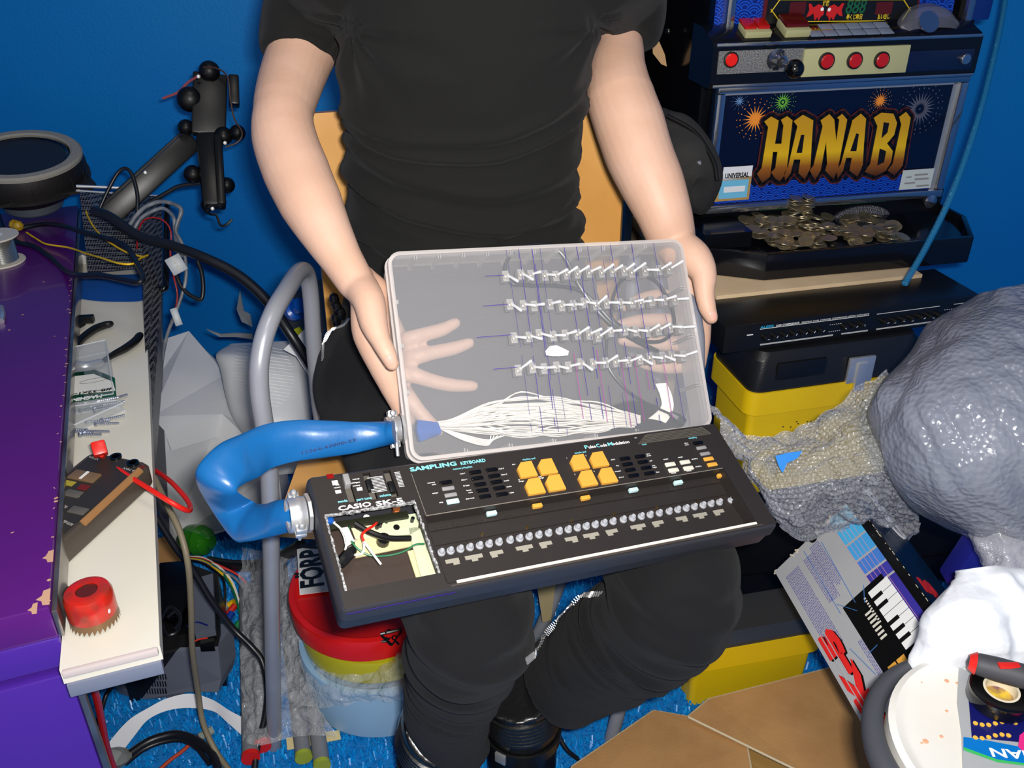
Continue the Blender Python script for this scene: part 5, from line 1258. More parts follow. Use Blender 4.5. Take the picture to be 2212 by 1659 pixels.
# second toolbox at the front
g1 = P(1501, 1391, 1.37); zt = g1.z; g2 = PZ(1790, 1340, zt)
t2, T2, W2_, D2, lid2 = toolbox('toolbox', 'low yellow toolbox with dark grey lid on the blue carpet behind the cardboard', g1, g2, .095, zt, zt - .022, zt - .062, .0, .012)
t2.children[0].data.materials[0] = M('dark_grey_lid', (44, 47, 54), rough=.4)
mb = MB()
for k in range(22): mb.box((.024, .02 + k * .0035, .0 + .09 - .0), (.004, .0016, .085 - 0)); 
part('ribbed_corner', mb, m_yel, t2, smooth=None)
# bubble wrap
m_bub = M('bubble_film', (178, 181, 190), rough=.16, alpha=.42, spec=.9, bump=(200, .6, 'voronoi', .003))
def bubble_sheet(rows, nu, nv, amp, seed, pitch=1.0):
    G = ctrl_grid(net(rows), nu, nv); G = crumple(G, amp, 16, seed)
    A = np.array([[tuple(p) for p in r_] for r_ in G]); N = np.cross(np.gradient(A, axis=1), np.gradient(A, axis=0)); N /= np.linalg.norm(N, axis=2, keepdims=True) + 1e-12
    ii, jj = np.meshgrid(np.arange(A.shape[0]), np.arange(A.shape[1]), indexing='ij'); pr = 5
    off = (ii // pr % 2) * pr / 2; a = (ii % pr) / pr - .5; b = ((jj + off) % pr) / pr - .5
    hgt = np.clip(1 - (a * a + b * b) / .22, 0, 1) ** .5 * .0030 * (.5 + np.random.default_rng(seed).random((A.shape[0] // pr + 2, A.shape[1] // pr + 2))[ii // pr, jj // pr])
    A = A + N * hgt[..., None]
    return [[Vector(p) for p in r_] for r_ in A]
rows = [[(1535, 872, 1.16), (1600, 930, 1.15), (1690, 935, 1.14), (1790, 880, 1.13), (1850, 838, 1.13), (1915, 795, 1.12)],
        [(1545, 905, 1.13), (1615, 960, 1.12), (1700, 960, 1.12), (1790, 935, 1.10), (1860, 900, 1.09), (1940, 880, 1.08)],
        [(1565, 945, 1.12), (1630, 1000, 1.10), (1710, 1010, 1.08), (1800, 990, 1.06), (1880, 970, 1.04), (1960, 970, 1.05)],
        [(1605, 1000, 1.14), (1650, 1050, 1.11), (1720, 1070, 1.08), (1810, 1050, 1.06), (1890, 1040, 1.05), (1975, 1050, 1.06)],
        [(1655, 1075, 1.16), (1685, 1110, 1.15), (1735, 1130, 1.13), (1810, 1110, 1.12), (1900, 1100, 1.12), (1985, 1120, 1.13)],
        [(1690, 1130, 1.19), (1715, 1155, 1.18), (1752, 1165, 1.18), (1830, 1150, 1.18), (1905, 1150, 1.19), (1985, 1150, 1.2)]]
mb = MB(); mb.grid(bubble_sheet(rows, 40, 40, .012, 3)); bub = single('bubble_wrap', mb, m_bub, 'crumpled clear bubble wrap heaped in front of the yellow toolbox', 'bubble wrap', smooth=180)
mb = MB(); q = [P(x, y, 1.055) for x, y in ((1674, 985), (1700, 978), (1733, 974), (1722, 990), (1700, 1000), (1690, 1022), (1682, 1008))]; mb.hull([p + FWD * -.001 for p in q], q)
part('blue_tape_scrap', mb, M('sky_blue_tape', (10, 120, 205), rough=.5), bub, world=True)
# object wrapped in grey plastic
m_film = M('cloudy_grey_film', (112, 117, 132), rough=.26, alpha=.80, spec=.7, bump=(130, .35, 'voronoi', .003), var=(7, (146, 151, 166)))
def lump(pairs, thick, wob, seed=1, nu=40, ns=10, sc=14, an_=1.0):
    A = catmull([P(a, b, d) for a, b, c, e, d in pairs], ns); Bq = catmull([P(c, e, d) for a, b, c, e, d in pairs], ns)
    th = np.interp(np.linspace(0, len(pairs) - 1, len(A)), range(len(pairs)), thick); rg = []
    for i, (a, b) in enumerate(zip(A, Bq)):
        c = (a + b) / 2; w_ = b - a; view = (c - C0).normalized(); n = (view - w_.normalized() * view.dot(w_.normalized())).normalized(); ring = []
        for k in range(nu):
            an = 2 * math.pi * k / nu; u = math.cos(an); v = math.sin(an)
            p = c + w_ / 2 * u * (abs(u) ** -.15 if abs(u) > .01 else 1) + n * th[i] * v
            q = Vector((p.x * sc + p.z * sc * .5, p.y * sc, p.z * sc * an_)) + Vector((seed, 0, seed)); r2 = (1 - 2 * abs(noise.noise(q))) + .28 * (1 - 2 * abs(noise.noise(q * 2.2 + Vector((3, 1, 2))))) - .8
            ring.append(p + (p - c).normalized() * wob * r2)
        rg.append(ring)
    mb = MB(); mb.rings(rg); return mb
mb = lump([(2120, 632, 2215, 612, 1.14), (2060, 672, 2270, 640, 1.11), (1985, 742, 2300, 720, 1.07), (1925, 812, 2310, 820, 1.03), (1902, 880, 2310, 920, 1.01), (1905, 960, 2310, 1000, 1.00), (1935, 1040, 2300, 1060, 1.0), (1985, 1100, 2290, 1110, 1.01), (2060, 1140, 2260, 1150, 1.03), (2100, 1160, 2230, 1170, 1.05)], [.02, .06, .09, .10, .11, .11, .10, .09, .07, .03], .016, 2, nu=90, ns=16, sc=5.5, an_=.6)
wb_ = single('wrapped_bundle', mb, m_film, 'large bundle wrapped in cloudy grey plastic at the right edge above the carton', 'plastic bag', smooth=180)
rows = [[(2128, 628, 1.10), (2160, 622, 1.06), (2220, 618, 1.04), (2290, 620, 1.03)], [(1992, 740, 1.04), (2060, 735, .975), (2150, 730, .95), (2290, 730, .94)], [(1908, 850, 1.0), (1990, 850, .93), (2120, 850, .90), (2290, 850, .89)], [(1900, 940, .98), (1985, 950, .92), (2120, 960, .885), (2290, 970, .88)], [(1930, 1040, .985), (2010, 1045, .92), (2130, 1050, .90), (2290, 1050, .89)], [(2010, 1110, 1.0), (2060, 1125, .95), (2150, 1130, .93), (2270, 1130, .92)], [(2090, 1160, 1.03), (2120, 1168, .98), (2170, 1170, .96), (2240, 1165, .95)]]
mb = MB(); mb.grid(crumple(ctrl_grid(net(rows), 30, 18), .0095, 14, 6, True, .35)); part('outer_film', mb, M('creased_clear_film', (142, 147, 162), rough=.2, alpha=.50, spec=.7, bump=(150, .5, 'voronoi', .004)), wb_, world=True, smooth=180, label='loose creased outer film')
mb = lump([(2105, 1085, 2215, 1075, .99), (2098, 1140, 2235, 1130, .985), (2108, 1190, 2255, 1190, .98), (2120, 1225, 2270, 1240, .97), (2150, 1255, 2270, 1270, .96)], [.012, .03, .03, .03, .01], .012, 5, sc=20)
single('plastic_film', mb, M('clear_cloudy_film', (196, 198, 204), rough=.15, alpha=.42, spec=.8, bump=(30, .8, 'noise', .02)), 'loose clear plastic film hanging below the wrapped bundle', 'plastic film', smooth=180)
mb = MB(); mb.box(P(2140, 1195, 1.06), (.07, .03, .10), rot=Matrix.Rotation(R(15), 3, 'Y'), bev=.004); single('navy_box', mb, M('navy_card', (22, 26, 120), rough=.5), 'small navy blue carton behind the loose plastic film', 'box')
mb = lump([(2070, 1232, 2140, 1222, .95), (2012, 1275, 2240, 1235, .945), (1985, 1325, 2290, 1290, .935), (1970, 1380, 2300, 1350, .925), (1966, 1425, 2300, 1400, .92), (1978, 1462, 2250, 1440, .92)], [.010, .022, .026, .026, .024, .012], .011, 9, nu=70, ns=14, sc=19)
single('white_plastic_bag', mb, M('white_carrier_plastic', (222, 226, 232), rough=.35, spec=.6, bump=(22, .5, 'noise', .01), sheen=.1), 'crumpled white plastic bag lying between the carton and the white bucket', 'plastic bag', smooth=180)
# ---- the keyboard's carton
CT = P(1674, 1234, 1.25); CRt = P(1841, 1073, 1.19)
lo_, hi_ = .8, 1.25
for _ in range(40):      # distance of the lower corner from the right angle of the carton
    md = (lo_ + hi_) / 2
    if (CRt - CT).dot(P(1900, 1628, md) - CT) > 0: lo_ = md
    else: hi_ = md
CB = P(1900, 1628, md)

E_ = Frame(CT, CRt - CT, (CT - CB)); CW = (CRt - CT).length; CL = .335; CD = .075
ct = root('keyboard_carton', 'worn grey and black cardboard carton of the keyboard leaning on the cardboard', 'carton', Mx=E_.M)
m_cgrey = M('grey_printed_card', (168, 168, 170), rough=.5, bump=(60, .1)); m_cblk = M('black_printed_card', (14, 14, 15), rough=.3, coat=.3, bump=(30, .2)); m_kraft = M('kraft_card', (188, 142, 88), rough=.8, bump=(300, .2), var=(20, (178, 132, 80)))
mb = MB(); mb.ext((0, -CL, -CD), (CW, 0, -.0012)); part('box_body', mb, m_kraft, ct, smooth=None)
mb = MB(); mb.ext((-.0005, -CL, -.0012), (CW, 0, 0)); face = part('printed_face', mb, m_cgrey, ct, smooth=None)
def ce(x, y): q = E_.hit(*c5(x, y)); return q
mb = MB(); mb.ext((CW - .002, -CL, -CD), (CW + .001, 0.0, .0004)); part('black_side', mb, m_cblk, ct, smooth=None)
mb = MB(); xk = CW - .012; mb.ext((xk, -CL, 0), (CW + .0005, 0.0, .0006)); part('black_edge_band', mb, m_cblk, face, smooth=None)
SF = Frame(E_.M @ Vector((CW + .001, 0, 0)), -E_.z, E_.y)
def cs(x, y): q = SF.hit(*c5(x, y)); return E_.I @ (SF.M @ Vector((q.x, q.y, .0006)))
# side lettering
mb = MB(); p = cs(1415, 425); q = cs(1290, 195); up_ = Vector((0, 0, 1))
put_text(mb, 'CASIO', (CW + .0012, p.y, p.z), (0, 1, 0), (0, 0, 1), .026, bold=.05, fit=(q - p).length * .95); part('side_lettering', mb, m_white, ct, smooth=None)
mb = MB(); p2 = cs(1590, 740); put_text(mb, 'SK-5', (CW + .0012, p2.y - .075, p2.z), (0, 1, 0), (0, 0, 1), .032, bold=.06, fit=.105); part('side_lettering', mb, M('red_ink', (225, 38, 35), rough=.5), ct, smooth=None)
# big red name: baseline runs up the carton
pS = ce(1290, 1500); p5 = ce(1030, 905); lft = ce(945, 960)
bx = (ce(1310, 1480).x + ce(1095, 1080).x) / 2
cap_ = bx - (ce(1180, 1470).x + ce(945, 960).x) / 2
for mt, o_ in ((m_cblk, .0028), (MATS['red_ink'], 0)):
    mb = MB()
    for s_x, s_y in ((-.0006, 0), (.0006, 0), (0, -.0012), (0, .0012)): put_text(mb, 'SK-5', (bx + .004 + o_ * .6 + s_x, pS.y - o_ + .004 + s_y, .0003 + (0.0004 if not o_ else 0) + s_x * .02), (0, 1, 0), (-1, 0, 0), cap_ / .69, bold=.06, fit=abs(p5.y - pS.y) + .008)
    part('big_lettering', mb, mt, face, smooth=None)
mb = MB()
for k in range(2): x_ = bx - cap_ * (.34 + .30 * k); mb.ext((x_ - .0006, pS.y - .004, .0007), (x_ + .0006, p5.y + .01, .0011))
part('lettering_line', mb, m_cgrey, face, smooth=None)
# stripes: cyan, blue, violet
stripe_cols = [M('light_cyan_ink', (120, 195, 225), rough=.4), M('sky_ink', (75, 175, 222), rough=.4), M('sky_ink2', (70, 160, 220), rough=.4), M('blue_ink', (70, 125, 205), rough=.4), M('indigo_ink', (62, 60, 160), rough=.4), M('violet_ink', (58, 50, 150), rough=.4)]
y_ = -.004
for k, (L_, mt) in enumerate(zip((.020, .024, .024, .020, .016, .10), stripe_cols)):
    x0 = xk - (.030 + .004 * (k == 0) if k < 5 else .012) + .0; mb = MB()
    mb.add([(xk - .034, y_ + .003, .0004), (xk, y_, .0004), (xk, y_ - L_, .0004), (xk - .034 if k < 5 else xk - .008, y_ - L_ + .003, .0004)], [(0, 3, 2, 1)]); y_ -= L_ + .003
    part('ink_stripe', mb, mt, face, smooth=None)
mb = MB()
for k in range(5): mb.ext((xk - .034 + .006 * k, -.21 if k > 3 else -.125, .0005), (xk - .0335 + .006 * k, 0, .0007))
part('pink_line', mb, M('pink_ink', (215, 150, 160), rough=.5), face, smooth=None)
# small blue print
mb = MB(); random.seed(11)
for xa, y0, y1, n in ((.010, -.02, -.145, 12), (.045, -.02, -.10, 9), (.062, -.012, -.085, 8)):
    for k in range(n):
        xx = xa + k * .0021; yy = y0
        while yy > y1 + random.uniform(0, .01): l_ = random.uniform(.002, .007); mb.ext((xx, yy - l_, .0003), (xx + .0008, yy, .0005)); yy -= l_ + .0012
for xa, y0, y1, n in ((.050, -.16, -.26, 10), (.068, -.27, -.34, 9)):
    for k in range(n):
        xx = xa + k * .0021; yy = y0
        while yy > y1: l_ = random.uniform(.002, .007); mb.ext((xx, yy - l_, .0003), (xx + .0008, yy, .0005)); yy -= l_ + .0012
part('small_print', mb, M('blue_grey_ink', (95, 92, 160), rough=.5), face, smooth=None, kind='stuff')
# picture of the keyboard
kx0 = ce(1060, 780).x; kx1 = ce(1290, 590).x + .004; ky1 = ce(1290, 590).y; 
kp = [ce(1060, 775), ce(1300, 590), ce(1560, 1080), ce(1360, 1280)]
kxa = (kp[0].x + kp[3].x) / 2; kxb = (kp[1].x + kp[2].x) / 2 ; kya = (kp[0].y + kp[1].y) / 2; kyb = kp[2].y - .05
mb = MB(); mb.ext((kxa, kyb, .0003), (kxb, kya, .0010)); pic = part('keyboard_picture', mb, m_cblk, face, smooth=None)
wx0 = ce(1215, 715).x
mb = MB(); n = 7; span = (kya - .008) - (kyb + .01)
ys_ = [kya - .008 - .0125 * k for k in range(13)]
for a in ys_:
    if a - .0117 > kyb + .07: mb.ext((kxb - .028, a - .0117, .0010), (kxb + .004, a, .0014))
part('white_keys_picture', mb, m_white, pic, smooth=None)
mb = MB()
for k, a in enumerate(ys_):
    if k % 7 not in (2, 6) and a - .02 > kyb + .07: mb.ext((kxb - .028, a - .0145, .0014), (kxb - .012, a - .0095, .0018))
part('black_keys_picture', mb, m_black, pic, smooth=None)
for i in range(2):
    for j in range(2):
        for g in range(2):
            cxx = kxa + .014 + i * .014; cyy = ce(1350, 1110).y - j * .0135 - g * .032
            if cyy - .006 < kyb: continue
            mb = MB(); mb.ext((cxx - .006, cyy - .0058, .0010), (cxx + .006, cyy + .0058, .0014)); part('pad_picture', mb, m_pad, pic, smooth=None)
mb = MB()
for k in range(7): mb.ext((kxa + .020, kya - .03 - .006 * k, .001), (kxa + .030, kya - .027 - .006 * k, .0013))
for k in range(10): mb.ext((kxa + .030, kya - .012 - .004 * k, .001), (kxa + .033, kya - .010 - .004 * k, .0013))
part('buttons_picture', mb, m_btnw, pic, smooth=None)
mb = MB()
for x0, y0, x1, y1 in ((1030, 770, 1140, 805), (1175, 665, 1180, 760), (945, 430, 1130, 760), (850, 480, 1050, 820), (1205, 1035, 1250, 990), (1100, 1010, 1240, 1150)):
    mb.cyl(ce(x0, y0) + Vector((0, 0, .0012)), ce(x1, y1) + Vector((0, 0, .0012)), .0004, 5)
part('pointer_line', mb, M('blue_ink_line', (60, 120, 190), rough=.5), face, smooth=None)
# worn corners
mb = MB(); random.seed(3)
for k in range(26): mb.box((random.uniform(-.002, CW), random.uniform(-.002, .002), random.uniform(-.004, 0)), (random.uniform(.003, .010), random.uniform(.001, .003), .002), rot=Matrix.Rotation(random.uniform(-1, 1), 3, 'Z'))
for k in range(40): mb.box((xk + .012 + random.uniform(-.0006, .0006), random.uniform(-CL, 0), .0006), (.0008, random.uniform(.001, .006), .0006))
part('worn_edge', mb, M('worn_card', (200, 190, 165), rough=.9), ct, smooth=None)
mb = MB(); q = ce(898, 408); mb.lathe([(.0003, .0004), (.007, .0004), (.007, .0008), (.0003, .0008)], n=16, Mx=Matrix.Translation((q.x, -.004, 0))); part('finger_hole', mb, m_black, face)
# ---- cardboard
def card(name, pts, thick, label, mt=None, edge=True):
    q = [P(*p) for p in pts]; n = (q[1] - q[0]).cross(q[2] - q[0]).normalized(); 
    if n.z < 0: n = -n
    mb = MB(); mb.hull([p for p in q], [p - n * thick for p in q]); o = single(name, mb, mt or m_kraft, label, 'cardboard', smooth=None)
    if edge:
        mb = MB()
        for a, b in zip(q, q[1:] + q[:1]): mb.cyl(a - n * thick * .5, b - n * thick * .5, thick * .55, 6)
        part('corrugated_edge', mb, M('pale_card_edge', (205, 190, 160), rough=.9, bump=(300, .8)) if 'pale_card_edge' not in MATS else MATS['pale_card_edge'], o, world=True)
    return o
def zc(x, y, z): v = PZ(x, y, z); return (x, y, (v - C0).dot(FWD))
card('cardboard_sheet', [zc(1487, 1546, .075), zc(1531, 1509, .07), zc(1800, 1440, .07), zc(1960, 1659, .09), zc(1930, 1760, .09), zc(1760, 1680, .085)], .004, 'brown cardboard panel lying under the corner of the grey and black carton')
card('cardboard_sheet', [zc(1236, 1655, .075), zc(1412, 1534, .062), zc(1486, 1547, .062), zc(1614, 1613, .07), zc(1640, 1760, .075), zc(1240, 1760, .09)], .004, 'brown cardboard flap nearest the camera beside the black boot')
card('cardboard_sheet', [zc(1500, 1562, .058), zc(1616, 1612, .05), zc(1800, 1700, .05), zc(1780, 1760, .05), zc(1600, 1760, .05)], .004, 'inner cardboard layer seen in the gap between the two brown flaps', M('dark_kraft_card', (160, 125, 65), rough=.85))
card('cardboard_sheet', [zc(1488, 1552, .036), zc(1620, 1620, .03), zc(1790, 1700, .03), zc(1700, 1800, .03), zc(1480, 1800, .03)], .02, 'folded cardboard box under the brown flaps on the carpet')
# fold line on the front flap
# ---- white bucket with things on it
BZ = .48; BC = PZ(2200, 1618, BZ); BR = .110
bk = root('bucket', 'white plastic bucket with closed lid at the lower right corner', 'bucket', loc=(BC.x, BC.y, 0))
m_wlid = M('scuffed_white_plastic', (226, 222, 212), rough=.4, var=(9, (232, 229, 222)), bump=(60, .1))
mb = MB(); mb.lathe([(BR - .03, .0), (BR - .03, .004), (BR - .006, BZ - .03), (BR - .006, BZ - .01)], n=64); part('bucket_wall', mb, m_wlid, bk)
mb = MB(); mb.lathe([(BR - .002, BZ - .022), (BR + .002, BZ - .018), (BR + .002, BZ + .001), (BR - .004, BZ + .004), (BR - .010, BZ + .001), (BR - .016, BZ - .001), (.0003, BZ)], n=72); part('bucket_lid', mb, m_wlid, bk)
mb = MB(); random.seed(8)
for k in range(26):
    a = random.uniform(1.7, 4.4); r_ = random.uniform(.03, .11); mb.lathe([(.0002, .0012), (random.uniform(.0008, .003), .0008)], n=8, Mx=Matrix.Translation((r_ * math.cos(a), r_ * math.sin(a), BZ - .0002)))
part('paint_specks', mb, M('orange_pink_specks', (222, 165, 130), rough=.6), bk)
mb = MB(); pts = [Vector((BC.x + (BR + .014) * math.cos(R(a)), BC.y + (BR + .012) * math.sin(R(a)), BZ - .012 + z)) for a, z in ((95, -.004), (115, -.002), (135, 0), (155, 0), (175, .0), (195, 0), (215, -.004), (235, -.02))]
mb.tube(pts, [.006, .007, .0085, .010, .011, .0125, .0135, .014], n=16, rend=True); single('grey_rubber_hose', mb, M('dark_grey_rubber', (70, 72, 78), rough=.5), 'thick dark grey rubber hose curving around the left side of the white bucket', 'hose', smooth=60)
def onlid(x, y, h=0): return PZ(x, y, BZ + h)
mb = MB(); q = [onlid(*c5(x, y), .0012) for x, y in ((1690, 1110), (1780, 1150), (2100, 1180), (2200, 1659), (1710, 1659), (1705, 1480), (1680, 1300))]; mb.hull(q, [p - Vector((0, 0, .0008)) for p in q])
card_ = single('printed_blister_card', mb, M('silver_card', (165, 168, 170), rough=.3), 'silver and dark blue printed card lying on the white bucket lid', 'card', smooth=None)
def onb(pts, h, nm, mt):
    mb = MB(); q = [onlid(*c5(x, y), h) for x, y in pts]; mb.hull(q, [p - Vector((0, 0, .0005)) for p in q]); part(nm, mb, mt, card_, world=True, smooth=None)
onb([(1735, 1190), (1780, 1240), (2100, 1300), (2150, 1530), (1760, 1490)], .0020, 'dark_blue_print', M('dark_blue_ink', (16, 20, 92), rough=.35))
onb([(1715, 1490), (1800, 1500), (2110, 1560), (2110, 1650), (1900, 1625), (1715, 1560)], .0024, 'blue_band', M('blue_band_ink', (0, 112, 190), rough=.35))
onb([(1716, 1545), (1900, 1612), (2100, 1640), (2100, 1650), (1900, 1625), (1716, 1560)], .0026, 'green_line', M('green_ink', (60, 180, 90), rough=.35))
onb([(2020, 1480), (2060, 1450), (2120, 1450), (2120, 1580), (2050, 1580), (2012, 1540)], .0028, 'pink_patch', M('pink_patch_ink', (225, 45, 130), rough=.35))
mb = MB()
for k in range(13):
    p = onlid(*c5(1780 + (k % 7) * 36, 1415 + (k // 7) * 72 + 10 * math.sin(k)), .0026); mb.lathe([(.0002, .0004), (.0022, .0004), (.0022, -.0004)], n=10, Mx=Matrix.Translation(p))
part('yellow_dots', mb, M('yellow_dot_ink', (240, 185, 70), rough=.4), card_, world=True)
mb = MB(); a = onlid(*c5(2050, 1572), .0030); b = onlid(*c5(1965, 1565), .0030); put_text(mb, 'MAN', a + Vector((.012, 0, 0)), (b - a), Vector((0, -1, 0)), .013, bold=.02, fit=.042); part('card_lettering', mb, m_white, card_, world=True, smooth=None)
tcn_ = onlid(*c5(1895, 1300), .0); 
mb = MB(); mb.lathe([(.0162, .003), (.0167, .0032), (.0280, .0034), (.0284, .004), (.0284, .0175), (.0280, .018), (.0167, .018), (.0162, .0178)], n=48, Mx=Matrix.Translation(tcn_), closed=True)
tape = single('tape_roll', mb, m_blackgl, 'roll of black electrical tape lying on the printed card on the bucket', 'tape')
mb = MB(); mb.lathe([(.0142, .0035), (.0163, .0035), (.0163, .0182), (.0142, .0182)], n=40, Mx=Matrix.Translation(tcn_), closed=True); part('cardboard_core', mb, M('cream_core', (225, 215, 190), rough=.6), tape, world=True)
mb = MB(); mb.lathe([(.0003, .0060), (.0140, .0060), (.0140, .0065)], n=30, Mx=Matrix.Translation(tcn_)); part('core_label', mb, M('yellow_purple_label', (230, 195, 60), rough=.4, var=(60, (95, 30, 90))), tape, world=True)
mb = MB(); a = onlid(*c5(1800, 1095), .030); b = onlid(*c5(2150, 1190), .032); mb.tube([a, a.lerp(b, .3), a.lerp(b, .65), b], [.0108, .0117, .0117, .0108], n=20, rend=True)
kn = single('knife_handle', mb, M('soft_grey_grip', (62, 62, 68), rough=.6), 'grey and red moulded tool handle resting on the black tape roll', 'tool', smooth=60)
dr = (b - a).normalized(); mb = MB(); mb.tube([a - dr * .0092, a - dr * .003], [.0072, .0113], n=20, smooth=False); mb.box(a + dr * .022 + Vector((0, -.003, .0108)), (.020, .007, .003), bev=.0014); part('red_grip', mb, M('red_grip', (215, 35, 28), rough=.45), kn, world=True, label='red plastic insert')
# ================================================================ desk, shelf and tools at the left
def l1(x, y): return (x / 2.9625, y / 2.9625)
def l2(x, y): return (x / 2.9625, 460 + y / 2.9625)
def l3(x, y): return (x / 2.1857, 900 + y / 2.1857)
def l4(x, y): return (400 + x / 2.05, 850 + y / 2.05)
DZ, SZ = .59, .545
m_pur = M('purple_painted_wood', (84, 22, 112), rough=.3, spec=.5, coat=.3, var=(3, (90, 24, 118)), bump=(30, .04))
m_pur2 = M('violet_painted_wood', (74, 36, 150), rough=.35, coat=.2)
p0 = PZ(105, 1311, DZ); p1 = PZ(164, 500, DZ); yd = (p1 - p0); DL = yd.length + .16; yd.normalize(); xd = Vector((yd.y, -yd.x, 0))
D = Frame((p0.x, p0.y, 0), xd, yd)
desk = root('purple_cabinet', 'purple painted cabinet with worn edges at the left of the picture', 'cabinet', Mx=D.M)
mb = MB(); mb.box((-.30, DL / 2, DZ - .019), (.60, DL, .038), bev=.002); part('worktop', mb, m_pur, desk)
mb = MB(); mb.box((-.42, DL / 2, (DZ - .075) / 2), (.35, DL - .04, DZ - .075)); part('carcass', mb, m_pur2, desk)
mb = MB(); mb.box((-.30, .004, DZ - .055), (.60, .012, .034), bev=.001); mb.box((-.30, .001, .26), (.598, .016, .50), bev=.0015); part('front_board', mb, m_pur2, desk)
m_edge = M('metal_edge_trim', (170, 165, 160), rough=.25, metal=.85, var=(12, (110, 100, 100)))
mb = MB(); mb.box((.003, DL / 2, DZ - .022), (.005, DL, .032), bev=.001); part('edge_trim', mb, m_edge, desk)
mb = MB(); mb.box((.003, .0, .26), (.006, .010, .52), bev=.001); part('corner_trim', mb, m_edge, desk)
mb = MB(); random.seed(21)
for k in range(60):
    if k < 34: x, y = random.uniform(-.004, .0005), random.uniform(0, DL * .7)
    else: x, y = random.uniform(-.20, -.01), random.uniform(0, DL * .7)
    mb.box((x, y, DZ + .0001), (random.uniform(.0008, .004), random.uniform(.0006, .003), .0003), rot=Matrix.Rotation(random.uniform(-1, 1), 3, 'Z'))
for x, y, s0 in ((-.003, .014, 1.2), (-.002, .075, 1.0), (-.012, .002, .8)): mb.prism([(x + s0 * a, y + s0 * b) for a, b in ((.003, -.009), (-.002, -.008), (-.003, -.003), (-.007, .0), (-.003, .003), (-.002, .009), (.003, .010))], DZ - .0001, DZ + .0003)
part('paint_chips', mb, M('bare_wood_chips', (205, 160, 130), rough=.8), desk, smooth=None)
# white shelf
q0 = PZ(345, 1394, SZ); q1 = PZ(310, 548, SZ); yd2 = (q1 - q0); SL = yd2.length; yd2.normalize(); xd2 = Vector((yd2.y, -yd2.x, 0))
F2 = Frame((q0.x, q0.y, 0), xd2, yd2); fl0 = F2.I @ PZ(130, 1423, SZ)
m_wsh = M('cream_white_laminate', (224, 218, 200), rough=.4, var=(4, (228, 224, 212)))
shelf = root('pull_out_shelf', 'white laminated shelf strewn with tools beside the purple cabinet', 'shelf', Mx=F2.M)
wL = -fl0.x; mb = MB(); mb.prism([(0, 0), (0, SL), (-.21, SL), (-.21, .07), (-wL, .07), (-wL, 0)], SZ - .018, SZ); part('board', mb, m_wsh, shelf)
mb = MB(); mb.box((-wL / 2, -.002, SZ - .004), (wL - .004, .006, .008), bev=.0015); part('front_edging', mb, M('pinkish_grey_edging', (205, 192, 188), rough=.4), shelf)
mb = MB(); mb.box((-wL / 2, .003, SZ - .026), (wL - .004, .012, .016), bev=.001); part('drawer_front', mb, M('blue_grey_board', (120, 126, 145), rough=.4), shelf)
for y_ in (.30, SL - .14): mb = MB(); mb.box((-.19, y_, (SZ - .018) / 2), (.02, .02, SZ - .018)); part('support', mb, m_btng, shelf)
mb = MB(); mb.box((-.085, SL - .012, SZ + .010), (.17, .016, .020), bev=.004); part('back_ledge', mb, M('white_aluminium_ledge', (215, 215, 212), rough=.3, metal=.3), shelf)
def on(x, y, h=0): return PZ(x, y, SZ + h)
# masking tape
G = []
for i, (a, b) in enumerate((((150, 596), (156, 642)), ((200, 592), (205, 650)), ((260, 594), (262, 652)), ((318, 592), (305, 650)))): G.append([on(*a, .0012), on((a[0] + b[0]) / 2, (a[1] + b[1]) / 2, .0022), on(*b, .0012)])
G.append([PZ(330, 594, SZ - .004), PZ(328, 615, SZ - .008), PZ(312, 640, SZ - .006)])
mb = MB(); mb.grid(ctrl_grid(G, 4, 4), .0005); single('masking_tape', mb, M('blue_masking_tape', (14, 82, 165), rough=.55, bump=(300, .4)), 'strip of blue masking tape across the far end of the white shelf', 'tape', smooth=60)
# pliers
pl = root('pliers', 'pair of pliers with two curved black handles on the white shelf', 'pliers', loc=on(200, 720))
for pts in ([(430, 930), (470, 880), (520, 810), (600, 748), (660, 722), (700, 712)], [(640, 960), (730, 905), (800, 868), (860, 825), (890, 790)]):
    mb = MB(); mb.tube([on(*l2(x, y), .010) for x, y in pts], [.004, .0062, .0075, .0078, .0074, .0066][:len(pts)], n=14, rend=True, flat=.8); part('handle', mb, m_black, pl, world=True)
mb = MB(); mb.tube([on(*l2(430, 930), .010), on(*l2(520, 985), .012), on(*l2(640, 960), .010)], [.006, .008, .006], n=12, rend=True); part('jaw', mb, m_steel, pl, world=True)
mb = MB()
mb.box(on(*l2(530, 680), .008), (.034, .012, .012), rot=Matrix.Rotation(R(6), 3, 'Z'), bev=.002); mb.box(on(*l2(500, 715), .012), (.022, .010, .01), rot=Matrix.Rotation(R(70), 3, 'Z'), bev=.002); mb.cyl(on(*l2(480, 700), .014), on(*l2(500, 760), .008), .003, 8)
single('black_clip', mb, m_black, 'small broken black plastic clip on the white shelf behind the pliers', 'clip')
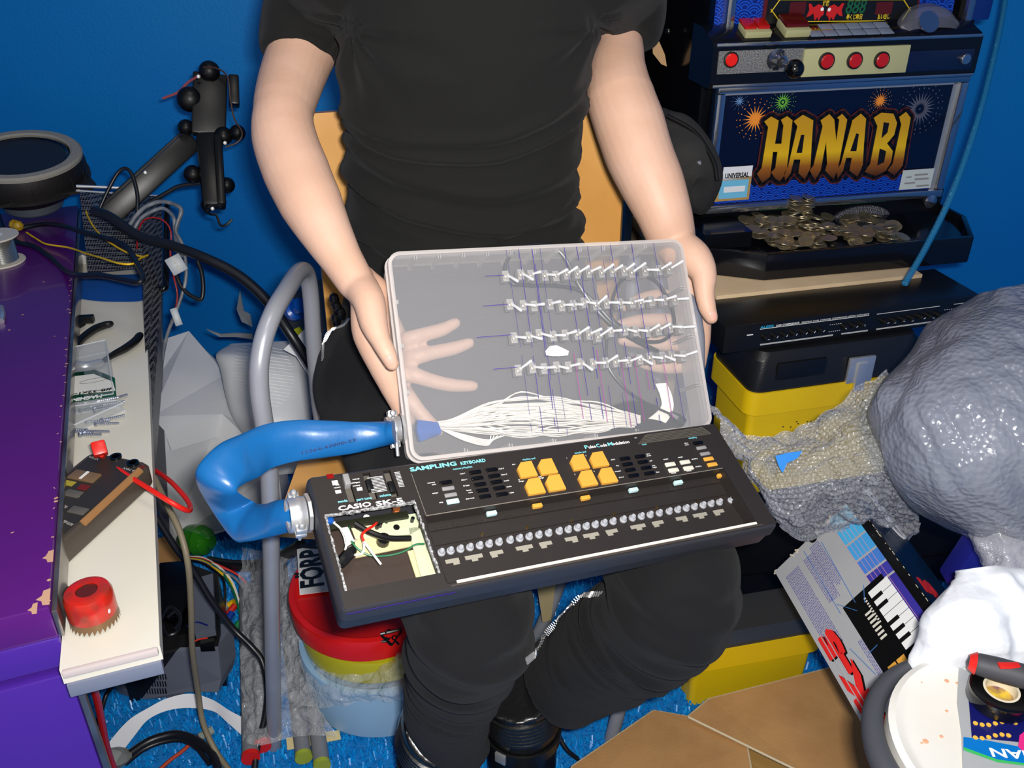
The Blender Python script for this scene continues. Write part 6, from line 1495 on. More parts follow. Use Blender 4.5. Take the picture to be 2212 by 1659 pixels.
# screw packs
m_cpk = M('clear_pack_plastic', (205, 212, 218), rough=.08, alpha=.28, spec=.9)
m_scr = M('zinc_screw', (178, 184, 200), rough=.28, metal=.8)
def pack(name, label, quad, h, rows_):
    t = root(name, label, 'screw pack', loc=on(*quad[0]))
    q = [on(*p, .0005) for p in quad]; up_ = Vector((0, 0, h)); c = sum(q, Vector()) / 4
    mb = MB(); mb.rings([q, [c + (p - c) * .97 + up_ for p in q]]); part('clear_box', mb, m_cpk, t, world=True, smooth=None)
    mb = MB(); k = [c + (p - c) * .975 + up_ for p in q]
    for a, b in zip(k, k[1:] + k[:1]): mb.cyl(a, b, .0012, 6)
    for a, b in zip(q, q[1:] + q[:1]): mb.cyl(a, b, .0010, 6)
    part('moulded_rim', mb, M('clear_rim', (225, 228, 232), rough=.1, alpha=.5) if 'clear_rim' not in MATS else MATS['clear_rim'], t, world=True); return t
pk = pack('screw_pack', 'clear pack of machine screws with green and white label on the white shelf', [l2(385, 955), l2(700, 885), l2(752, 1245), l2(375, 1300)], .020, 5)
def onp(x, y, h): return on(*l2(x, y), h)
LF = Frame(onp(400, 1045, .021), onp(740, 1150, .021) - onp(385, 1215, .021), onp(400, 1045, .021) - onp(385, 1215, .021))
for pts, mt, nm, hh in (([(388, 1035), (610, 1003), (735, 1055), (745, 1170), (383, 1225)], M('dark_green_label', (16, 82, 48), rough=.4), 'green_label', .0205), ([(389, 1055), (600, 1030), (722, 1080), (738, 1135), (385, 1172)], M('white_paper_label', (228, 226, 215), rough=.5), 'white_label', .0210)):
    mb = MB(); q = [onp(x, y, hh) for x, y in pts]; mb.hull(q, [p - Vector((0, 0, .0004)) for p in q]); part(nm, mb, mt, pk, world=True, smooth=None)
xd_ = onp(440, 1160, .02) - onp(715, 1120, .02)
mb = MB(); put_text(mb, '#8-32x1-1', onp(715, 1118, .0216), xd_, onp(600, 1150, .02) - onp(600, 1095, .02), .0098, bold=.02, fit=xd_.length * .95); part('label_lettering', mb, m_black, pk, world=True, smooth=None)
mb = MB(); a = onp(655, 1160, .0216); b = onp(438, 1192, .0216); put_text(mb, 'MACHINE', a, b - a, onp(600, 1220, .02) - onp(600, 1150, .02), .012, bold=.04, fit=(b - a).length); part('label_lettering', mb, m_white, pk, world=True, smooth=None)
mb = MB(); c_ = onp(600, 1072, .0214)
for k in range(28): a = 2 * math.pi * k / 28; b = 2 * math.pi * (k + 1) / 28; mb.cyl(c_ + LF.x * .018 * math.cos(a) + LF.y * .0055 * math.sin(a), c_ + LF.x * .018 * math.cos(b) + LF.y * .0055 * math.sin(b), .0002, 4)
part('label_drawing', mb, m_black, pk, world=True)
pk2 = pack('screw_pack', 'flat clear pack of longer screws nearest the multimeter', [l2(372, 1300), l2(765, 1245), l2(800, 1265), l2(410, 1445)], .012, 3)
sb = MB(); sb.cyl((0, 0, 0), (0, .027, 0), .0016, 8); sb.lathe([(.0003, -.0035), (.0030, -.0030), (.0036, -.0006), (.0016, .0)], n=12, Mx=Matrix.Rotation(R(-90), 4, 'X'))
for k in range(9): sb.lathe([(.0016, .004 + k * .0025), (.0020, .0045 + k * .0025), (.0016, .005 + k * .0025)], n=8, Mx=Matrix.Rotation(R(-90), 4, 'X'), closed=False)
scr_me = new_mesh('screw', sb, m_scr, 40); random.seed(4)
for k, (x, y, h, rot) in enumerate([(450, 1225, .006, 70), (500, 1235, .008, 60), (540, 1215, .010, 64), (590, 1235, .007, 58), (620, 1205, .011, 66), (660, 1225, .008, 70), (430, 1260, .006, 76), (520, 1262, .006, 72), (610, 1262, .006, 75), (690, 1200, .007, 50),
                                   (470, 1400, .004, 95), (520, 1420, .004, 98), (560, 1395, .005, 92), (440, 1385, .005, 100), (620, 1350, .004, 80), (560, 1335, .005, 75), (660, 1325, .004, 78)]):
    o = bpy.data.objects.new('machine_screw', scr_me); COL.objects.link(o)
    o.matrix_world = Matrix.Translation(on(*l2(x, y), h)) @ Matrix.Rotation(R(-rot + random.uniform(-8, 8)), 4, 'Z') @ Matrix.Rotation(R(random.uniform(-6, 6)), 4, 'X')
    first = k < 10
    o['label'] = 'zinc machine screw inside the clear pack with the green label' if first else 'zinc screw inside the flat clear pack nearest the multimeter'; o['category'] = 'screw'; o['group'] = 'screws in the labelled pack' if first else 'screws in the flat pack'
# multimeter
MZ = SZ + .032
mB = PZ(*l3(716, 212), MZ); mA = PZ(*l3(440, 150), MZ); mC = PZ(*l3(283, 600), MZ)
ml = (mC - mB); ML = .18; MF = Frame((mB.x, mB.y, SZ), -ml, (mA - mB)); MW = abs((MF.I @ Vector((mA.x, mA.y, SZ))).y)
if MF.z.z < 0: MF = Frame((mB.x, mB.y, SZ), ml, (mA - mB))
sx_ = 1 if (MF.I @ Vector((mC.x, mC.y, SZ))).x > 0 else -1
MW = abs((MF.I @ Vector((mA.x, mA.y, SZ))).y); sy_ = 1 if (MF.I @ Vector((mA.x, mA.y, SZ))).y > 0 else -1
mm = root('multimeter', 'dark brown-grey digital multimeter lying face up on the white shelf', 'multimeter', Mx=MF.M)
m_mm = M('brown_grey_meter_plastic', (72, 64, 56), rough=.45, bump=(500, .1)); m_mf = M('dark_meter_face', (48, 44, 40), rough=.45)
x0, x1 = sorted((0, sx_ * ML)); y0, y1 = sorted((0, sy_ * MW))
mb = MB(); mb.rings([rrect(x0 + .003, x1 - .003, y0 + .003, y1 - .003, .008, .0015), rrect(x0, x1, y0, y1, .010, .006), rrect(x0, x1, y0, y1, .010, .026), rrect(x0 + .003, x1 - .003, y0 + .003, y1 - .003, .009, .031)]); part('case', mb, m_mm, mm)
mb = MB(); mb.rings([rrect(x0 + .006, x1 - .006, y0 + .007, y1 - .007, .007, .0305), rrect(x0 + .006, x1 - .006, y0 + .007, y1 - .007, .007, .0322)]); part('face_plate', mb, m_mf, mm)
def mh(x, y, h=.0325): r_ = ray(*l3(x, y)); q = PZ(*l3(x, y), SZ + h); return MF.I @ q
def mtext(mbx, s_, a, b, size, **k): p = mh(*a); q = mh(*b); put_text(mbx, s_, (p.x, p.y, .0326), (q - p), Vector((0, 0, 1)).cross(q - p), size, fit=(q - p).length, **k)
for c_ in ((547, 192), (628, 222)): q = mh(*c_); mb = MB(); mb.lathe([(.0045, .0322), (.0068, .0322), (.0068, .0345), (.0045, .0345)], n=20, Mx=Matrix.Translation((q.x, q.y, 0)), closed=True); mb.lathe([(.0002, .0325), (.0045, .0325)], n=16, Mx=Matrix.Translation((q.x, q.y, 0))); part('socket', mb, m_blackgl, mm)
q = mh(400, 285); mb = MB(); mb.box((q.x, q.y, .0335), (.016, .034, .003), rot=None, bev=.001); part('rocker_switch', mb, M('brown_switch', (120, 95, 68), rough=.3), mm); mb = MB(); mb.box((q.x, q.y, .0352), (.014, .003, .001)); part('switch_mark', mb, m_white, mm)
mtx = MB()
for s_, a, b, z in (('SELECT', (378, 378), (326, 356), .0050), ('POWER', (392, 455), (348, 436), .0050), ('AUTO-RANGE', (350, 508), (290, 480), .0052), ('REL', (322, 425), (298, 412), .005), ('10A MAX', (655, 258), (590, 240), .0046), ('VΩA', (470, 200), (425, 185), .0046)): mtext(mtx, s_, a, b, z)
part('face_lettering', mtx, M('grey_white_print', (190, 186, 178), rough=.5), mm, smooth=None)
mtr = MB()
for a, s0 in (((395, 335), 1), ((672, 238), .5)): mtr = MB(); q = mh(*a); mtr.box((q.x, q.y, .0328), (.009 * s0, .012 * s0, .0006)); part('red_marking', mtr, MATS['dark_red_print'] if 'dark_red_print' in MATS else M('dark_red_print', (110, 30, 22), rough=.5), mm, smooth=None)
q = mh(325, 315); mb = MB(); mb.box((q.x, q.y, .0328), (.008, .014, .0006)); part('yellow_marking', mb, M('dull_yellow_print', (165, 150, 50), rough=.5), mm, smooth=None)
for c_ in ((345, 365), (370, 445)): q = mh(*c_); mb = MB(); mb.box((q.x, q.y, .033), (.011, .020, .0016), bev=.0006); part('push_button', mb, M('grey_key', (92, 88, 82), rough=.5) if 'grey_key' not in MATS else MATS['grey_key'], mm)
a = mh(390, 505); b = mh(665, 250); mb = MB(); mb.tube([(a.x, a.y, .0325), (b.x, b.y, .0325)], .0040, n=8, smooth=False, flat=.3); part('tan_stripe', mb, M('tan_stripe', (150, 108, 66), rough=.45), mm)
# red probe plug and lead
mb = MB(); a = on(*l3(460, 120), .052); b = on(*l3(478, 185), .040); d_ = (b - a).normalized(); mb.box((a + b) / 2, (.016, (b - a).length, .016), rot=d_.to_track_quat('Y', 'Z').to_matrix(), bev=.003)
lead = single('test_lead', mb, M('red_silicone', (218, 32, 20), rough=.35), 'red test lead plugged into the multimeter and looping over the shelf edge', 'cable')
mb = MB(); mb.tube([on(*l3(478, 180), .040)] + [P(*l3(x, y), d) for x, y, d in ((500, 205, 1.065), (560, 250, 1.04), (700, 338, 1.01), (800, 400, 1.0), (870, 438, 1.01), (898, 440, 1.03), (885, 395, 1.06), (820, 320, 1.10), (765, 275, 1.14), (728, 252, 1.17), (690, 235, 1.22))], .0030, n=10, sub=6); part('lead_wire', mb, MATS['red_silicone'], lead, world=True)
# hole saw
hc_ = on(*l3(452, 960), 0); HR = .0222
hs = root('hole_saw', 'red cup-shaped hole saw with toothed rim on the white shelf', 'tool', loc=hc_)
n = 60; 
mb = MB(); Z0 = .006
rg = [[Vector((HR * math.cos(2 * math.pi * k / n), HR * math.sin(2 * math.pi * k / n), z)) for k in range(n)] for z in (Z0, .012)]
mb.rings(rg, caps=False); mb.add([v for k in range(0, n, 2) for v in (Vector((HR * math.cos(2 * math.pi * k / n), HR * math.sin(2 * math.pi * k / n), Z0)), Vector((HR * math.cos(2 * math.pi * (k + 2) / n), HR * math.sin(2 * math.pi * (k + 2) / n), Z0)), Vector((HR * 1.04 * math.cos(2 * math.pi * (k + .3) / n), HR * 1.04 * math.sin(2 * math.pi * (k + .3) / n), .0005)))], [(3 * i, 3 * i + 1, 3 * i + 2) for i in range(n // 2)])
part('saw_teeth', mb, M('bare_saw_steel', (135, 105, 75), rough=.4, metal=.6), hs)
mb = MB(); mb.lathe([(HR, .011), (HR + .0002, .022), (HR, .033), (HR - .002, .0375), (HR - .006, .039), (.010, .0385), (.0105, .034)], n=48); 
mb.f = [f for f in mb.f if len(f) == 4]; mb.mi = [0] * len(mb.f); part('cup', mb, M('red_enamel', (200, 32, 16), rough=.3, coat=.4, var=(70, (150, 45, 30))), hs)
mb = MB(); mb.lathe([(.0106, .0375), (.0106, .030), (.0003, .029)], n=6); part('arbor_hole', mb, M('dark_red_brown', (85, 25, 18), rough=.5), hs)
q = Vector((HR + .0003, -.006, .022)); mb = MB(); mb.lathe([(.0002, .0006), (.0022, .0006), (.0022, 0)], n=12, Mx=Matrix.Translation((HR * .93, -.0085, .020)) @ Matrix.Rotation(R(90), 4, 'Y')); part('side_hole', mb, m_white, hs)
mb = MB(); mb.box(on(*l3(303, 858), .004), (.026, .030, .003), rot=Matrix.Rotation(R(-14), 3, 'Z'), bev=.0005); single('brass_plate', mb, M('tarnished_brass', (120, 98, 60), rough=.4, metal=.6), 'small tarnished metal plate beside the red hole saw', 'metal plate')
mb = MB(); mb.tube([on(*l3(322, 1112), -.03)] + [P(*l3(x, y), d) for x, y, d in ((345, 1135, .885), (400, 1205, .93), (448, 1300, 1.0), (478, 1430, 1.08), (500, 1540, 1.15), (520, 1610, 1.2), (545, 1680, 1.24))], .0042, n=10, sub=6); single('red_cable', mb, MATS['red_silicone'], 'thick red cable dropping from the corner of the white shelf to the carpet', 'cable')
# loudspeaker driver
sc_ = P(44, 336, 1.70); SM = Matrix.Translation(sc_) @ Matrix.Rotation(R(9), 4, 'X') @ Matrix.Rotation(R(5), 4, 'Y')
sp_ = root('loudspeaker_driver', 'round black loudspeaker driver with pale gasket ring on the purple cabinet', 'loudspeaker', Mx=SM)
RR = .108
mb = MB(); mb.lathe([(RR - .020, -.004), (RR - .022, .002), (RR - .018, .005), (RR - .004, .005), (RR, .001), (RR, -.004)], n=64, closed=True); part('gasket', mb, M('pale_foam_gasket', (150, 146, 136), rough=.8, bump=(300, .6)), sp_)
mb = MB(); mb.lathe([(RR - .002, -.003), (RR + .002, -.02), (RR - .002, -.040), (RR + .006, -.042), (RR + .006, -.048), (RR - .01, -.052), (.075, -.075), (.045, -.088)], n=64); part('frame', mb, M('black_speaker_frame', (30, 28, 27), rough=.5, bump=(200, .2)), sp_)
mb = MB(); mb.lathe([(RR - .020, -.003), (RR - .026, .0), (RR - .034, -.006), (.030, -.030), (.028, -.026), (.015, -.018), (.0003, -.016)], n=56); mb.f = [f for f in mb.f if len(f) == 4]; mb.mi = [0] * len(mb.f); part('cone', mb, m_blackgl, sp_)
mb = MB(); mb.lathe([(.0003, -.104), (.052, -.104), (.055, -.100), (.055, -.090), (.050, -.086), (.0003, -.086)], n=40); part('magnet', mb, M('grey_steel_magnet', (110, 120, 130), rough=.4, metal=.5), sp_)
for a in (-10, 80, 170, 260):
    mb = MB(); c_ = Vector((math.cos(R(a)), math.sin(R(a)), 0)); s_ = Vector((-c_.y, c_.x, 0)); q = [c_ * (RR - .01) + s_ * .045, c_ * (RR + .028) + s_ * .012, c_ * (RR + .028) - s_ * .012, c_ * (RR - .01) - s_ * .045]; mb.hull([p + Vector((0, 0, -.040)) for p in q], [p + Vector((0, 0, -.046)) for p in q])
    part('mounting_ear', mb, MATS['black_speaker_frame'], sp_)
for a in range(0, 360, 20): mb = MB(); c_ = Vector((math.cos(R(a)), math.sin(R(a)), 0)) * (RR + .001); mb.cyl(c_ + Vector((0, 0, -.018)), c_ * 1.02 + Vector((0, 0, -.044)), .0012, 6); part('frame_rib', mb, MATS['black_speaker_frame'], sp_)
# solder spool, beads
sz_ = PZ(4, 566, DZ)
so = root('solder_spool', 'small white spool of solder wire standing on the purple cabinet', 'spool', loc=sz_)
SR = .037
for z in (.0, .045): mb = MB(); mb.lathe([(.010, z), (SR, z), (SR + .001, z + .0015), (SR, z + .003), (.010, z + .003)], n=44, closed=True); part('flange', mb, M('ivory_plastic', (212, 204, 188), rough=.45) if 'ivory_plastic' not in MATS else MATS['ivory_plastic'], so)
mb = MB(); prof = []; 
for k in range(14): prof += [(.0265, .003 + k * .003), (.0278, .0045 + k * .003)]
mb.lathe(prof, n=36); part('solder_wire', mb, M('bright_solder', (190, 190, 185), rough=.25, metal=.9), so)
mb = MB(); mb.lathe([(.0003, .049), (.010, .049), (.0135, .0485)], n=24); part('spool_hub', mb, m_white, so)
for k, (x, y) in enumerate(((92, 1438), (115, 1445))): mb = MB(); c_ = PZ(*l1(x, y), DZ + .010); mb.lathe([(.0003, -.010), (.007, -.007), (.010, 0), (.007, .007), (.0003, .010)], n=18, Mx=Matrix.Translation(c_)); single('yellow_bead', mb, M('amber_yellow_plastic', (175, 140, 30), rough=.3) if 'amber_yellow_plastic' not in MATS else MATS['amber_yellow_plastic'], ('left' if k == 0 else 'right') + ' one of two yellow plastic beads under the loudspeaker driver', 'bead')
mb = MB(); mb.tube([PZ(2, 665, DZ + .004), PZ(4, 680, DZ + .006), PZ(2, 694, DZ + .004)], .005, n=8); single('metal_nut', mb, m_steel, 'small shiny metal nut at the left edge on the purple cabinet', 'nut')
def cable(name, pts, r_, mt, label, fn=None, n=10, sub=7, cat='cable', grp=None):
    mb = MB(); mb.tube([P(*(fn(x, y) if fn else (x, y)), d) for x, y, d in pts], r_, n=n, sub=sub); return single(name, mb, mt, label, cat, group=grp, smooth=60)
def dk(x, y, h=.004): q = PZ(*l2(x, y), DZ + h); return (x, y, (q - C0).dot(FWD))
def sk(x, y, h=.004): q = PZ(*l2(x, y), SZ + h); return (x, y, (q - C0).dot(FWD))
pts = [dk(-20, -40), dk(0, 50), dk(50, 140), dk(120, 190), dk(220, 215), dk(330, 290), dk(410, 365), (500, 398, 1.40), (650, 400, 1.37), (800, 430, 1.33), (880, 444, 1.31), (915, 420, 1.32), (890, 350, 1.38), (830, 240, 1.45), (760, 190, 1.48), (640, 150, 1.52), (500, 112, 1.55), (400, 82, 1.58), dk(280, 72, .012), dk(150, 95), dk(60, 120)]
cable('black_cable', pts, .0044, m_cbl, 'black cable looping from the purple cabinet over the white shelf and back', l2)
cable('yellow_wire', [dk(170, 125), dk(240, 170), dk(300, 200), dk(440, 222, .01), (560, 262, 1.50), (640, 285, 1.45), (760, 322, 1.40), (850, 325, 1.40), (900, 290, 1.43), (945, 272, 1.46)], .0017, M('yellow_wire', (235, 190, 20), rough=.4), 'thin yellow wire running from the purple cabinet onto the white shelf', l2, n=6)
cable('yellow_wire', [(505, 1215, 1.70), (540, 1270, 1.68), (560, 1380, 1.62), (640, 1500, 1.55), (780, 1600, 1.50), (900, 1640, 1.47), (940, 1635, 1.46)], .0017, MATS['yellow_wire'], 'thin yellow wire hanging from beside the loudspeaker driver', l1, n=6)
# perforated metal case behind the shelf
m_mesh = bpy.data.materials.new('perforated_steel'); m_mesh.use_nodes = True; nt = m_mesh.node_tree; b_ = nt.nodes['Principled BSDF']; b_.inputs['Metallic'].default_value = .4; b_.inputs['Roughness'].default_value = .35
vn = nt.nodes.new('ShaderNodeTexVoronoi'); vn.inputs['Scale'].default_value = 210; vn.inputs['Randomness'].default_value = .15; tcx = nt.nodes.new('ShaderNodeTexCoord'); cr = nt.nodes.new('ShaderNodeValToRGB')
nt.links.new(tcx.outputs['Object'], vn.inputs['Vector']); nt.links.new(vn.outputs[0], cr.inputs[0]); nt.links.new(cr.outputs[0], b_.inputs['Base Color'])
cr.color_ramp.elements[0].position = .42; cr.color_ramp.elements[0].color = (.004, .004, .005, 1); cr.color_ramp.elements[1].position = .52; cr.color_ramp.elements[1].color = (.16, .16, .17, 1)
mc = root('mesh_basket', 'black perforated metal basket standing behind the white shelf', 'basket', loc=P(290, 560, 1.6))
mb = MB(); q = [P(172, 414, 1.66), P(348, 424, 1.70), P(342, 575, 1.56), P(190, 590, 1.56)]; mb.hull(q, [p + FWD * .004 for p in q]); part('mesh_side', mb, m_mesh, mc, world=True, smooth=None)
mb = MB(); q = [P(312, 425, 1.66), P(350, 432, 1.70), P(350, 640, 1.48), P(330, 890, 1.30), P(318, 880, 1.28), P(308, 600, 1.46)]; mb.hull(q, [p + FWD * .004 - UP * .12 for p in q]); part('mesh_side', mb, m_mesh, mc, world=True, smooth=None)
mb = MB(); mb.tube([P(165, 402, 1.68), P(262, 406, 1.70)], .003, n=8, smooth=False); mb.tube([P(165, 412, 1.68), P(345, 424, 1.70)], .0025, n=8, smooth=False); part('rim_rod', mb, m_steel, mc, world=True)
cable('black_frame_rod', [(1070, -60, 1.62), (1066, 200, 1.55), (1062, 440, 1.50), (1050, 485, 1.49), (1000, 482, 1.49), (950, 478, 1.48)], .0052, m_blackgl, 'bent glossy black metal rod behind the white shelf', l2, cat='rod')
# black folding metal arm
m_barm = M('glossy_black_metal', (12, 12, 13), rough=.34, spec=.35, bump=(40, .05))
ar = root('monitor_bracket', 'glossy black hinged metal arm leaning in front of the blue wall', 'bracket', loc=P(400, 470, 1.6))
def bar(a, b, w, t, bev=.004):
    a = Vector(a); b = Vector(b); y = (b - a).normalized(); v = ((a + b) / 2 - C0).normalized(); x = y.cross(v).normalized(); z = x.cross(y); rot = Matrix((x, y, z)).transposed(); mb = MB(); mb.box((a + b) / 2, (w, (b - a).length, t), rot=rot, bev=bev); return mb
def L(x, y, d): return P(*l1(x, y), d)
part('lower_beam', bar(L(690, 1390, 1.58), L(1240, 890, 1.62), .038, .03), m_barm, ar, world=True)
part('beam_rail', bar(L(640, 1335, 1.59), L(1230, 800, 1.63), .010, .034), m_barm, ar, world=True)
part('head_plate', bar(L(1345, 480, 1.60), L(1335, 870, 1.60), .058, .028), m_barm, ar, world=True)
part('upright', bar(L(1330, 860, 1.59), L(1375, 1330, 1.57), .040, .032, .010), m_barm, ar, world=True)
part('upright', bar(L(1395, 880, 1.58), L(1420, 1325, 1.56), .014, .036, .005), m_barm, ar, world=True)
part('side_box', bar(L(1495, 490, 1.60), L(1500, 680, 1.60), .018, .03), m_barm, ar, world=True)
for (x, y), r_ in (((1215, 635), .022), ((1190, 815), .014), ((1340, 455), .018), ((1520, 850), .014), ((1235, 1115), .016), ((1452, 1185), .014), ((1430, 870), .016), ((1330, 1310), .012)):
    c_ = L(x, y, 1.585); mb = MB(); mb.lathe([(.0003, -.012), (r_ * .8, -.011), (r_, -.006), (r_, .002), (r_ * .9, .007), (r_ * .7, .011), (r_ * .4, .0135), (.0003, .0145)], n=20, Mx=Matrix.Translation(c_) @ (C0 - c_).to_track_quat('Z', 'Y').to_matrix().to_4x4()); part('pivot_knob', mb, m_barm, ar, world=True)
for x, y in ((1440, 915), (1360, 1335), (1270, 490), (930, 1105)): c_ = L(x, y, 1.565); mb = MB(); mb.lathe([(.0003, .0025), (.003, .0018), (.0038, 0), (.0003, -.003)], n=8, Mx=Matrix.Translation(c_) @ (C0 - c_).to_track_quat('Z', 'Y').to_matrix().to_4x4()); part('bolt_head', mb, m_steel, ar, world=True)
mb = MB(); mb.tube([L(1040, 630, 1.58), L(1140, 590, 1.58), L(1200, 530, 1.58), L(1280, 480, 1.575)], .0022, n=6); part('pink_wire', mb, M('dull_pink_wire', (150, 70, 75), rough=.5), ar, world=True)
mb = MB(); mb.tube([L(1300, 430, 1.57), L(1380, 435, 1.57), L(1455, 490, 1.57), L(1475, 640, 1.57), L(1500, 760, 1.57), L(1550, 850, 1.57), L(1520, 910, 1.57), L(1445, 940, 1.57)], .0016, n=6); part('thin_wire', mb, M('brown_wire', (60, 40, 35), rough=.5), ar, world=True)
mb = MB(); mb.tube([L(1310, 1350, 1.57), L(1350, 1372, 1.56), L(1385, 1380, 1.56), L(1410, 1440, 1.56), L(1445, 1440, 1.56), L(1485, 1405, 1.56)], .0022, n=6); part('hook_wire', mb, m_black, ar, world=True)
cable('thin_black_cable', [(1290, 1170, 1.60), (1150, 1190, 1.60), (1080, 1225, 1.60), (1020, 1260, 1.60), (960, 1290, 1.60)], .0035, m_cbl, 'black cable stretched from the metal arm to the mesh basket', l1)
cable('small_black_cable', [(640, 1330, 1.56), (700, 1200, 1.56), (760, 1100, 1.56), (810, 1080, 1.56), (850, 1130, 1.56), (880, 1250, 1.56), (878, 1370, 1.56)], .0032, m_cbl, 'small black cable arched over the foot of the metal arm', l1)
cable('thick_black_hose', [(203, 455, 1.52), (240, 470, 1.51), (300, 510, 1.50), (370, 530, 1.49), (440, 556, 1.48), (500, 585, 1.48), (545, 618, 1.48), (585, 660, 1.48), (630, 725, 1.48), (668, 785, 1.50), (700, 850, 1.52)], .0085, m_cbl, 'thick black hose running from the mesh basket behind the chair')
# loose computer cables
m_gcab = M('grey_sleeved_cable', (92, 98, 108), rough=.4, var=(60, (130, 135, 142)))
cable('grey_cable', [(830, 1440, 1.56), (880, 1370, 1.56), (940, 1320, 1.56), (1030, 1290, 1.56), (1120, 1310, 1.55), (1160, 1350, 1.55), (1130, 1450, 1.55), (1130, 1540, 1.54), (1170, 1640, 1.53)], .0038, m_gcab, 'grey computer cable arching over the mesh basket, outermost loop', l1)
cable('grey_cable', [(850, 1480, 1.55), (900, 1400, 1.55), (980, 1350, 1.55), (1050, 1335, 1.55), (1110, 1390, 1.54), (1120, 1480, 1.54), (1160, 1600, 1.53)], .0032, m_gcab, 'grey computer cable arching over the mesh basket, inner loop', l1)
cable('grey_cable', [(1150, 20, 1.52), (1125, 110, 1.52), (1165, 200, 1.52), (1190, 330, 1.52), (1185, 450, 1.52), (1135, 610, 1.52), (1070, 780, 1.5), (1035, 960, 1.48), (1025, 1130, 1.46), (970, 1290, 1.44)], .0030, m_gcab, 'grey twisted cable hanging down beside the grey housing', l2)
cable('red_black_wire', [(875, 230, 1.53), (885, 120, 1.53), (920, 50, 1.53), (990, 30, 1.53), (1060, 60, 1.53), (1095, 130, 1.53), (1090, 260, 1.53), (1110, 400, 1.52), (1135, 520, 1.52), (1120, 640, 1.52)], .0016, M('red_thin_wire', (150, 25, 25), rough=.4), 'thin red wires ending in the white connectors', l2, n=6)
cable('black_loop_cable', [(1130, 400, 1.52), (1160, 470, 1.52), (1215, 525, 1.52), (1285, 552, 1.52), (1300, 480, 1.52), (1290, 380, 1.52), (1265, 310, 1.52)], .0036, m_cbl, 'black cable loop hanging below the thick black hose', l2)
m_conn = M('pale_grey_connector', (150, 158, 165), rough=.4)
for (x, y, w_, h_, rt), lb in (((1128, 330, .026, .030, 20), 'pale grey cable connector with four holes beside the mesh basket'), ((1128, 665, .012, .030, 8), 'narrow pale grey connector hanging below the larger one')):
    c_ = P(*l2(x, y), 1.505); mb = MB(); rr_ = (C0 - c_).to_track_quat('Z', 'Y').to_matrix() @ Matrix.Rotation(R(rt), 3, 'Z'); mb.box(c_, (w_, h_, .014), rot=rr_, bev=.0015); o = single('cable_connector', mb, m_conn, lb, 'connector')
    if w_ > .02:
        for k in range(4): mb = MB(); mb.box(c_ + rr_ @ Vector((0, -.010 + k * .0066, .0072)), (.005, .004, .001), rot=rr_); part('pin_hole', mb, m_black, o, world=True)
# pale grey plastic housing
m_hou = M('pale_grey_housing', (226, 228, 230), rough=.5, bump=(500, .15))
ho = root('grey_housing', 'large pale grey plastic housing standing on the carpet behind the armchair', 'plastic housing', loc=P(430, 1000, 1.7))
def poly(pts, back, mt, nm, par, sm=None):
    q = [P(*p) for p in pts]; mb = MB(); mb.hull(q, [p + back for p in q]); return part(nm, mb, mt, par, world=True, smooth=sm)
T = [(338, 738, 1.80), (408, 715, 1.86), (425, 735, 1.86), (445, 757, 1.85), (470, 780, 1.84), (488, 808, 1.80), (496, 850, 1.75), (497, 893, 1.68)]
poly(T + [(480, 894, 1.67), (355, 930, 1.60), (327, 900, 1.62), (330, 830, 1.72)], Vector((0, .01, -.05)), m_hou, 'top_cover', ho)
bot = [(480, 894, 1.67), (355, 930, 1.60), (362, 1050, 1.72), (372, 1172, 1.80)]
poly([(355, 930, 1.60), (480, 894, 1.67), (545, 925, 1.63), (600, 1010, 1.66), (610, 1090, 1.74), (540, 1130, 1.77), (445, 1160, 1.79), (368, 1172, 1.80)], Vector((0, .06, 0)), m_hou, 'front_cover', ho)
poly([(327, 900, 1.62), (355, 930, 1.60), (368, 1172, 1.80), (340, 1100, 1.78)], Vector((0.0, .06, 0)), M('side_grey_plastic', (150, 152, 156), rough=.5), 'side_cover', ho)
hb2 = root('ribbed_housing', 'rounded pale grey plastic cover with fine ribs seen behind the chair arm', 'plastic housing', loc=P(570, 850, 1.7))
mb = lump([(500, 742, 640, 735, 1.78), (470, 765, 662, 770, 1.74), (480, 800, 672, 810, 1.72), (490, 850, 675, 860, 1.70), (505, 900, 672, 910, 1.68), (540, 960, 668, 960, 1.68), (570, 1030, 660, 1020, 1.70)], [.02, .06, .07, .07, .07, .06, .04], .0, 3, nu=48, ns=10); part('cover', mb, m_hou, hb2, world=True, smooth=180)
def blob_cast(px, py):
    best = None
    return None
bt = BVHTree.FromPolygons([Vector(v) + Vector(hb2.location) for v in mb.v], mb.f)
mr_ = MB()
for k in range(20):
    y = 748 + k * 7.2; hw2 = 62 * math.sqrt(max(0, 1 - ((y - 805) / 75) ** 2)); pp = []
    for t in np.linspace(-1, 1, 13):
        c_, n_ = cast(bt, 562 + t * hw2 * 1.05 + 8, y + t * 8, .0006)
        if c_ is not None: pp.append(c_)
    if len(pp) > 3: mr_.tube(pp, .0012, n=5, smooth=False)
part('rib', mr_, M('light_rib', (240, 240, 238), rough=.5), hb2, world=True)
poly([(612, 755, 1.60), (665, 705, 1.62), (668, 715, 1.62), (668, 815, 1.62), (640, 770, 1.61)], Vector((0, .02, -.01)), m_hou, 'flap', hb2)
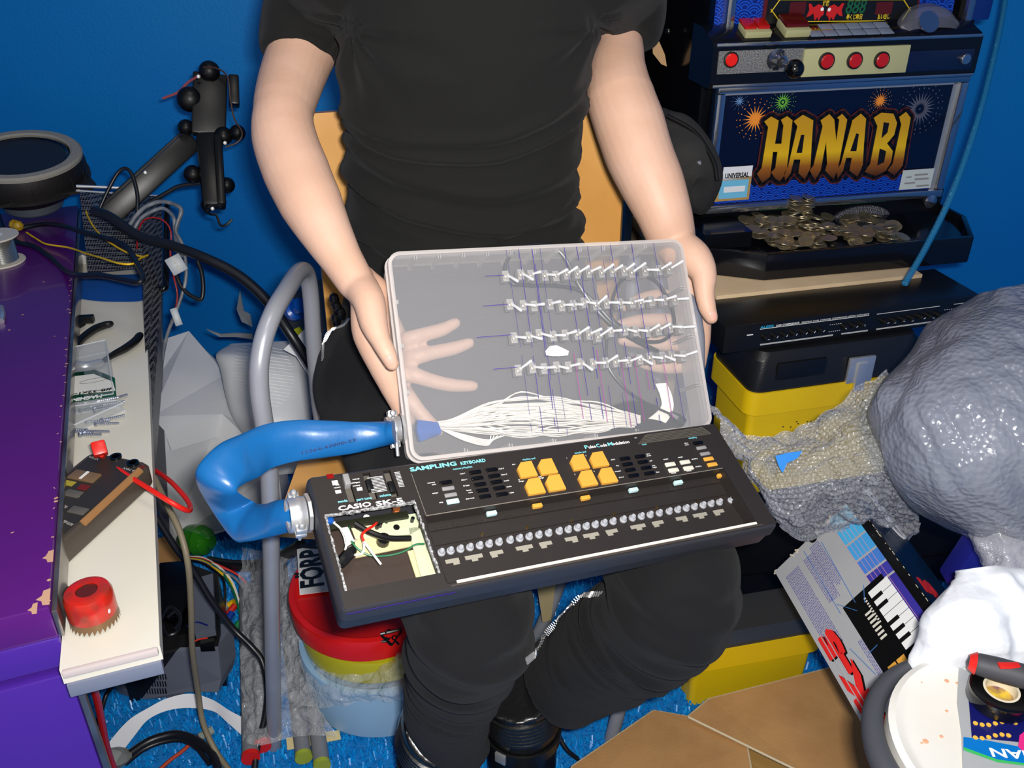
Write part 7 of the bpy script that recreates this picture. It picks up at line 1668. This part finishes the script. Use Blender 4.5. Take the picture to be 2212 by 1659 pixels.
for pts, lb in (([(518, 630, 1.72), (511, 668, 1.72), (522, 695, 1.70), (545, 706, 1.69), (540, 680, 1.70), (526, 672, 1.71)], 'upright torn grey plastic strip beside the chair arm'), ([(446, 712, 1.72), (475, 722, 1.72), (510, 720, 1.71), (545, 722, 1.70), (545, 733, 1.70), (510, 728, 1.71), (475, 728, 1.72)], 'flat pointed grey plastic strip lying above the ribbed housing')):
    q = [P(*p) for p in pts]; mb = MB(); mb.hull(q, [p + Vector((0, .003, 0)) for p in q]); single('torn_strip', mb, M('torn_grey_plastic', (120, 125, 132), rough=.5) if 'torn_grey_plastic' not in MATS else MATS['torn_grey_plastic'], lb, 'plastic strip', smooth=None)
# smoky bin with bits in it
bn = root('smoky_bin', 'smoky plastic bin of coloured odds and ends behind the chair', 'bin', loc=P(640, 700, 1.7))
q = [P(*p) for p in ((600, 668, 1.72), (655, 618, 1.76), (700, 600, 1.78), (740, 640, 1.76), (735, 760, 1.66), (670, 765, 1.66))]; mb = MB(); mb.hull(q, [p + Vector((.02, .10, -.03)) for p in q]); part('bin_wall', mb, M('smoky_plastic', (62, 60, 58), rough=.2, alpha=.72), bn, world=True, smooth=None)
q = [P(*p) for p in ((648, 600, 1.75), (668, 588, 1.76), (680, 620, 1.75), (655, 632, 1.74))]; mb = MB(); mb.hull(q, [p + FWD * .02 for p in q]); part('bin_tab', mb, m_black, bn, world=True)
c_ = P(632, 673, 1.64); mb = MB(); mb.lathe([(.0003, .0), (.018, .0), (.020, .004), (.020, .014), (.014, .018), (.014, .035), (.0003, .036)], n=24, Mx=Matrix.Translation(c_) @ Vector((.6, -.5, .6)).to_track_quat('Z', 'Y').to_matrix().to_4x4()); single('blue_bottle_cap', mb, M('blue_cap_plastic', (10, 80, 175), rough=.3), 'blue bottle cap leaning against the smoky bin', 'bottle cap')
mb = MB(); q = [P(*p) for p in ((634, 712, 1.63), (646, 706, 1.63), (666, 732, 1.62), (664, 748, 1.62))]; mb.hull(q, [p + FWD * .02 for p in q]); single('yellow_plastic_bit', mb, M('yellow_green_plastic', (160, 165, 20), rough=.3), 'yellow-green plastic piece below the blue bottle cap', 'plastic piece', smooth=None)
# ================================================================ things lying on the carpet, lower left
def fz(x, y, z, fn=l3): q = PZ(*fn(x, y), z); return (x, y, (q - C0).dot(FWD))
m_dgh = M('dark_slate_housing', (92, 98, 112), rough=.4, bump=(400, .1))
el = root('opened_electronics_case', 'opened dark plastic electronics case with loose parts inside under the white shelf', 'electronics', loc=PZ(360, 1480, 0))
def zpoly(pts, fn, dvec, mt, nm, par, sm=None):
    q = [PZ(*fn(x, y), z) for x, y, z in pts]; mb = MB(); mb.hull(q, [p + Vector(dvec) for p in q]); return part(nm, mb, mt, par, world=True, smooth=sm)
zpoly([(505, 1150, .095), (560, 1160, .095), (830, 1110, .095), (850, 1090, .10), (1030, 1085, .10), (1045, 1240, .045), (1030, 1300, .03), (880, 1300, .025), (830, 1325, .012), (660, 1335, .006), (570, 1310, .012), (515, 1250, .045)], l3, (.01, .05, 0), m_dgh, 'front_shell', el)
fs_ = el.children[-1]; fbv = BVHTree.FromPolygons([v.co + el.location for v in fs_.data.vertices], [tuple(p.vertices) for p in fs_.data.polygons])
zpoly([(740, 700, .115), (860, 680, .115), (1030, 745, .115), (1040, 1010, .108), (1030, 1085, .10), (850, 1090, .10), (830, 1110, .095), (560, 1160, .095), (740, 1040, .108)], l3, (0, .0, -.09), m_black, 'inner_tray', el)
zpoly([(755, 690, .135), (870, 680, .135), (890, 860, .135), (850, 960, .135), (760, 920, .135)], l3, (0, .0, -.02), m_blackgl, 'black_cloth_panel', el)
zpoly([(900, 770, .128), (1005, 740, .128), (1015, 1000, .128), (920, 1020, .128)], l3, (0, .0, -.015), m_dgh, 'metal_panel', el)
zpoly([(945, 1055, .115), (1010, 1045, .115), (1012, 1085, .115), (945, 1088, .115)], l3, (0, .0, -.01), m_blackgl, 'dark_window', el)
for k in range(11):
    for j in range(3):
        x = 655 + k * 12.5; y = 1215 + j * 34; q = PZ(*l3(x, y + 14), .10 - j * .026) ; q.y -= .0; 
        a, _ = cast(fbv, *l3(x, y), .0006); b, _ = cast(fbv, *l3(x + 5, y + 26), .0006); mb = MB()
        if a is None or b is None: continue
        mb.tube([a, b], .0013, n=5, smooth=False); part('vent_slot', mb, m_blackgl, el, world=True, smooth=None)
for k, (pts, mt, nm) in enumerate((([(760, 960), (800, 900), (850, 940), (840, 1010), (790, 1030), (765, 980)], m_cbl, 'coiled_cable'), ([(790, 950), (830, 920), (850, 960), (830, 1000)], m_cbl, 'coiled_cable'), ([(880, 990), (930, 970), (980, 985)], M('navy_wire', (20, 30, 110), rough=.4), 'navy_wire'), ([(890, 1085), (930, 1055), (980, 1045)], m_wirer, 'red_wire'), ([(610, 1140), (640, 1100), (700, 1120), (730, 1090)], M('orange_brown_wire', (150, 80, 40), rough=.5), 'brown_wire'))):
    mb = MB(); mb.tube([PZ(*l3(x, y), .142) for x, y in pts], .0028 if k < 2 else .0012, n=8); part(nm, mb, mt, el, world=True)
q = PZ(*l3(925, 585), .045); gr_ = root('green_ornament', 'shiny green translucent glass ornament beside the grey housing', 'ornament', loc=(q.x, q.y, .012))
m_grn = M('green_glass', (40, 120, 20), rough=.1, alpha=.85, coat=.6)
mb = MB(); rx = Matrix.Rotation(R(80), 4, 'Y') @ Matrix.Rotation(R(20), 4, 'X'); mb.lathe([(.0003, -.034), (.018, -.031), (.029, -.016), (.031, 0), (.030, .010), (.031, .012), (.026, .026), (.014, .034), (.012, .040), (.0003, .041)], n=32, Mx=Matrix.Translation((0, 0, .034)) @ rx); part('bauble', mb, m_grn, gr_)
zpoly([(740, 575, .02), (800, 560, .02), (870, 660, .02), (850, 690, .02), (745, 700, .02)], l3, (0, 0, -.004), m_kraft, 'card', root('printed_card_scrap', 'kraft card scrap with a brown square behind the opened electronics case', 'card', loc=PZ(*l3(800, 630), 0)))
# wire bundle with plugs
hx_ = root('wire_harness', 'bundle of white red green and yellow wires ending in coloured plugs on the carpet', 'cable', loc=PZ(*l3(1050, 800), 0))
for k, (mt, o_) in enumerate(((m_wirew, 0), (m_wirer, 1), (m_wireg, 2), (MATS['yellow_wire'], 3), (m_gcab, 4), (m_wirek, 5))):
    mb = MB(); e = [(1135, 900), (1190, 820), (1140, 960), (1120, 890), (1160, 830), (1060, 905)][k]
    mb.tube([PZ(*l3(895, 662 + o_ * 3), .06), PZ(*l3(960, 668 + o_ * 5), .07), PZ(*l3(1040, 715 + o_ * 7 - (40 if k in (1, 4) else 0) * .4), .07), PZ(*l3((1040 + e[0]) / 2 + 12, (715 + e[1]) / 2 + o_ * 3 - 20), .05), PZ(*l3(*e), .02)], .0022, n=6); part('wire', mb, mt, hx_, world=True)
for (a, b, mt, r_) in (((1110, 890), (1075, 935), m_wirer, .006), ((1095, 925), (1060, 990), M('blue_plug', (20, 60, 150), rough=.4), .006), ((1130, 970), (1100, 1020), M('green_plug', (20, 120, 70), rough=.4), .006), ((1105, 875), (1080, 890), MATS['yellow_wire'], .006), ((1165, 870), (1220, 905), m_conn, .006), ((1055, 870), (1062, 910), m_conn, .006), ((1075, 1000), (1052, 1060), m_black, .003)):
    mb = MB(); mb.tube([PZ(*l3(*a), .018), PZ(*l3(*b), .012)], r_, n=10, smooth=False); part('plug', mb, mt, hx_, world=True)
cable('sleeved_black_cable', [(985, 685, 1.70), (1040, 695, 1.68), (1100, 702, 1.66), (1224, 700, 1.62), (1330, 660, 1.58), (1420, 610, 1.5)], .0105, m_cbl, 'thick black sleeved cable lying on the carpet towards the chair', l3)
cable('beige_cable', [(722, 270, 1.22), (780, 400, 1.18), (848, 540, 1.16), (888, 700, 1.16), (902, 900, 1.20), (908, 1100, 1.26), (935, 1300, 1.34), (960, 1450, 1.36), (1020, 1580, 1.36), (1090, 1680, 1.34)], .0042, M('beige_flex', (128, 118, 96), rough=.5), 'long beige flex hanging from the white shelf down to the carpet', l3)
cable('black_flex', [(735, 470, 1.30), (830, 620, 1.32), (905, 715, 1.34), (1000, 870, 1.36), (1100, 1000, 1.38), (1190, 1090, 1.38), (1240, 1160, 1.38), (1262, 1290, 1.37), (1250, 1420, 1.37), (1215, 1560, 1.36), (1200, 1690, 1.34)], .0050, m_cbl, 'black flex running from under the shelf past the chair leg', l3)
cable('black_cable', [fz(600, 1600, .02), fz(690, 1540, .02), fz(760, 1512, .02), fz(840, 1500, .02), fz(930, 1530, .02), fz(1000, 1590, .02), fz(1035, 1680, .02)], .0062, m_cbl, 'black cable arched on the carpet at the bottom left', l3)
cable('black_cable', [fz(590, 1640, .016), fz(680, 1570, .016), fz(770, 1535, .016), fz(860, 1528, .016), fz(930, 1565, .016), fz(990, 1640, .016)], .0040, m_cbl, 'thinner black cable just inside the black arch at the bottom left', l3)
cable('dark_cable', [fz(440, 1490, .02), fz(475, 1400, .02), fz(500, 1320, .03), fz(525, 1280, .04)], .0035, m_cbl, 'short black cable beside the red cable on the carpet', l3)
cable('orange_wire', [fz(740, 1680, .01), fz(800, 1625, .012), fz(860, 1580, .012), fz(905, 1540, .012), fz(945, 1510, .012)], .0030, M('orange_red_wire', (175, 60, 30), rough=.5), 'short orange and brown wire ending in a clear plug', l3)
mb = MB(); a = PZ(*l3(940, 1515), .012); b = PZ(*l3(1005, 1478), .012); mb.tube([a, b], .0065, n=8, smooth=False); single('clear_plug', mb, M('cloudy_plug', (150, 160, 150), rough=.3, alpha=.85), 'cloudy plastic plug on the end of the orange wire', 'plug')
mb = lump([(500, 1590, 560, 1585, 0), (510, 1615, 590, 1610, 0)], [1, 1], 0) if False else MB(); c_ = PZ(248, 1638, .02); mb.lathe([(.0003, -.01), (.018, -.006), (.022, .004), (.010, .012), (.0003, .013)], n=12, Mx=Matrix.Translation(c_) @ Matrix.Diagonal((1.2, .8, 1, 1))); single('clear_blob', mb, M('cloudy_gel', (140, 145, 140), rough=.2, alpha=.6), 'blob of clear plastic on the end of the thick red cable', 'plastic piece')
# curved white paper strip
up_e = [(470, 1640), (500, 1560), (600, 1440), (700, 1375), (790, 1330), (900, 1308), (1000, 1335), (1080, 1385), (1145, 1420)]
lo_e = [(540, 1670), (560, 1610), (640, 1500), (700, 1430), (790, 1388), (900, 1375), (1010, 1392), (1070, 1440), (1150, 1512)]
G = [[PZ(*l3(*a), .026), PZ(*l3(*b), .014)] for a, b in zip(up_e, lo_e)]; mb = MB(); mb.grid(ctrl_grid(G, 3, 6), .0004); single('paper_strip', mb, M('white_paper', (228, 230, 236), rough=.7), 'long curved strip of white paper on the blue carpet', 'paper', smooth=60)
# grey tubes with coloured caps
m_gt = M('grey_paper_tube', (112, 116, 122), rough=.5, var=(20, (124, 128, 134)))
m_rc = M('red_cap', (205, 30, 25), rough=.35); m_gc = M('lime_cap', (150, 165, 50), rough=.35)
for (a, b, mt, lb, r_) in (((290, 1608), (268, 860), m_rc, 'grey tube with a red end cap, leftmost and nearest of the two red-capped ones', .0128), ((340, 1556), (322, 780), m_rc, 'grey tube with a red end cap, beside the chair leg', .0128), ((524, 1606), (420, 740), m_gc, 'grey tube with a lime green end cap, the left of the two green-capped ones', .0120), ((605, 1642), (505, 900), m_gc, 'grey tube with a lime green end cap, nearest the bottom edge', .0120)):
    p = PZ(*l4(*a), r_ + .011); q = PZ(*l4(*b), r_ + .011); d_ = (q - p).normalized(); t = root('capped_tube', lb, 'tube', loc=p, group=None)
    mb = MB(); mb.tube([p, q], r_, n=20, smooth=False); part('tube', mb, m_gt, t, world=True)
    mb = MB(); mb.tube([p - d_ * .004, p + d_ * .003], r_ * 1.08, n=20, smooth=False); part('end_cap', mb, mt, t, world=True)
mb = MB(); q = [PZ(*l4(x, y), .011) for x, y in ((447, 1525), (682, 1490), (690, 1530), (452, 1578))]; mb.hull(q, [p - Vector((0, 0, .001)) for p in q]); single('manila_tag', mb, M('manila_card', (215, 200, 150), rough=.6), 'manila card tag lying under the green-capped tubes', 'card tag', smooth=None)
# plastic tubs: red lid, yellow, pale blue
def disc_stack(name, label, cx, cy, z, rad, h, mt, cat='tub lid'):
    t = root(name, label, cat, loc=(cx, cy, z))
    mb = MB(); mb.lathe([(rad * .93, 0), (rad, .004), (rad + .002, h - .006), (rad, h), (rad - .008, h + .001), (rad - .014, h - .003), (.0003, h - .003)], n=64); part('shell', mb, mt, t); return t
cR = PZ(800, 1262, .20)
m_redp = M('red_tub_plastic', (212, 24, 20), rough=.3, spec=.6)
pb = disc_stack('pale_blue_tub', 'pale blue translucent plastic tub at the bottom of the stack by the boots', cR.x + .01, cR.y - .01, .010, .128, .10, M('pale_blue_translucent', (150, 190, 225), rough=.3, alpha=.85), 'tub')
yl = disc_stack('yellow_tub', 'yellow-green translucent tub between the red lid and the pale blue tub', cR.x + .01, cR.y, .113, .124, .045, M('yellow_green_translucent', (185, 178, 30), rough=.3, alpha=.92), 'tub')
rl = disc_stack('red_tub_lid', 'large round red plastic lid with white sticker under the keyboard', cR.x, cR.y, .160, .125, .042, m_redp, 'lid')
zt_ = .2022
F_ = Frame(PZ(*l4(507, 888), zt_ + .0006), PZ(*l4(560, 690), zt_) - PZ(*l4(507, 888), zt_), PZ(*l4(507, 888), zt_) - PZ(*l4(640, 876), zt_))
if F_.z.z < 0: pass
mb = MB(); q = [PZ(*l4(x, y), zt_ + .0016) for x, y in ((507, 890), (495, 690), (620, 660), (690, 868))]; mb.hull(q, [p - Vector((0, 0, .0012)) for p in q]); part('white_sticker', mb, m_white, rl, world=True, smooth=None)
mb = MB(); a = PZ(*l4(612, 852), zt_ + .002); b = PZ(*l4(596, 560), zt_ + .002); up2 = PZ(*l4(520, 800), zt_) - PZ(*l4(615, 795), zt_); put_text(mb, 'FÖRPACKNING', a, b - a, up2, .050, bold=.03, fit=.26); part('sticker_lettering', mb, m_black, rl, world=True, smooth=None)
# recycling mark on the red lid rim
rc = PZ(*l4(910, 1078), zt_); zr_ = Vector((0, 0, 1)); mb = MB()
for p, q in (((865, 1065), (958, 1045)), ((958, 1050), (915, 1115)), ((912, 1112), (868, 1072))): mb.tube([PZ(*l4(*p), zt_ + .001), PZ(*l4(*q), zt_ + .001)], .0022, n=6, smooth=False, flat=.5)
for p, q in (((905, 1045), (885, 1062)), ((930, 1095), (945, 1110)), ((890, 1098), (870, 1098))): mb.tube([PZ(*l4(*p), zt_ + .001), PZ(*l4(*q), zt_ + .001)], .0018, n=6, smooth=False)
a = PZ(*l4(938, 1068), zt_ + .001); b = PZ(*l4(888, 1078), zt_ + .001); put_text(mb, '04', a, b - a, Vector((0, 0, 1)).cross(b - a), .014, bold=.02, fit=.018); a = PZ(*l4(925, 1040), zt_ + .001); b = PZ(*l4(890, 1046), zt_ + .001); put_text(mb, 'PE-LD', a, b - a, Vector((0, 0, 1)).cross(b - a), .006, fit=.014)
part('recycling_mark', mb, m_black, rl, world=True, smooth=None)
m_clr = M('clear_wrap_film', (225, 228, 232), rough=.08, alpha=.26, spec=1.0, bump=(40, 1.0, 'noise', .02))
rows = [[(620, 1240, 1.52), (640, 1330, 1.46), (700, 1400, 1.42), (780, 1425, 1.38), (890, 1405, 1.33)], [(612, 1300, 1.50), (630, 1400, 1.44), (690, 1440, 1.38), (780, 1460, 1.34), (890, 1440, 1.30)], [(605, 1400, 1.46), (625, 1460, 1.42), (690, 1490, 1.36), (780, 1500, 1.32), (885, 1490, 1.28)], [(608, 1500, 1.42), (640, 1520, 1.39), (700, 1530, 1.36), (770, 1520, 1.34), (880, 1510, 1.30)]]
mb = MB(); mb.grid(crumple(ctrl_grid(net(rows), 14, 16), .010, 22, 4)); single('clear_film', mb, m_clr, 'crumpled clear film draped over the front of the stacked tubs', 'plastic film', smooth=180)
rows = [[(520, 1180, 1.60), (560, 1190, 1.58), (610, 1185, 1.56), (655, 1200, 1.54)], [(522, 1330, 1.52), (570, 1330, 1.50), (610, 1340, 1.48), (650, 1350, 1.46)], [(522, 1480, 1.42), (565, 1480, 1.40), (620, 1490, 1.40), (680, 1500, 1.38)], [(524, 1600, 1.36), (560, 1610, 1.35), (640, 1590, 1.36), (725, 1590, 1.34)]]
mb = MB(); mb.grid(crumple(ctrl_grid(net(rows), 12, 16), .012, 24, 8)); single('clear_film', mb, m_clr, 'clear film sleeve wrapped around the four capped grey tubes', 'plastic film', smooth=180)
# bits between and beside the legs
cable('thin_floor_cable', [(1198, 1548, 1.34), (1206, 1585, 1.36), (1225, 1620, 1.36), (1256, 1645, 1.37), (1300, 1680, 1.37)], .0036, m_cbl, 'black cable on the carpet to the right of the boots')
mb = MB(); mb.hull([P(*p) for p in ((1160, 1265, 1.45), (1200, 1262, 1.45), (1190, 1340, 1.50), (1172, 1345, 1.50))], [P(*p) for p in ((1160, 1265, 1.50), (1200, 1262, 1.50), (1190, 1340, 1.55), (1172, 1345, 1.55))]); single('beige_plastic_box', mb, M('beige_plastic', (170, 155, 115), rough=.5), 'beige plastic box glimpsed between the knees', 'box')
cable('grey_pipe', [(1215, 1240, 1.60), (1185, 1320, 1.56), (1150, 1400, 1.52)], .012, m_gt, 'grey plastic pipe glimpsed between the knees', n=16, cat='pipe')
mb = MB(); q = [P(*l) for l in ((1100, 1425, 1.42), (1125, 1440, 1.42), (1122, 1475, 1.45), (1103, 1462, 1.45))]; mb.hull(q, [p + FWD * .01 for p in q]); single('cream_card', mb, MATS['manila_card'], 'cream card scrap seen between trouser hem and boot', 'card', smooth=None)
cable('wire_hook', [(1404, 1425, 1.50), (1400, 1440, 1.50), (1415, 1450, 1.50), (1442, 1448, 1.50), (1448, 1432, 1.50)], .0018, m_steel, 'thin bent wire lying by the corner of the low yellow toolbox', n=6, cat='wire')
